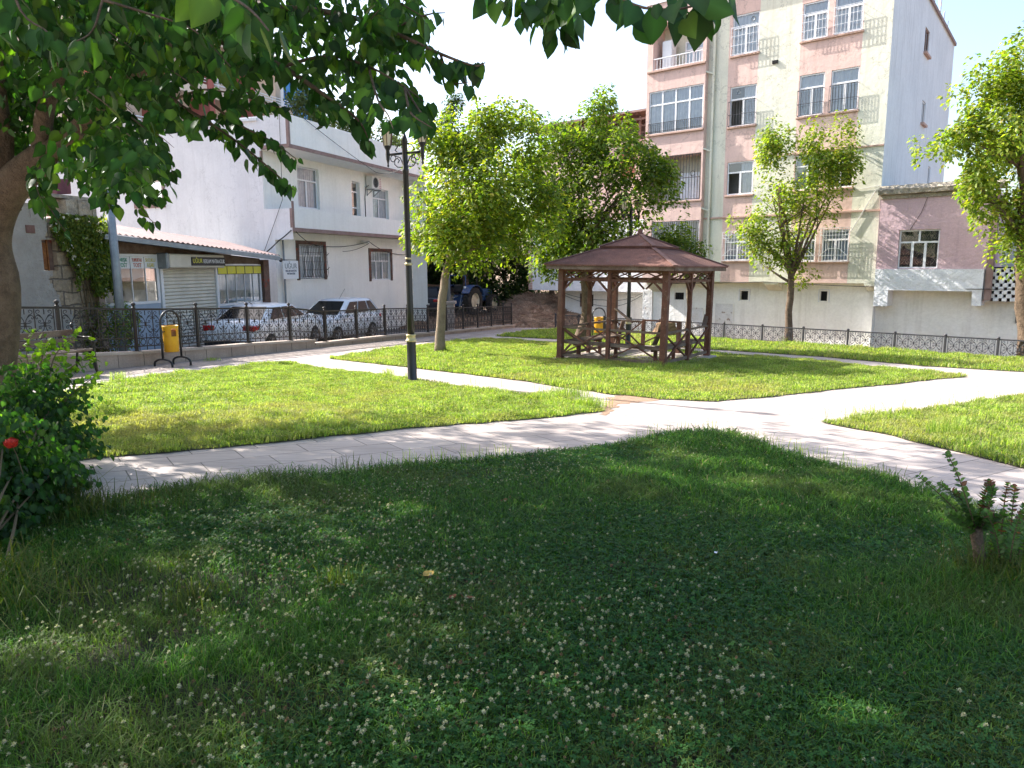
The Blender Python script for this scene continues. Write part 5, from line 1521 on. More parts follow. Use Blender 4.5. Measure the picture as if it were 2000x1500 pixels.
def tree(base, trunk, r0, r1, lobes, shoots, per, leaf, pal, label, cat='tree', group=None, bark='bark_pale', limbs=9, name='tree', sl=.55, droop=.55, up=.65, flare=1.25, spz=1.5):
    bx, by = base
    bz = gz(bx, by)
    t = empty(name, (bx, by, bz), 0, label, cat, group)
    o3 = Vector((bx, by, bz))
    mb = MB()
    pts = [Vector(p) - o3 for p in trunk]
    full = []
    for a, b in zip(pts, pts[1:]):
        for k in range(4): full.append(a.lerp(b, k / 4) + Vector((random.uniform(-1, 1), random.uniform(-1, 1), 0)) * r0 * .10)
    full.append(pts[-1])
    m = len(full)
    rad = [(r0 + (r1 - r0) * i / (m - 1)) * (flare if i == 0 else 1 + (flare - 1) * .35 if i == 1 else 1) * random.uniform(.95, 1.05) for i in range(m)]
    full[0].z -= .1
    mb.tube(full, rad, 12)
    co, C = crown('crown', lobes, shoots, per, leaf, pal, t, sl, droop, up, o3, spz)
    top = pts[-1]
    for i in range(limbs):
        c = Vector(C[RNG.integers(len(C))]) - o3
        s = full[-1 - (i % 4)] if i % 3 else top
        pp = limb(mb, s, s.lerp(c, .75), r1 * .55, r1 * .16, .12)
        for k in range(2):
            c2 = Vector(C[RNG.integers(len(C))]) - o3
            if (c2 - pp[4]).length < 2.2: limb(mb, pp[4], c2, r1 * .22, r1 * .07, .1, 5, 5)
    tk = mb.build('trunk', M[bark], t, True)
    return t
def lobe(px, py, Y, rx, rz, ry=None, w=1.0):
    # rx, rz measured in photo pixels at distance Y
    c = at(px, py, Y); k = Y / CAM_F
    return (tuple(c), (rx * k, (ry or rx * k * 1.0), rz * k), w)

YL = 'young lime green maples on the lawns'
b = ground(858, 690)
tree(b, [(*b, gz(*b)), at(861, 620, b[1]), at(868, 545, b[1]), at(885, 480, b[1])], .135, .085,
     [lobe(925, 430, b[1], 118, 90, 1.5, 1.5), lobe(860, 400, b[1], 50, 95, .8, .7), lobe(885, 310, b[1] + .2, 55, 55, .8, .6), lobe(945, 285, b[1], 40, 62, .7, .6), lobe(1000, 330, b[1] + .3, 55, 75, 1.0, .7), lobe(1025, 420, b[1] + .4, 68, 70, 1.2, 1.0), lobe(960, 380, b[1] - .5, 80, 80, 1.0, 1.0), lobe(900, 480, b[1] - .2, 75, 45, 1.0, .6), lobe(830, 480, b[1], 30, 30, .5, .2), lobe(985, 250, b[1], 14, 30, .3, .08), lobe(940, 235, b[1], 12, 26, .3, .08)],
     680, 40, .122, 'lime', 'young lime green maple with a dense low crown, right of the tall lamp post', 'tree', YL, sl=.5, up=.72, spz=1.8)
b = (2.05, 23.2)
tree(b, [(*b, gz(*b)), at(1147, 620, b[1]), at(1143, 540, b[1]), at(1150, 470, b[1])], .19, .12,
     [lobe(1160, 400, b[1], 115, 110, 1.8, 1.6), lobe(1075, 370, b[1] + .4, 72, 100, 1.2, 1.0), lobe(1130, 280, b[1] + .2, 55, 50, .9, .5), lobe(1190, 300, b[1], 55, 65, 1.0, .6), lobe(1165, 225, b[1], 20, 40, .4, .12), lobe(1245, 390, b[1] - .2, 65, 75, 1.1, .8), lobe(1120, 500, b[1] + .2, 80, 50, 1.1, .7), lobe(1265, 330, b[1], 22, 45, .5, .15), lobe(1285, 375, b[1] - .3, 40, 30, .6, .25), lobe(1075, 470, b[1] + .4, 62, 62, 1.0, .7)],
     720, 40, .13, 'green', 'tall yellow green maple rising behind the pavilion', 'tree', YL, 'bark', sl=.5, up=.72, spz=1.8)
b = ground(1540, 668)
tree(b, [(*b, gz(*b)), at(1541, 610, b[1]), at(1545, 560, b[1]), at(1545, 530, b[1])], .135, .10,
     [lobe(1500, 430, b[1], 44, 85, .9, .9), lobe(1515, 345, b[1], 34, 62, .7, .7), lobe(1600, 410, b[1], 46, 85, 1.0, 1.0), lobe(1640, 335, b[1], 34, 48, .7, .5), lobe(1590, 300, b[1], 18, 48, .4, .25), lobe(1520, 300, b[1], 13, 34, .35, .12), lobe(1558, 510, b[1], 40, 42, .7, .4), lobe(1455, 470, b[1], 22, 36, .4, .18), lobe(1648, 285, b[1], 13, 34, .35, .12), lobe(1555, 390, b[1] + .3, 26, 60, .6, .3), lobe(1580, 275, b[1], 9, 22, .25, .06)],
     350, 36, .125, 'lime', 'young lime green maple with a vase shaped crown by the low fence', 'tree', YL, 'bark', limbs=18, sl=.75, up=.78, spz=2.4)
b = (14.6, 20.9)
tree(b, [(*b, gz(*b)), at(2003, 600, b[1]), at(1998, 520, b[1]), at(2010, 420, b[1])], .27, .19,
     [lobe(1945, 230, 20.6, 65, 75, 1.3, 1.0), lobe(1905, 290, 20.4, 60, 42, 1.1, .6), lobe(1985, 170, 20.8, 50, 75, 1.0, .6), lobe(1915, 370, 20.4, 48, 32, 1.0, .4), lobe(1990, 300, 20.8, 70, 80, 1.2, .9), lobe(1975, 410, 20.5, 60, 60, 1.0, .7), lobe(1985, 500, 20.5, 38, 55, .8, .45), lobe(1838, 310, 20.4, 26, 20, .5, .12), lobe(2080, 300, 21, 100, 150, 1.8, 1.2), lobe(1990, 110, 20.8, 22, 28, .4, .1)],
     560, 38, .13, 'lime', 'large lime green maple with a thick dark trunk beside the pierced brick screen', 'tree', None, 'bark', limbs=12)
b = (5.35, 23.0)
tree(b, [(*b, gz(*b)), at(1346, 610, b[1]), at(1344, 560, b[1]), at(1340, 535, b[1])], .07, .05,
     [lobe(1330, 495, b[1], 47, 42, .75, 1.0), lobe(1355, 520, b[1], 35, 30, .6, .4), lobe(1310, 475, b[1], 28, 26, .5, .3)],
     150, 40, .10, 'green', 'small tree with a round clipped crown just behind the pavilion roof', 'tree', None, limbs=6, droop=.3)
# trees beyond the street
far = 'dark trees at the back of the yard'
def ftree(px, py, Y, rx, rz, pal, label, cat, group, sh=150, lf=.22, extra=(), bark='bark', name='tree'):
    c = at(px, py, Y)
    lb = [lobe(px, py, Y, rx, rz, rx * Y / CAM_F * .8)] + [lobe(*e[:2], Y, *e[2:]) for e in extra]
    zb = -1.2
    return tree((c.x, Y), [(c.x, Y, gz(c.x, Y) - .2), (c.x + .1, Y, (c.z + zb) / 2), tuple(c)], .2, .12, lb, sh, 34, lf, pal, label, cat, group, bark, 6, name, .8)
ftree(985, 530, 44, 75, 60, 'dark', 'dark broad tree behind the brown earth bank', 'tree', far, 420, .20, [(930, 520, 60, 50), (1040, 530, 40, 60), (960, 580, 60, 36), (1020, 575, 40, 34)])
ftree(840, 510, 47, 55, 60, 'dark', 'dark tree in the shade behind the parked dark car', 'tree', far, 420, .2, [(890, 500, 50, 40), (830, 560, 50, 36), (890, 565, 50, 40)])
ftree(770, 450, 43, 75, 75, 'dark', 'dark tree added behind the white house to shade the yard', 'tree', far, 260, .2)  # mostly hidden crown, added to keep the sun off the yard
ftree(905, 440, 42.5, 110, 60, 'dark', 'broad dark tree added to shade the tractor', 'tree', far, 420, .2, [(960, 470, 60, 40), (860, 480, 50, 40)])  # added behind the street maple to block the sun over the tractor
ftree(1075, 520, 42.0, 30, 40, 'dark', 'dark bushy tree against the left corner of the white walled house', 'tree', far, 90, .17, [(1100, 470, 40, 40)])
ftree(882, 262, 50, 24, 50, 'dark', 'slim dark conifer with a pointed tip rising behind the street maple', 'conifer', None, 110, .16, [(888, 220, 9, 22), (868, 290, 22, 30)], name='conifer')
ftree(620, 222, 46, 34, 34, 'grey', 'pale green treetop showing over the left part of the white house roof', 'tree', None, 110, .17, [(648, 240, 30, 22), (592, 205, 12, 22)])
ftree(735, 278, 46, 60, 22, 'grey', 'pale green treetop showing over the right part of the white house roof', 'tree', None, 120, .17, [(700, 265, 24, 16)])

# ---------------------------------------------------------------- ruined stone house with its creeper
def stone_mat():
    m, n, l, b = _mk('stonewall')
    tc = n.new('ShaderNodeTexCoord').outputs['Object']
    mp = n.new('ShaderNodeMapping'); mp.inputs['Rotation'].default_value = (R(90), 0, 0); l.new(tc, mp.inputs[0])
    dn = _noise(n, l, mp.outputs[0], 2.2, 3)
    dm = _mix(n, l, 0.15, mp.outputs[0], dn.outputs['Color'])
    br = n.new('ShaderNodeTexBrick'); l.new(dm, br.inputs['Vector'])
    br.inputs['Scale'].default_value = 1; br.inputs['Brick Width'].default_value = .46; br.inputs['Row Height'].default_value = .27
    br.inputs['Mortar Size'].default_value = .018; br.inputs['Mortar Smooth'].default_value = .5
    br.inputs['Color1'].default_value = c4((0.46, 0.36, 0.25)); br.inputs['Color2'].default_value = c4((0.36, 0.29, 0.21)); br.inputs['Mortar'].default_value = c4((0.20, 0.165, 0.13))
    g = _noise(n, l, tc, 16, 5, .65)
    col = _mix(n, l, 1.0, br.outputs[0], _ramp(n, l, g.outputs[0], .3, .7, (.7, .7, .7, 1), (1.15, 1.15, 1.15, 1)).outputs[0], 'MULTIPLY')
    sx = n.new('ShaderNodeSeparateXYZ'); l.new(tc, sx.inputs[0])
    pn = _noise(n, l, tc, 1.1, 6, .6)
    ma = n.new('ShaderNodeMath'); ma.operation = 'MULTIPLY_ADD'; ma.inputs[1].default_value = -.55; ma.inputs[2].default_value = -4.6
    l.new(sx.outputs[0], ma.inputs[0])
    ad = n.new('ShaderNodeMath'); ad.operation = 'MULTIPLY_ADD'; ad.inputs[1].default_value = 1.4; l.new(pn.outputs[0], ad.inputs[0]); l.new(ma.outputs[0], ad.inputs[2])
    pr = _ramp(n, l, ad.outputs[0], .98, 1.04)
    pl = _mix(n, l, _noise(n, l, tc, 5, 6, .6).outputs[0], (0.50, 0.47, 0.43), (0.30, 0.265, 0.23))
    col = _mix(n, l, pr.outputs[0], col, pl)
    l.new(col, b.inputs['Base Color']); b.inputs['Roughness'].default_value = .95
    bp = n.new('ShaderNodeBump'); bp.inputs['Distance'].default_value = .05
    iv_ = n.new('ShaderNodeMath'); iv_.operation = 'SUBTRACT'; iv_.inputs[0].default_value = 1.0; l.new(pr.outputs[0], iv_.inputs[1])
    fm_ = n.new('ShaderNodeMath'); fm_.operation = 'MULTIPLY'; l.new(br.outputs['Fac'], fm_.inputs[0]); l.new(iv_.outputs[0], fm_.inputs[1])
    mm = n.new('ShaderNodeMath'); mm.operation = 'ADD'; l.new(g.outputs[0], mm.inputs[0]); l.new(fm_.outputs[0], mm.inputs[1]); mm.use_clamp = False
    mi = n.new('ShaderNodeMath'); mi.operation = 'MULTIPLY'; mi.inputs[1].default_value = -1; l.new(mm.outputs[0], mi.inputs[0])
    l.new(mi.outputs[0], bp.inputs['Height']); l.new(bp.outputs[0], b.inputs['Normal'])
    return m
M['stonewall'] = stone_mat()
RU = empty('stone_house', (-8.75, 26.6, 0), R(76), 'derelict old stone house with crumbling plaster and a barred window', 'house')
w = MB()
wallgrid(w, -14, -7.63, -1.8, 2.75, -.1, [(-9.22, -8.82, 1.55, 2.27, .3)])
w.quad((-7.63, -.1, -1.8), (-7.63, 1.5, -1.8), (-7.63, 1.5, 2.75), (-7.63, -.1, 2.75))
xs = [-14 + .35 * i for i in range(19)]
prev = None
for x in xs[:-1]:
    h = 2.75 + (.25 if x < -9.2 else .0) + random.uniform(-.02, .1)
    w.box(x, min(x + .352, -7.64), -.1 + random.uniform(-.02, .03), .5, 2.7, h)
w.build('stone_wall', M['stonewall'], RU)
w = MB()
for i in range(8):
    x0 = -8.75 + .11 * i
    w.box(x0, x0 + .112, -.45 + random.uniform(-.03, .03), .5, 2.86 + random.uniform(-.02, .02), 3.22 + random.uniform(-.03, .03))
w.box(-9.6, -7.85, -.3, .6, 3.24, 3.32); w.build('broken_roof_slab', M['rubble'], RU)
w = MB(); w.box(-9.20, -8.84, .0, .08, 1.56, 2.26); o = w.build('window', M['rust_post'], RU)
g = MB(); g.bar((-9.02, -.03, 1.55), (-9.02, -.03, 2.27), .03); g.box(-9.17, -9.04, -.02, -.005, 1.58, 2.2); g.build('shutter_leaf', M['rust'], o)
w = MB(); w.cbox(-9.62, -9.38, -.125, -.095, 2.4, 2.58, .01); w.build('tile_patch', M['ridge'], RU)
w = MB(); w.cbox(-8.62, -8.2, -.1, .3, 3.36, 3.72, .02); w.v = [(x, y, z + .12 * (x + 8.4)) for x, y, z in w.v]; w.build('fallen_tin_box', M['maroon'], RU)
def swall(x, y, z):
    t_ = R(76); return Vector((-8.75 + x * math.cos(t_) - y * math.sin(t_), 26.6 + x * math.sin(t_) + y * math.cos(t_), z))
iv = empty('creeper', swall(-8.1, -.2, gz(*swall(-8.1, -.2, 0)[:2]) - .2), 0, 'dense flowering creeper hanging over the corner of the old stone house', 'creeper')
n = 9000
u = RNG.uniform(-8.95, -7.15, n)
f = RNG.uniform(0, 1, n)
top = 2.88 - .0 * u - np.clip((u + 7.75), 0, 1) * 1.0
bot = np.where(u < -8.5, 2.05, 1.35 - (u + 8.5) * .35) + .25 * np.sin(u * 9) + .12 * np.sin(u * 23)
z = top - (top - bot) * f ** .9
yv = -.15 - .55 * np.sqrt(np.clip(np.sin(PI * np.clip((u + 9.0) / 1.9, 0, 1)), 0, 1)) * (1 - f * .5) * RNG.uniform(.3, 1, n)
X = np.array([list(swall(a, b_, c_)) for a, b_, c_ in zip(u, yv, z)]) - np.array(iv.location)
D = np.column_stack([RNG.normal(0, .5, n), RNG.normal(0, .5, n) - .3, RNG.normal(-.7, .4, n)]); N = np.column_stack([RNG.normal(.4, .4, n), RNG.normal(-.5, .4, n), RNG.uniform(.2, 1, n)])
leaf_cloud('foliage', X, D, N, RNG.uniform(.05, .11, n), LEAF4, M['leaf'], tints(n, TREECOL['green'][0], TREECOL['green'][1]), iv)
k = RNG.choice(n, 90, replace=False)
leaf_cloud('blossoms', np.repeat(X[k] + np.array([.0, -.06, .02]), 5, 0), unit(450), unit(450), np.full(450, .06), LEAF4, M['petal'], np.tile([[.75, .72, .66]], (450, 1)), iv)
mb = MB()
for i in range(10):
    a = swall(random.uniform(-8.3, -7.7), -.14, gz(*swall(-8, 0, 0)[:2]) - .2) - iv.location; b_ = swall(random.uniform(-8.6, -7.4), -.2, random.uniform(1.6, 2.5)) - iv.location
    limb(mb, a, b_, .02, .008, .05, 5, 5)
mb.build('stem', M['twig'], iv)
# bush at the foot of the creeper
c = swall(-7.9, -.6, 0); zc = gz(c.x, c.y) - .2
bu = empty('bush', (c.x, c.y, zc), 0, 'low dark bush growing at the foot of the stone house behind the tall fence', 'bush')
co, _ = crown('foliage', [((c.x, c.y, zc + .55), (.9, .5, .55), 1)], 120, 30, .07, 'green', bu, .3, .3, .5, (c.x, c.y, zc))
mb = MB()
for i in range(8): limb(mb, (random.uniform(-.1, .1), random.uniform(-.1, .1), 0), (random.uniform(-.7, .7), random.uniform(-.4, .4), .7), .015, .006, .05, 4, 5)
mb.build('stem', M['twig'], bu)

# ---------------------------------------------------------------- buildings far behind
FB = empty('apartment_building', (-15.0, 50, 0), R(68), 'tall cream apartment block with red piers and railed balconies, seen far off through the leaves', 'apartment block')
w = MB()
fh = []
for k in range(5):
    for i in range(4):
        fh.append((-13.2 + 3.3 * i, -11.9 + 3.3 * i, 2.4 + 2.9 * k, 4.4 + 2.9 * k))
wallgrid(w, -14, 0, -1.5, 18.2, 0, fh, .2)
w.quad((0, 0, -1.5), (0, 9, -1.5), (0, 9, 18.2), (0, 0, 18.2)); w.quad((-14, 9, -1.5), (-14, 0, -1.5), (-14, 0, 18.2), (-14, 9, 18.2)); w.quad((-14, 0, 18.2), (0, 0, 18.2), (0, 9, 18.2), (-14, 9, 18.2))
w.build('front_wall', M['far_cream'], FB)
for i, h in enumerate(fh): window(FB, *h, 0, 'two', dy=.1, curtain='curtain' if i % 2 else None)
for i in range(4):
    w = MB(); x = -13.9 + 3.3 * i; w.box(x, x + .42, -1.4, -.003, -1.5, 18.0); w.build('pier', M['far_red'], FB)
for k in range(5):
    w = MB(); w.box(-14, -.02, -1.3, -.004, 2.1 + 2.9 * k, 2.3 + 2.9 * k); w.box(-14, -.02, -1.3, -1.2, 2.3 + 2.9 * k, 2.75 + 2.9 * k); w.build('balcony_slab', M['far_cream'], FB)
    w = MB()
    for z in (2.9, 3.05, 3.2): w.bar((-14, -1.25, z + 2.9 * k), (-.05, -1.25, z + 2.9 * k), .04)
    for i in range(10): w.bar((-13.9 + 1.5 * i, -1.25, 2.75 + 2.9 * k), (-13.9 + 1.5 * i, -1.25, 3.22 + 2.9 * k), .04)
    w.build('railing', M['upvc'], FB)
BG = empty('glass_building', (-14.9, 50.6, 0), R(68), 'office building with a blue glass front beside the cream apartment block', 'office building')
w = MB(); w.box(0, 4.3, .1, 6, -1.5, 13.9); w.box(-.3, 0, -.3, 6, -1.5, 14.2); w.build('wall', M['grey_wall'], BG)
w = MB(); w.quad((0, .06, -1), (4.3, .06, -1), (4.3, .06, 13.7), (0, .06, 13.7)); w.build('glass_front', M['bluecurtain'], BG)
w = MB()
for k in range(8): w.bar((.6 * k + .02, .04, -1), (.6 * k + .02, .04, 13.7), .05)
for k in range(16): w.bar((0, .04, 13.7 - .85 * k), (4.3, .04, 13.7 - .85 * k), .05)
w.build('mullion', M['inkblue'], BG)
c = at(200, 215, 44)
BB = empty('brick_building', (c.x, 44, 0), R(20), 'bare red brick building far off behind the leaves at the left', 'house')
w = MB(); w.box(-3, 3.9, 0, 6, -1.5, 10.9); w.build('brick_wall', M['brickred'], BB)
w = MB(); w.box(-3.2, 4.1, -.2, 6.2, 10.9, 11.15); w.box(-3.1, 4.0, -.05, -.002, 7.9, 8.15); w.build('concrete_band', M['slab'], BB)

# ---------------------------------------------------------------- the yard with its earth bank
def ss_(a, b, x): t = max(0, min(1, (x - a) / (b - a))); return t * t * (3 - 2 * t)
def yz(x, y):
    z = gz(x, y) - .24 + .40 * ss_(35.5, 38.5, y)
    z += 1.15 * ss_(34.2, 42.5, y - .25 * x) * ss_(-1.6, 1.0, x)
    z += .07 * math.sin(x * 2.7 + y) * math.sin(y * 1.9) + .04 * math.sin(x * 6 + 1) * math.sin(y * 5.3)
    return z
w = MB(); nx_, ny_ = 60, 50
for j_ in range(ny_ + 1):
    for i in range(nx_ + 1):
        x, y = -16 + 22 * i / nx_, 33.5 + 18 * j_ / ny_
        w.v.append((x, y, yz(x, y)))
for j_ in range(ny_):
    for i in range(nx_):
        a = j_ * (nx_ + 1) + i
        x, y = w.v[a][:2]
        if y < 36 and x < -.2 + (y - 34) * .4: continue
        w.f.append((a, a + 1, a + nx_ + 2, a + nx_ + 1)); w.mi.append(0)
w.build('terrain', M['dirt'], kind='structure', smooth=True)
w = MB()
for i in range(5200):
    x, y = random.uniform(-4, 3.0), random.uniform(34.6, 43.5)
    if i % 4 and x < -.8: continue
    if y < 36 and x < .1: continue
    s = random.uniform(.03, .12); z = yz(x, y)
    if i % 3:
        a = random.uniform(0, PI); w.bar((x, y, z + .02), (x + math.cos(a) * s * 4, y + math.sin(a) * s * 2, z + random.uniform(.0, .16)), .026, .02)
    else:
        w.add([(x - s, y - s, z - .02), (x + s, y - s * .6, z - .02), (x + s * .7, y + s, z - .02), (x - s * .8, y + s, z - .02), (x + random.uniform(-s, s) * .4, y, z + s * random.uniform(.5, 1.2))], [(0, 1, 4), (1, 2, 4), (2, 3, 4), (3, 0, 4)])
tag(w.build('debris', mat('debris', (0.34, 0.24, 0.17), (0.19, 0.115, 0.08), 1.5, 0.95, fine=.3)), kind='stuff', label='stones, bark and dead sticks littering the earth bank', cat='debris')
# timber pile behind the dark car
c = at(830, 553, 43)
LP = empty('timber_pile', (c.x, 43, yz(c.x, 43)), R(10), 'stack of pale boards under a leaning sheet behind the dark car', 'timber')
for k in range(5):
    w = MB(); w.cbox(-1.7, 1.5, -.3 + .05 * k, .3 + .05 * k, .9 + .16 * k, 1.03 + .16 * k, .01); w.v = [(x, y, z - .12 * x) for x, y, z in w.v]; w.build('board', M['log'], LP)
w = MB()
for x in (-1.5, 1.3): w.box(x, x + .15, -.2, .2, 0, 1.05)
w.build('trestle', M['woodgrey'], LP)

# ---------------------------------------------------------------- vehicles
def wheel(par, x, y, r, w_, out, rimm='alloy', spokes=5):
    # axle along y; out = +1 / -1 outer side
    t = MB(); n = 24
    prof = [(r * .62, -.5), (r * .9, -.5), (r * .985, -.38), (r, -.2), (r, .2), (r * .985, .38), (r * .9, .5), (r * .62, .5)]
    vs = []
    for rr, o in prof:
        for k in range(n): a = 2 * PI * k / n; vs.append((x + rr * math.cos(a), y + o * w_, r + rr * math.sin(a)))
    t.add(vs, [(i * n + k, i * n + (k + 1) % n, (i + 1) * n + (k + 1) % n, (i + 1) * n + k) for i in range(len(prof) - 1) for k in range(n)])
    wo = t.build('wheel', M['rubber'], par, True)
    g = MB(); yo = y + out * w_ * .36
    vs = [(x + r * .64 * math.cos(2 * PI * k / n), yo, r + r * .64 * math.sin(2 * PI * k / n)) for k in range(n)]
    g.add(vs, [tuple(range(n))])
    g.build('wheel_well', M['carblack'], wo)
    g = MB()
    g.v = []; 
    g.ring((x, yo + out * .012, r), r * .60, r * .055, 1, 24, 5)
    for k in range(spokes):
        a = 2 * PI * k / spokes
        g.bar((x, yo + out * .02, r), (x + r * .58 * math.cos(a), yo + out * .012, r + r * .58 * math.sin(a)), r * .17, .02, up=(0, 1, 0))
    g.box(x - r * .14, x + r * .14, yo - .005, yo + out * .03, r * .86, r * 1.14) if out > 0 else g.box(x - r * .14, x + r * .14, yo + out * .03, yo + .005, r * .86, r * 1.14)
    g.build('rim', M[rimm], wo)
def car(loc, rz, label, L, Wd, H, paint, kind='sedan', cat='car'):
    t = empty('parked_car', loc, rz, label, cat, 'cars parked beyond the tall fence')
    h = L / 2; w2 = Wd / 2
    if kind == 'sedan':
        st = [(-h, .42, .72, .78, .80), (-h + .05, .30, .86, .95, .90), (-h + .28, .22, .93, 1.03, .955), (-h + .75, .20, .94, 1.05, .985), (-.8, .19, .93, 1.0, 1.0), (.2, .19, .91, .97, 1.0), (1.0, .19, .90, .97, .995), (1.45, .20, .86, .95, .975), (h - .35, .22, .78, .86, .93), (h - .08, .28, .66, .73, .84), (h, .40, .55, .60, .74)]
        gb_, gt = (-1.75, 1.15), (-.95, .28)
    else:
        st = [(-h, .42, .80, .88, .84), (-h + .05, .30, .90, .98, .93), (-h + .3, .22, .95, 1.02, .97), (-.9, .20, .95, 1.0, 1.0), (.1, .20, .93, .98, 1.0), (.8, .20, .92, .98, .995), (1.25, .21, .88, .97, .975), (h - .35, .23, .80, .89, .93), (h - .09, .28, .70, .78, .85), (h, .40, .58, .64, .75)]
        gb_, gt = (-h + .10, 1.0), (-h + .52, .12)
    m = MB(); rings = []
    for x, zb, zs, zd, k in st:
        w_ = w2 * k
        half = [(0, zb), (w_ * .8, zb), (w_ * .96, zb + .07), (w_, zb + (zs - zb) * .45), (w_ * .995, zb + (zs - zb) * .72), (w_ * .955, zs), (w_ * .86, zs + (zd - zs) * .7), (w_ * .5, zd), (0, zd + .012)]
        rings.append([(x, y, z) for y, z in half] + [(x, -y, z) for y, z in half[-2:0:-1]])
    n = len(rings[0]); vs = [p for r_ in rings for p in r_]
    m.add(vs, [(i * n + k, (i + 1) * n + k, (i + 1) * n + (k + 1) % n, i * n + (k + 1) % n) for i in range(len(rings) - 1) for k in range(n)] + [tuple(range(n)), tuple(range(len(vs) - 1, len(vs) - n - 1, -1))])
    body = recalc(m.build('body', M[paint], t, True))
    # cabin
    zb = .95; zt = H
    a0, a1 = gb_; b0, b1 = gt
    wb, wt = w2 * .93, w2 * .70
    nn = 8; m = MB(); vs = []
    xs0 = [a0 + (a1 - a0) * i / nn for i in range(nn + 1)]; xs1 = [b0 + (b1 - b0) * i / nn for i in range(nn + 1)]
    for i in range(nn + 1):
        f = i / nn; crown_ = .035 * math.sin(PI * f)
        for s, v in ((wb, 0), (wb * .985, .12), (wt * 1.05, .9), (wt * .9, 1.0), (wt * .45, 1.03), (0, 1.04)):
            x = xs0[i] + (xs1[i] - xs0[i]) * min(v, 1); vs.append((x, s, zb + (zt - zb) * min(v, 1) + (crown_ if v > .8 else 0) + max(0, v - 1) * .5))
        for s, v in ((wt * .45, 1.03), (wt * .9, 1.0), (wt * 1.05, .9), (wb * .985, .12), (wb, 0)):
            x = xs0[i] + (xs1[i] - xs0[i]) * min(v, 1); vs.append((x, -s, zb + (zt - zb) * min(v, 1) + (crown_ if v > .8 else 0) + max(0, v - 1) * .5))
    n = 11
    m.add(vs, [(i * n + k, (i + 1) * n + k, (i + 1) * n + k + 1, i * n + k + 1) for i in range(nn) for k in range(n - 1)] + [tuple(range(n)), tuple(range(len(vs) - 1, len(vs) - n - 1, -1))])
    cab = recalc(m.build('roof', M[paint], t, True))
    def on(x_f, v, s):      # a point on the cabin skin; x_f 0..1 along, v height, s side
        x0 = a0 + (a1 - a0) * x_f; x1 = b0 + (b1 - b0) * x_f
        return (x0 + (x1 - x0) * v, s * (wb * .985 + (wt * 1.05 - wb * .985) * (v - .12) / .78 + .028), zb + (zt - zb) * v)
    for s in (-1, 1):
        for f0, f1 in ((.10, .40), (.43, .74), (.77, .93)) if kind == 'sedan' else ((.06, .26), (.30, .58), (.61, .92)):
            m = MB(); q = [on(f0, .16, s), on(f1, .16, s), on(min(f1, .90), .86, s), on(max(f0, .10), .86, s)]
            m.poly(q if s < 0 else q[::-1]); m.build('side_window', M['carglass_dark'], t)
        m = MB(); x_ = a1 - .22; m.cbox(x_ - .09, x_ + .09, s * (w2 + .08) - .09, s * (w2 + .08) + .09, .92, 1.05, .03); m.build('mirror', M[paint], t)
    def scr(f, name):
        m = MB(); e = .03 if f else -.03
        q = []
        for v, k in ((.10, .90), (.90, .88)):
            x = (a1 + (b1 - a1) * v if f else a0 + (b0 - a0) * v) + e
            s = (wb + (wt - wb) * v) * k; z = zb + (zt - zb) * v + .01
            q += [(x, -s, z), (x, s, z)] if v < .5 else [(x, s, z), (x, -s, z)]
        m.poly(q if f else q[::-1]); m.build(name, M['carglass_dark'], t)
    scr(True, 'windscreen'); scr(False, 'rear_window')
    for s in (-1, 1):
        m = MB(); y0, y1 = sorted((s * w2 * .50, s * w2 * .93)); m.cbox(-h - .012, -h + .30, y0, y1, .74, .90, .03); m.build('tail_light', M['redlamp'], t)
        m = MB(); y0, y1 = sorted((s * w2 * .50, s * w2 * .90)); m.cbox(h - .42, h + .0, y0, y1, .62, .74, .035); m.v = [(x - .10 * abs(y) / w2, y, z + .05 * (abs(y) / w2 - .5)) for x, y, z in m.v]; m.build('headlight', M['lampclear'], t)
    m = MB(); m.cbox(-h - .03, -h + .2, -w2 * .9, w2 * .9, .30, .48, .04); m.build('bumper', M['carblack'], t); m = MB(); m.cbox(h - .25, h + .02, -w2 * .62, w2 * .62, .28, .46, .04); m.build('bumper', M['carblack'], t)
    m = MB(); m.box(-h - .045, -h - .032, -.26, .26, .58 if kind == 'sedan' else .6, .69); m.build('number_plate', M['plate'], t)
    m = MB(); m.box(h - .02, h + .03, -w2 * .45, w2 * .45, .52, .60); m.build('grille', M['carblack'], t)
    m = MB(); m.tube([(b1 - .15, .15, zt + .02), (b1 - .55, .15, zt + .38)], .006, 5) if kind != 'sedan' else m.tube([(b0 + .1, 0, zt), (b0 - .12, 0, zt + .1)], .012, 5)
    m.build('aerial', M['carblack'], t)
    for x in (-h + .82, h - .85):
        for s in (-1, 1): wheel(t, x, s * (w2 - .09), .315, .2, s)
    return t
M['carglass_dark'] = mat('carglass_dark', (0.012, 0.014, 0.016), rough=0.12, spec=0.3)
def az(a): return R(90 - a)
def sloc(x, y, dz=-.24): return (x, y, gz(x, y) + dz)
c1 = car(sloc(-7.5, 23.1), az(11), 'white saloon car parked nose away with its red tail lights towards the park', 4.5, 1.72, 1.40, 'carwhite', 'sedan')
c2 = car(sloc(-6.5, 27.7), az(200), 'white hatchback parked facing the viewer under the white house front', 4.0, 1.68, 1.50, 'carwhite', 'hatch')
c3 = car((-4.35, 42.2, -1.02), az(8), 'dark blue hatchback with its tail to the street, parked in the shady yard', 4.1, 1.75, 1.50, 'cardark', 'hatch')
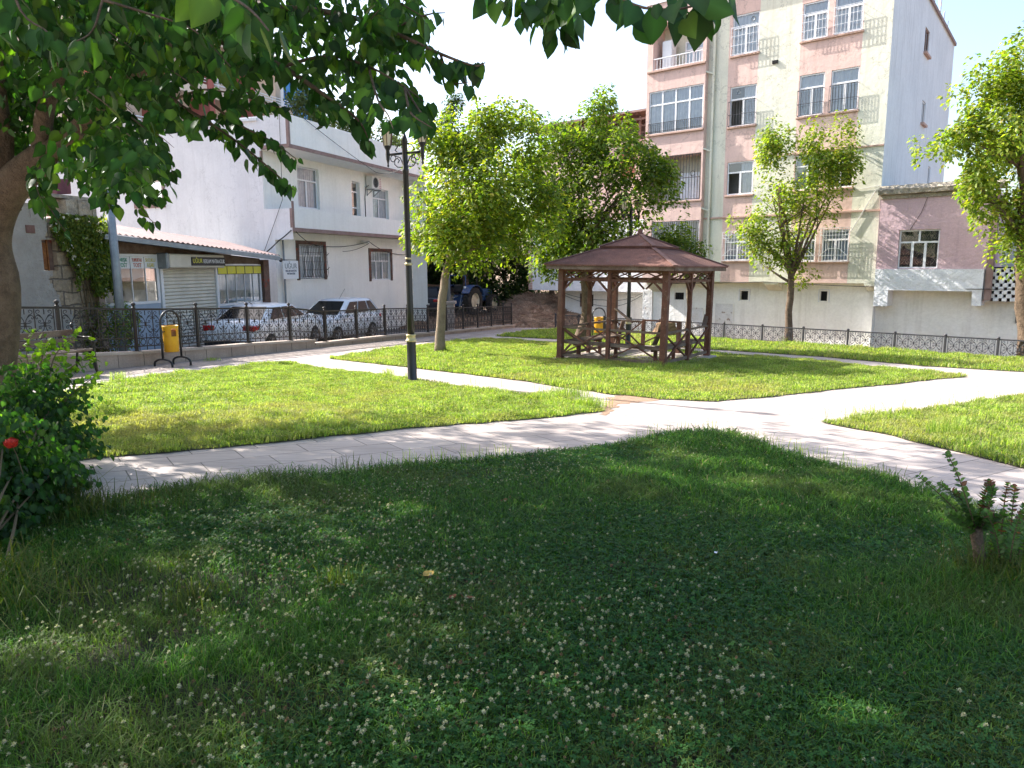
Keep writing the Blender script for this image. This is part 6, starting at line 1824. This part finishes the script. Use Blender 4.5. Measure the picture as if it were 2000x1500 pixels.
# tractor
TR = empty('tractor', (-2.7, 40.2, -.95), az(30), 'old blue farm tractor with big ribbed rear tyres standing on the yard', 'tractor')
def big_wheel(x, y, r, w_, rim_m):
    t = MB(); n = 28
    prof = [(r * .58, -.5), (r * .86, -.5), (r * .95, -.42), (r * .96, 0), (r * .95, .42), (r * .86, .5), (r * .58, .5)]
    vs = [(x + rr * math.cos(2 * PI * k / n), y + o * w_, r + rr * math.sin(2 * PI * k / n)) for rr, o in prof for k in range(n)]
    t.add(vs, [(i * n + k, i * n + (k + 1) % n, (i + 1) * n + (k + 1) % n, (i + 1) * n + k) for i in range(len(prof) - 1) for k in range(n)])
    for k in range(18):
        a = 2 * PI * k / 18
        for s in (-1, 1):
            aa = a + (PI / 18 if s > 0 else 0)
            p = (x + r * .97 * math.cos(aa), y, r + r * .97 * math.sin(aa)); q = (x + r * .95 * math.cos(aa + .32), y + s * w_ * .52, r + r * .95 * math.sin(aa + .32))
            t.bar(p, q, .05, .06)
    wo = t.build('wheel', M['rubber'], TR)
    g = MB()
    for s in (-1, 1):
        yo = y + s * w_ * .22
        vs = [(x + rr * math.cos(2 * PI * k / n), yo + s * o, r + rr * math.sin(2 * PI * k / n)) for rr, o in ((r * .60, .06), (r * .52, .05), (r * .42, -.02), (r * .22, .02), (.02, .03)) for k in range(n)]
        g.add(vs, [(i * n + k, i * n + (k + 1) % n, (i + 1) * n + (k + 1) % n, (i + 1) * n + k) for i in range(4) for k in range(n)])
    g.build('rim', M[rim_m], wo)
for s in (-1, 1):
    big_wheel(0, s * .74, .74, .40, 'rimcream'); big_wheel(2.1, s * .68, .52, .30, 'rimcream')
w = MB(); w.cbox(-.25, .5, -.34, .34, .45, 1.05, .05); w.cbox(.5, 2.6, -.28, .28, .62, 1.32, .08); w.cbox(2.5, 2.75, -.26, .26, .6, 1.26, .04); w.build('body', M['tractorblue'], TR)
for s in (-1, 1):
    w = MB()
    pts = [(.0 + .82 * math.cos(a), .74 + .82 * math.sin(a)) for a in [R(20) + R(130) * k / 8 for k in range(9)]]
    for (x0, z0), (x1, z1) in zip(pts, pts[1:]): w.add([(x0, s * .50, z0), (x1, s * .50, z1), (x1, s * .98, z1), (x0, s * .98, z0), (x0, s * .50, z0 + .03), (x1, s * .50, z1 + .03), (x1, s * .98, z1 + .03), (x0, s * .98, z0 + .03)], [(0, 1, 2, 3), (7, 6, 5, 4), (0, 4, 5, 1), (2, 6, 7, 3)])
    w.build('mudguard', M['tractorblue'], TR)
    w = MB(); w.cbox(-.55, -.5, s * .6 - .08, s * .6 + .08, 1.40, 1.52, .02); w.build('rear_lamp', M['signwhite'], TR)
w = MB(); w.cbox(-.25, .15, -.24, .24, 1.15, 1.25, .03); w.cbox(-.32, -.22, -.24, .24, 1.22, 1.6, .03); w.build('seat', M['carblack'], TR)
w = MB(); w.tube([(.75, 0, 1.2), (.45, 0, 1.55)], .025, 6); w.ring((.43, 0, 1.58), .19, .015, 0, 16, 5); w.build('steering_wheel', M['carblack'], TR)
w = MB(); w.tube([(-.3, -.5, 1.0), (-.3, -.5, 2.0), (-.3, -.45, 2.08), (-.3, .45, 2.08), (-.3, .5, 2.0), (-.3, .5, 1.0)], .03, 8); w.build('roll_bar', M['tractorblue'], TR)
w = MB(); w.tube([(-.3, -.3, .75), (-.75, -.38, .45)], .03, 6); w.tube([(-.3, .3, .75), (-.75, .38, .45)], .03, 6); w.tube([(-.28, 0, 1.0), (-.8, 0, .9)], .03, 6); w.tube([(-.45, -.35, 1.1), (-.72, -.38, .5)], .02, 6); w.tube([(-.45, .35, 1.1), (-.72, .38, .5)], .02, 6); w.build('linkage', M['galv'], TR)
w = MB(); w.tube([(1.9, .2, 1.3), (1.9, .2, 2.0)], .035, 8); w.build('exhaust', M['carblack'], TR)

# ---------------------------------------------------------------- poles and cables
c = at(877, 600, 35.2)
UP = empty('utility_pole', (c.x, 35.2, gz(c.x, 35.2)), 0, 'grey steel pole on a square stone base behind the street maple', 'pole')
w = MB(); w.tube([(0, 0, .6), (-.03, 0, 3.5), (-.05, 0, 7.5)], [.085, .075, .06], 10); w.build('shaft', M['galv'], UP, True)
w = MB(); w.cbox(-.24, .26, -.2, .2, -.3, 1.08, .02); w.cbox(-.32, .34, -.26, .26, 1.05, 1.18, .015); w.build('stone_base', M['coping'], UP)
c = swall(-8.05, -1.05, 0)
GP = empty('grey_post', (c.x, c.y, gz(c.x, c.y) - .25), 0, 'rusty grey steel post in front of the creeper', 'post')
w = MB(); w.tube([(0, 0, 0), (.0, 0, 2.0), (-.03, 0, 4.6)], [.105, .10, .09], 10); w.build('shaft', M['galv'], GP, True)
w = MB(); w.lathe([(.17, 0), (.17, .03), (.12, .05)], n=12); w.build('foot_plate', M['rust_post'], GP)
def cable(pts, label, r=.012, m='cable', sag=.0, name='cable'):
    P = [Vector(p) for p in pts]; out = []
    for a, b_ in zip(P, P[1:]):
        for k in range(8):
            t = k / 8; q = a.lerp(b_, t); q.z -= sag * (b_ - a).length * 4 * t * (1 - t) * .1; out.append(q)
    out.append(P[-1])
    w = MB(); w.tube(out, r, 5); return w.build(name, M[m], label=label, cat='cable', group='cables strung along the house fronts')
def ap(x, y, z):
    t_ = R(-41); return Vector((12.76 + x * math.cos(t_) - y * math.sin(t_), 26.49 + x * math.sin(t_) + y * math.cos(t_), z))
cable([wh(.1, -.03, 2.9), wh(2.5, .75, 2.45), wh(6.0, .44, 2.7), wh(9.0, .75, 2.2), wh(10.7, .7, 2.3)], 'dark cable sagging under the balcony of the white house', .014, sag=.35)
cable([wh(6.0, .44, 2.62), wh(4.4, .76, 2.25)], 'short dark cable looping left from the white junction box', .011, sag=.5)
cable([wh(.9, -.05, 6.95), wh(5.5, -.3, 4.9 + .65), at(800, 322, 20.5)], 'thin dark cable slanting across the parapet of the white house', .011, sag=.1)
cable([wh(-.05, .3, 7.0), wh(-.05, .35, 4.0), wh(-.06, 1.25, 2.2)], 'thin dark cable dropping down the corner of the white house', .010, sag=.05)
cable([wh(-.03, .05, 2.93), wh(-.2, .5, 2.55), wh(-.12, 1.4, 2.0)], 'dark bundle of cables from the house corner to the shop roof', .022, sag=.3)
cable([ap(-8.6, -.03, .85), ap(-4, -.02, .96), ap(0, -.02, .82), ap(3.3, -.21, .80), ap(8, -.1, .95)], 'dark cable running along the foot of the pink and cream upper wall', .013, sag=.04)
cable([ap(-.15, -.05, 4.15), ap(-.9, -.05, 2.75)], 'white cable slanting up to the corner of the flats', .02, 'cable_white', .05)
cable([ap(-.02, -.04, 4.3), ap(-1.2, -.03, 4.22)], 'grey loop of cable beside the lime green maple at the flats corner', .012, 'cable_white', .3)
cable([ap(1.55, -.18, 3.95), ap(1.35, -.18, 3.3), ap(1.05, -.17, 2.76)], 'thin dark cable dropping to the window of the mauve house', .008, sag=.05)
cable([ap(-15.9, 2.7, .3), ap(-13, 2.4, -.05), ap(-9.5, .4, .45)], 'upper dark cable drooping between the two white houses behind the pavilion', .012, sag=.4)
cable([ap(-15.9, 2.7, .2), ap(-12.5, 2.2, -.35), ap(-9.5, .4, .40)], 'lower dark cable drooping between the two white houses behind the pavilion', .012, sag=.4)
# ---------------------------------------------------------------- the big mulberry that shades the viewer
MCOL = ([(0.028, 0.072, 0.018), (0.040, 0.092, 0.020), (0.020, 0.052, 0.015), (0.075, 0.14, 0.022)], [.37, .28, .2, .15])  # last tint brighter: backlight through some leaves put into the colour
YB = 8.45
mb_ = at(-14, 830, YB)
MT = empty('mulberry_tree', (mb_.x, YB, gz(mb_.x, YB)), 0, 'big old mulberry whose leafy boughs hang over the shaded lawn', 'tree')
MO = Vector(MT.location)
def mp(px, py, Y): return at(px, py, Y) - MO
wood = MB()
def smooth(pts, k=4):
    P = [Vector(p) for p in pts]; out = []
    for i in range(len(P) - 1):
        p0, p1, p2, p3 = P[max(i - 1, 0)], P[i], P[i + 1], P[min(i + 2, len(P) - 1)]
        for j in range(k):
            t = j / k
            out.append(.5 * ((2 * p1) + (p2 - p0) * t + (2 * p0 - 5 * p1 + 4 * p2 - p3) * t * t + (3 * p1 - p0 - 3 * p2 + p3) * t ** 3))
    out.append(P[-1]); return out
def bough(pts, r0, r1, sides=8):
    S_ = smooth(pts); n = len(S_) - 1
    wood.tube(S_, [r0 + (r1 - r0) * (i / n) ** .8 for i in range(n + 1)], sides)
    return S_
tr = smooth([mp(-22, 850, YB), mp(-20, 780, YB), mp(-18, 700, YB), mp(-14, 560, YB), mp(-24, 470, YB), mp(-4, 400, YB), mp(38, 345, YB), mp(95, 298, YB)])
rr = [.36, .33, .31, .30, .29, .28, .275, .275, .28, .29, .295, .295, .29, .28, .26, .25, .245, .24, .235, .23, .225, .22, .21, .20, .19, .18, .17, .165, .16]
rr = [v * .93 for v in rr]
wood.tube(tr, (rr + [.16] * 40)[:len(tr)], 16)
bough([mp(8, 410, YB), mp(0, 330, YB), mp(2, 260, YB), mp(-8, 180, YB), mp(-20, 40, YB), mp(-60, -150, YB), mp(-90, -420, YB)], .17, .05, 10)
bough([mp(95, 298, YB), mp(150, 255, YB), mp(205, 190, 8.2), mp(285, 128, 7.5), mp(397, 70, 6.7), mp(480, 100, 6.1)], .12, .04, 10)
bough([mp(80, 310, YB), mp(88, 215, YB), mp(120, 128, YB), mp(150, 30, 8.3), mp(200, -120, 8), mp(240, -380, 7.6)], .11, .04, 9)
bough([mp(150, 30, 8.3), mp(330, -160, 7), mp(600, -300, 6), mp(900, -420, 5.2)], .06, .025)
bough([mp(0, 260, YB), mp(-150, 100, 9), mp(-420, -100, 9.6)], .09, .03)
bough([mp(200, -120, 8), mp(300, -420, 6.6), mp(700, -700, 5.2), mp(1100, -700, 4.4), mp(1280, -420, 3.8), mp(1240, -160, 3.45)], .06, .018)
TW = []   # (points, leaf size, spacing)
def twig(pts, size=.125, gap=.05, r=.010, exempt=True):
    S_ = bough(pts, r, .003, 5)
    TW.append((S_, size, gap))
    return S_
twig([mp(480, 100, 6.1), mp(552, 130, 5.7), mp(640, 190, 5.5), mp(700, 235, 5.5), mp(722, 280, 5.5)], .13, .035, .03)
twig([mp(552, 130, 5.7), mp(640, 110, 5.5), mp(720, 130, 5.3), mp(790, 170, 5.1), mp(830, 200, 5.0)], .13, .035, .016)
twig([mp(397, 70, 6.7), mp(520, 20, 6.0), mp(650, 25, 5.6), mp(760, 60, 5.3), mp(860, 105, 5.1), mp(925, 128, 5.0), mp(948, 122, 5.0)], .13, .035, .03)
twig([mp(760, 60, 5.3), mp(830, 30, 5.2), mp(870, 25, 5.2)], .13, .05)
twig([mp(860, 105, 5.1), mp(880, 160, 5.1), mp(915, 160, 5.05)], .12, .05)
twig([mp(790, 170, 5.1), mp(800, 215, 4.7), mp(815, 232, 4.5), mp(845, 250, 4.45)], .125, .055)
twig([mp(720, 130, 5.3), mp(738, 195, 4.8), mp(758, 225, 4.6), mp(768, 252, 4.5)], .12, .05)
twig([mp(790, 170, 5.1), mp(822, 220, 4.8), mp(846, 245, 4.7)], .12, .055)
twig([mp(640, 110, 5.5), mp(700, 60, 5.2), mp(740, 20, 5.0)], .13, .04)
twig([mp(285, 128, 7.5), mp(340, 195, 7.0), mp(410, 240, 6.7), mp(480, 290, 6.4), mp(545, 345, 6.3), mp(575, 372, 6.25)], .105, .024, .022)
twig([mp(410, 200, 6.6), mp(470, 245, 6.3), mp(530, 275, 6.2), mp(578, 310, 6.15)], .105, .028, .014)
twig([mp(340, 195, 7.0), mp(400, 175, 6.6), mp(480, 190, 6.3), mp(560, 215, 6.0)], .11, .032, .014)
twig([mp(150, 255, YB), mp(200, 300, 8.0), mp(250, 345, 7.7), mp(300, 385, 7.5), mp(325, 360, 7.4)], .115, .024, .02)
twig([mp(200, 300, 8.0), mp(205, 360, 7.6), mp(215, 410, 7.3)], .115, .026, .012)
twig([mp(205, 190, 8.2), mp(270, 240, 7.6), mp(310, 280, 7.3), mp(338, 340, 7.2)], .11, .028, .014)
twig([mp(60, 360, YB), mp(90, 395, 8.1), mp(112, 430, 8.0), mp(128, 452, 8.0)], .12, .05)
twig([mp(95, 298, YB), mp(70, 350, 7.9), mp(85, 400, 7.7)], .12, .032)
twig([mp(250, 345, 7.7), mp(262, 390, 7.5), mp(290, 425, 7.4), mp(305, 438, 7.4)], .10, .09, .006)
twig([mp(380, -160, 3.3), mp(420, -40, 2.85), mp(490, 20, 2.65), mp(525, 60, 2.6)], .13, .05)
twig([mp(240, -160, 4.6), mp(200, 0, 4.2), mp(180, 60, 4.1), mp(150, 80, 4.0)], .13, .045)
twig([mp(0, -100, 4.6), mp(40, 20, 4.3), mp(90, 60, 4.2), mp(110, 90, 4.2)], .13, .045)
twig([mp(200, 0, 4.2), mp(300, 30, 4.4), mp(380, 60, 4.5), mp(450, 130, 4.6)], .13, .045)
twig([mp(1240, -160, 3.45), mp(1150, -50, 3.4), mp(1060, -5, 3.35), mp(990, -10, 3.3), mp(940, -25, 3.3)], .125, .035, .012)
twig([mp(1150, -50, 3.4), mp(1110, 10, 3.9), mp(1085, 45, 4.1), mp(1110, 75, 4.15)], .12, .035, .008)
twig([mp(1110, 10, 3.9), mp(1050, 20, 4.0), mp(1010, 30, 4.05)], .12, .04, .006)
twig([mp(1240, -160, 3.45), mp(1190, -40, 3.2), mp(1240, 10, 3.1), mp(1320, 18, 3.0), mp(1375, 5, 2.95), mp(1400, -5, 2.95)], .125, .045, .008)
twig([mp(1300, -140, 3.4), mp(1330, -40, 3.2), mp(1380, -20, 3.1), mp(1425, -12, 3.05)], .125, .05, .008)
LP_, LD, LN, LS = [], [], [], []
for S_, size, gap in TW:
    acc = 0; side_ = 1; started = False
    tot = sum((b_ - a).length for a, b_ in zip(S_, S_[1:]))
    run = 0
    for a, b_ in zip(S_, S_[1:]):
        d = (b_ - a); L = d.length; d = d.normalized()
        t = 0
        while t < L:
            if run + t > tot * .12:
                sd_ = d.cross(Vector((0, 0, 1))); sd_ = sd_.normalized() if sd_.length > .05 else Vector((1, 0, 0))
                side_ = -side_
                p = a + d * t + sd_ * side_ * random.uniform(.01, .05) + Vector((random.gauss(0, .02), random.gauss(0, .02), random.uniform(-.05, .01)))
                LP_.append(p); LD.append(sd_ * side_ * random.uniform(.15, .7) + d * random.uniform(.0, .5) + Vector((random.gauss(0, .2), random.gauss(0, .2), -random.uniform(.5, 1.2))))
                LN.append(Vector((random.gauss(0, .6), random.gauss(-.4, .6), random.uniform(.0, .9)))); LS.append(size * random.choice((.55, .8, .9, 1, 1, 1.1, 1.2)))
            t += gap * random.uniform(.6, 1.4)
        run += L
P1, D1, N1, S1 = (np.array([tuple(v) for v in LP_]), np.array([tuple(v) for v in LD]), np.array([tuple(v) for v in LN]), np.array(LS) * .94)
_u, _v, _w = to_px(P1 + np.array(tuple(MO)))
_k = np.ones(len(P1), bool)
for gx, gy, ga, gb2 in ((768, 226, 32, 36), (826, 246, 24, 36)): _k &= ~((((_u - gx) / ga) ** 2 + ((_v - gy) / gb2) ** 2 < 1) & (RNG.uniform(0, 1, len(_u)) < .5))
P1, D1, N1, S1 = P1[_k], D1[_k], N1[_k], S1[_k]
# the mass of the crown
DENSE = [(-400, 340), (0, 320), (30, 300), (60, 345), (95, 390), (115, 330), (150, 350), (185, 400), (215, 380), (240, 345), (270, 390), (300, 345), (335, 350), (325, 290), (250, 245), (300, 265), (330, 230), (380, 265), (420, 225), (450, 240), (480, 195), (520, 215), (560, 170), (600, 215), (640, 240), (670, 215), (700, 265), (725, 230), (750, 235), (770, 175), (800, 200), (830, 155), (850, 165), (865, 110), (835, 90), (850, 45), (830, 20), (835, -40), (-400, -40)]
def mini(C, per, size, jit=.0, keep=1.0):
    n = len(C)
    A = unit(n); A[:, 2] = -np.abs(A[:, 2]) * .6 + .1; A /= np.linalg.norm(A, axis=1, keepdims=True)
    t = np.tile(np.linspace(0, 1, per), (n, 1)) + RNG.normal(0, .04, (n, per))
    sdv = np.cross(A, np.array([[0, 0, 1.0]])); sdv /= np.maximum(np.linalg.norm(sdv, axis=1, keepdims=True), .05)
    alt = np.where(np.arange(per) % 2 == 0, 1.0, -1.0)[None, :, None]
    P = C[:, None] + A[:, None] * (t * .5)[:, :, None] + sdv[:, None] * alt * .05 + RNG.normal(0, .03, (n, per, 3))
    D = sdv[:, None] * alt * RNG.uniform(.2, .9, (n, per, 1)) + A[:, None] * .35 + RNG.normal(0, .25, (n, per, 3)) - np.array([0, 0, .8])
    N = RNG.normal(0, .8, (n, per, 3)) + np.array([0, -.1, .55])
    return P.reshape(-1, 3), D.reshape(-1, 3), N.reshape(-1, 3), size * RNG.uniform(.6, 1.25, n * per)
def allowed(P, poly, thin=None):
    u, v, w_ = to_px(P)
    inf = (u > -20) & (u < 2020) & (v > -45) & (w_ > .1)
    gap = np.zeros(len(u), bool)
    for gx, gy, ga, gb2 in ((768, 226, 32, 36), (826, 246, 24, 36), (395, 190, 62, 48), (562, 186, 46, 44), (262, 215, 34, 26), (690, 75, 26, 22), (640, 130, 18, 14), (735, 150, 20, 20), (520, 150, 22, 20), (600, 40, 16, 12)):
        gap |= ((u - gx) / ga) ** 2 + ((v - gy) / gb2) ** 2 < 1
    ok = ~inf | (inside(np.column_stack([u, v]), poly) & ~(gap & (RNG.uniform(0, 1, len(u)) < .93)))
    return ok & (w_ > 1.6) | (P[:, 1] < -.5)
# boughs low enough to be seen: fill between the limbs at 4.5 to 9 m
nf = 1250
fx, fy = np.concatenate([RNG.uniform(-120, 860, 950), RNG.uniform(-80, 345, 300)]), RNG.uniform(-60, 370, nf)
dens = np.where(fx < 330, 1.0, np.where(fx < 540, .55, .5))
dd = np.where((fx < 175) & (fy > 95), RNG.uniform(8.5, 10.5, nf), np.where(fx < 330, RNG.uniform(5.0, 9.6, nf), RNG.uniform(4.8, 7.4, nf)))
k = RNG.uniform(0, 1, nf) < dens
Cf = np.array([tuple(at(a, b_, c_)) for a, b_, c_ in zip(fx[k], fy[k], dd[k])])
P2, D2, N2, S2 = mini(Cf, 10, .098)
ok = allowed(P2, DENSE); P2, D2, N2, S2 = P2[ok], D2[ok], N2[ok], S2[ok]
def ell(c, r, n):
    u = unit(n) * (RNG.uniform(0, 1, n) ** (1 / 2.4))[:, None]
    lump = 1 + .14 * np.sin(u[:, 0:1] * 6 + 1) * np.sin(u[:, 1:2] * 5)
    return np.array(c) + u * np.array(r) * lump
C3 = np.concatenate([ell((-5.0, 8.0, 5.7), (5.0, 4.7, 2.5), 1050), ell((-9.2, 10.4, 5.2), (2.9, 2.2, 1.8), 190), ell((-2.6, 11.2, 6.6), (2.2, 1.0, .7), 55), ell((-7.0, 12.6, 6.7), (4.0, 1.3, .8), 130), ell((-1.2, 4.2, 5.0), (3.6, 3.2, 1.5), 350), ell((-7.5, 5.5, 4.6), (3.6, 3.6, 2.4), 330)])  # outer lobes lie out of view, added to throw shade on path and lawn
P3, D3, N3, S3 = mini(C3, 11, .15)
u_, v_, w3 = to_px(P3); seen = (u_ > -20) & (u_ < 2020) & (v_ > -45)
S3 = np.where(seen, S3 * .72, S3)
ok = allowed(P3, DENSE) & ~(seen & (u_ > 430) & (RNG.uniform(0, 1, len(P3)) < .6)); P3, D3, N3, S3 = P3[ok], D3[ok], N3[ok], S3[ok]
mo = np.array(tuple(MO))
P_ = np.concatenate([P1, P2 - mo, P3 - mo]); D_ = np.concatenate([D1, D2, D3]); N_ = np.concatenate([N1, N2, N3]); S_ = np.concatenate([S1, S2, S3])
leaf_cloud('crown', P_, D_, N_, S_, MULB, M['mulberry'], tints(len(P_), *MCOL, .4), MT, .84, True)
# fine twigs inside the mass
for c_ in Cf[::6]:
    if not allowed(np.array([c_]) - [0, 0, .25], DENSE)[0]: continue
    c_ = Vector(c_) - MO
    wood.tube([c_ + Vector((-.12, .05, .08)), c_, c_ + Vector((.1, -.03, -.08))], [.005, .004, .002], 4)
wood.build('trunk', M['bark'], MT, True)

# ---------------------------------------------------------------- rose bushes at the left
def rose_bush(base, lobes, shoots, label, stems, tall=()):
    t = empty('rose_bush', (base[0], base[1], gz(*base)), 0, label, 'rose bush', 'rose bushes at the left edge')
    o = Vector(t.location)
    C = []
    for c_, r, n in lobes: C.append(ell(c_, r, n))
    C = np.concatenate(C)
    P, D, N, Sz = mini(C, 9, .050)
    P = C.repeat(9, 0) + (P - C.repeat(9, 0)) * .5
    tn = tints(len(P), [(0.028, 0.07, 0.018), (0.04, 0.09, 0.02), (0.02, 0.05, 0.015), (0.07, 0.12, 0.02)], [.4, .3, .2, .1])
    mbx = MB()
    Pt = []
    for pts in tall:
        s = smooth([Vector(p) for p in pts], 5)
        mbx.tube([p - o for p in s], [.008 - .005 * i / (len(s) - 1) for i in range(len(s))], 5)
        for i, p in enumerate(s):
            if i > len(s) * .3:
                for _ in range(4): Pt.append(tuple(p + Vector((random.gauss(0, .045), random.gauss(0, .045), random.gauss(-.01, .03)))))
    if Pt:
        Pt = np.array(Pt); n = len(Pt)
        P = np.concatenate([P, Pt]); D = np.concatenate([D, RNG.normal(0, 1, (n, 3)) - [0, 0, .2]]); N = np.concatenate([N, RNG.normal(0, .5, (n, 3)) + [0, 0, .8]]); Sz = np.concatenate([Sz, .06 * RNG.uniform(.6, 1.2, n)])
        tn = np.concatenate([tn, tints(n, [(0.13, 0.20, 0.025), (0.09, 0.15, 0.02)])])  # lime shoots tinted brighter, with sunlight put into the colour
    leaf_cloud('foliage', P - np.array(tuple(o)), D, N, Sz, MULB, M['leaf'], tn, t, .95, True)
    for i in range(stems):
        c_ = Vector(C[RNG.integers(len(C))]) - o
        limb(mbx, (random.uniform(-.12, .12), random.uniform(-.12, .12), 0), c_, .011, .004, .1, 6, 5)
    mbx.build('stem', M['twig'], t)
    return t
def L3(px, py, Y, rx, ry, n, dy=.45):
    k = Y / CAM_F; return (tuple(at(px, py, Y)), (rx * k, dy, ry * k), n)
rb1 = rose_bush(ground(55, 960), [L3(60, 830, 6.3, 85, 80, 150), L3(95, 760, 6.5, 55, 55, 60), L3(30, 900, 6.0, 85, 70, 120), L3(110, 870, 6.2, 50, 60, 70), L3(20, 760, 6.3, 55, 70, 55)], 0, 'leafy rose bush with long bright shoots in front of the bench', 16,
    [[at(60, 830, 6.5), at(60, 740, 6.6), at(52, 690, 6.7), at(62, 645, 6.8)], [at(80, 830, 6.5), at(95, 740, 6.5), at(110, 690, 6.6), at(145, 655, 6.7)], [at(90, 820, 6.4), at(120, 740, 6.5), at(150, 710, 6.5), at(185, 690, 6.6)], [at(100, 830, 6.4), at(130, 780, 6.4), at(160, 755, 6.5), at(178, 740, 6.5)], [at(70, 800, 6.5), at(80, 710, 6.6), at(90, 680, 6.6), at(100, 665, 6.7)]])
rb2 = rose_bush(ground(-30, 1110), [L3(0, 930, 4.9, 95, 80, 190), L3(-20, 1010, 4.6, 80, 80, 190), L3(70, 930, 5.2, 55, 60, 90), L3(-40, 850, 4.8, 70, 60, 100)], 0, 'darker rose bush with one open red rose at the left edge', 12)
c_ = at(22, 866, 4.35) - Vector(rb2.location)
w = MB()
for k in range(64):
    # overlapping petal plates wrapped round the bud, the outer ones opened
    f = (k + .5) / 64; el_ = math.asin(1 - 1.45 * f); a = k * 2.39996
    d = Vector((math.cos(a) * math.cos(el_), math.sin(a) * math.cos(el_), math.sin(el_)))
    s_ = Vector((-math.sin(a), math.cos(a), 0)); up_ = d.cross(s_) * -1
    if up_.z < 0: up_ = -up_
    r_ = .025 * random.uniform(.75, 1.2); q = .012 + .006 * f
    p = c_ + Vector((d.x * r_ * 1.05, d.y * r_ * 1.05, d.z * r_ * .9)); o_ = d * q * .55
    w.add([p - up_ * q - s_ * q * .5, p - up_ * q + s_ * q * .5, p + s_ * q * 1.05 + d * q * .1, p + up_ * q * .85 + s_ * q * .6 + o_, p + up_ * q * 1.05 + o_, p + up_ * q * .85 - s_ * q * .6 + o_, p - s_ * q * 1.05 + d * q * .1], [(0, 1, 2, 3, 4, 5, 6)])
fl_ = w.build('rose_flower', M['rose'], rb2, True)
w = MB(); w.tube([c_ + Vector((-.03, .12, -.22)), c_ + Vector((-.01, .05, -.08)), c_ - Vector((0, 0, .005))], .0025, 5); w.build('flower_stem', M['twig'], rb2)

# ---------------------------------------------------------------- cut back shrub at the right
sb_ = ground(1922, 1125)
Ys = sb_[1]
SHB = empty('cut_shrub', (sb_[0], Ys, gz(*sb_)), 0, 'cut back shrub with a bare stump and new reddish tipped shoots at the lower right', 'shrub')
o = Vector(SHB.location)
w = MB(); S_ = smooth([at(1922, 1135, Ys) - o, at(1914, 1090, Ys) - o, at(1908, 1050, Ys) - o, at(1906, 1030, Ys) - o], 3)
w.tube(S_, [.05, .045, .036, .034, .032, .032, .033, .034, .034, .03], 10); w.build('stump', M['bark'], SHB, True)
LPs, LDs, LNs, LSs, LTs = [], [], [], [], []
w = MB()
for pts, red in (([(1906, 1035, 0), (1895, 1000, -.02), (1875, 940, -.04), (1852, 888, -.05)], .2), ([(1904, 1035, 0), (1875, 1005, .03), (1840, 970, .05), (1795, 930, .08)], 0), ([(1905, 1032, 0), (1885, 985, .02), (1865, 965, .04), (1836, 946, .06)], .1), ([(1908, 1036, 0), (1915, 1000, 0), (1922, 970, .0), (1930, 945, .0)], .5), ([(1912, 1040, 0), (1930, 990, -.05), (1938, 960, -.06), (1932, 940, -.06)], .4),
                 ([(1950, 1120, .05), (1955, 1050, .05), (1962, 980, .05), (1968, 945, .06)], .6), ([(1955, 1120, 0), (1972, 1050, 0), (1978, 990, 0), (1982, 950, 0)], .6), ([(1960, 1125, .05), (1985, 1060, .06), (1995, 1010, .06), (2003, 985, .06)], .3), ([(1965, 1125, -.05), (1990, 1080, -.05), (2010, 1040, -.06), (2025, 1000, -.06)], .3),
                 ([(1930, 1125, .04), (1935, 1080, .06), (1945, 1040, .08), (1950, 1010, .08)], .1), ([(1910, 1040, 0), (1925, 1020, -.04), (1945, 1010, -.08), (1965, 1005, -.1)], .1), ([(1905, 1040, 0), (1880, 1020, -.03), (1865, 1010, -.05), (1852, 1002, -.06)], 0), ([(1955, 1125, .0), (1950, 1070, -.05), (1940, 1030, -.08), (1925, 1000, -.1)], .2), ([(1970, 1130, .0), (1975, 1080, -.1), (1985, 1030, -.14), (1998, 1000, -.15)], .2)):
    s = smooth([at(a, b_, Ys + c_) - o for a, b_, c_ in pts], 6); n = len(s)
    w.tube(s, [.006 - .004 * i / (n - 1) for i in range(n)], 5)
    for i, p in enumerate(s[2:]):
        f = i / (n - 3)
        d = (s[min(i + 3, n - 1)] - s[i + 1]).normalized()
        for k in range(3):
            a = i * 1.57 + k * PI * .67 + random.uniform(-.4, .4)
            ref = d.orthogonal().normalized(); e = ref * math.cos(a) + d.cross(ref) * math.sin(a)
            LPs.append(tuple(p + e * .006)); LDs.append(tuple(e + d * .5 + Vector((0, 0, .15)))); LNs.append(tuple(d + Vector((0, 0, .6)))); LSs.append(.046 * random.uniform(.7, 1.15) * (1 - .45 * f))
            LTs.append((.08, .145, .04) if random.random() > red * f * .9 else (.15, .06, .045))
w.build('shoot', M['twig'], SHB)
LTs = np.array(LTs) * RNG.uniform(.75, 1.25, (len(LTs), 1))
leaf_cloud('foliage', np.array(LPs), np.array(LDs), np.array(LNs), np.array(LSs), MULB, M['leaf'], LTs, SHB, 1.25, True)
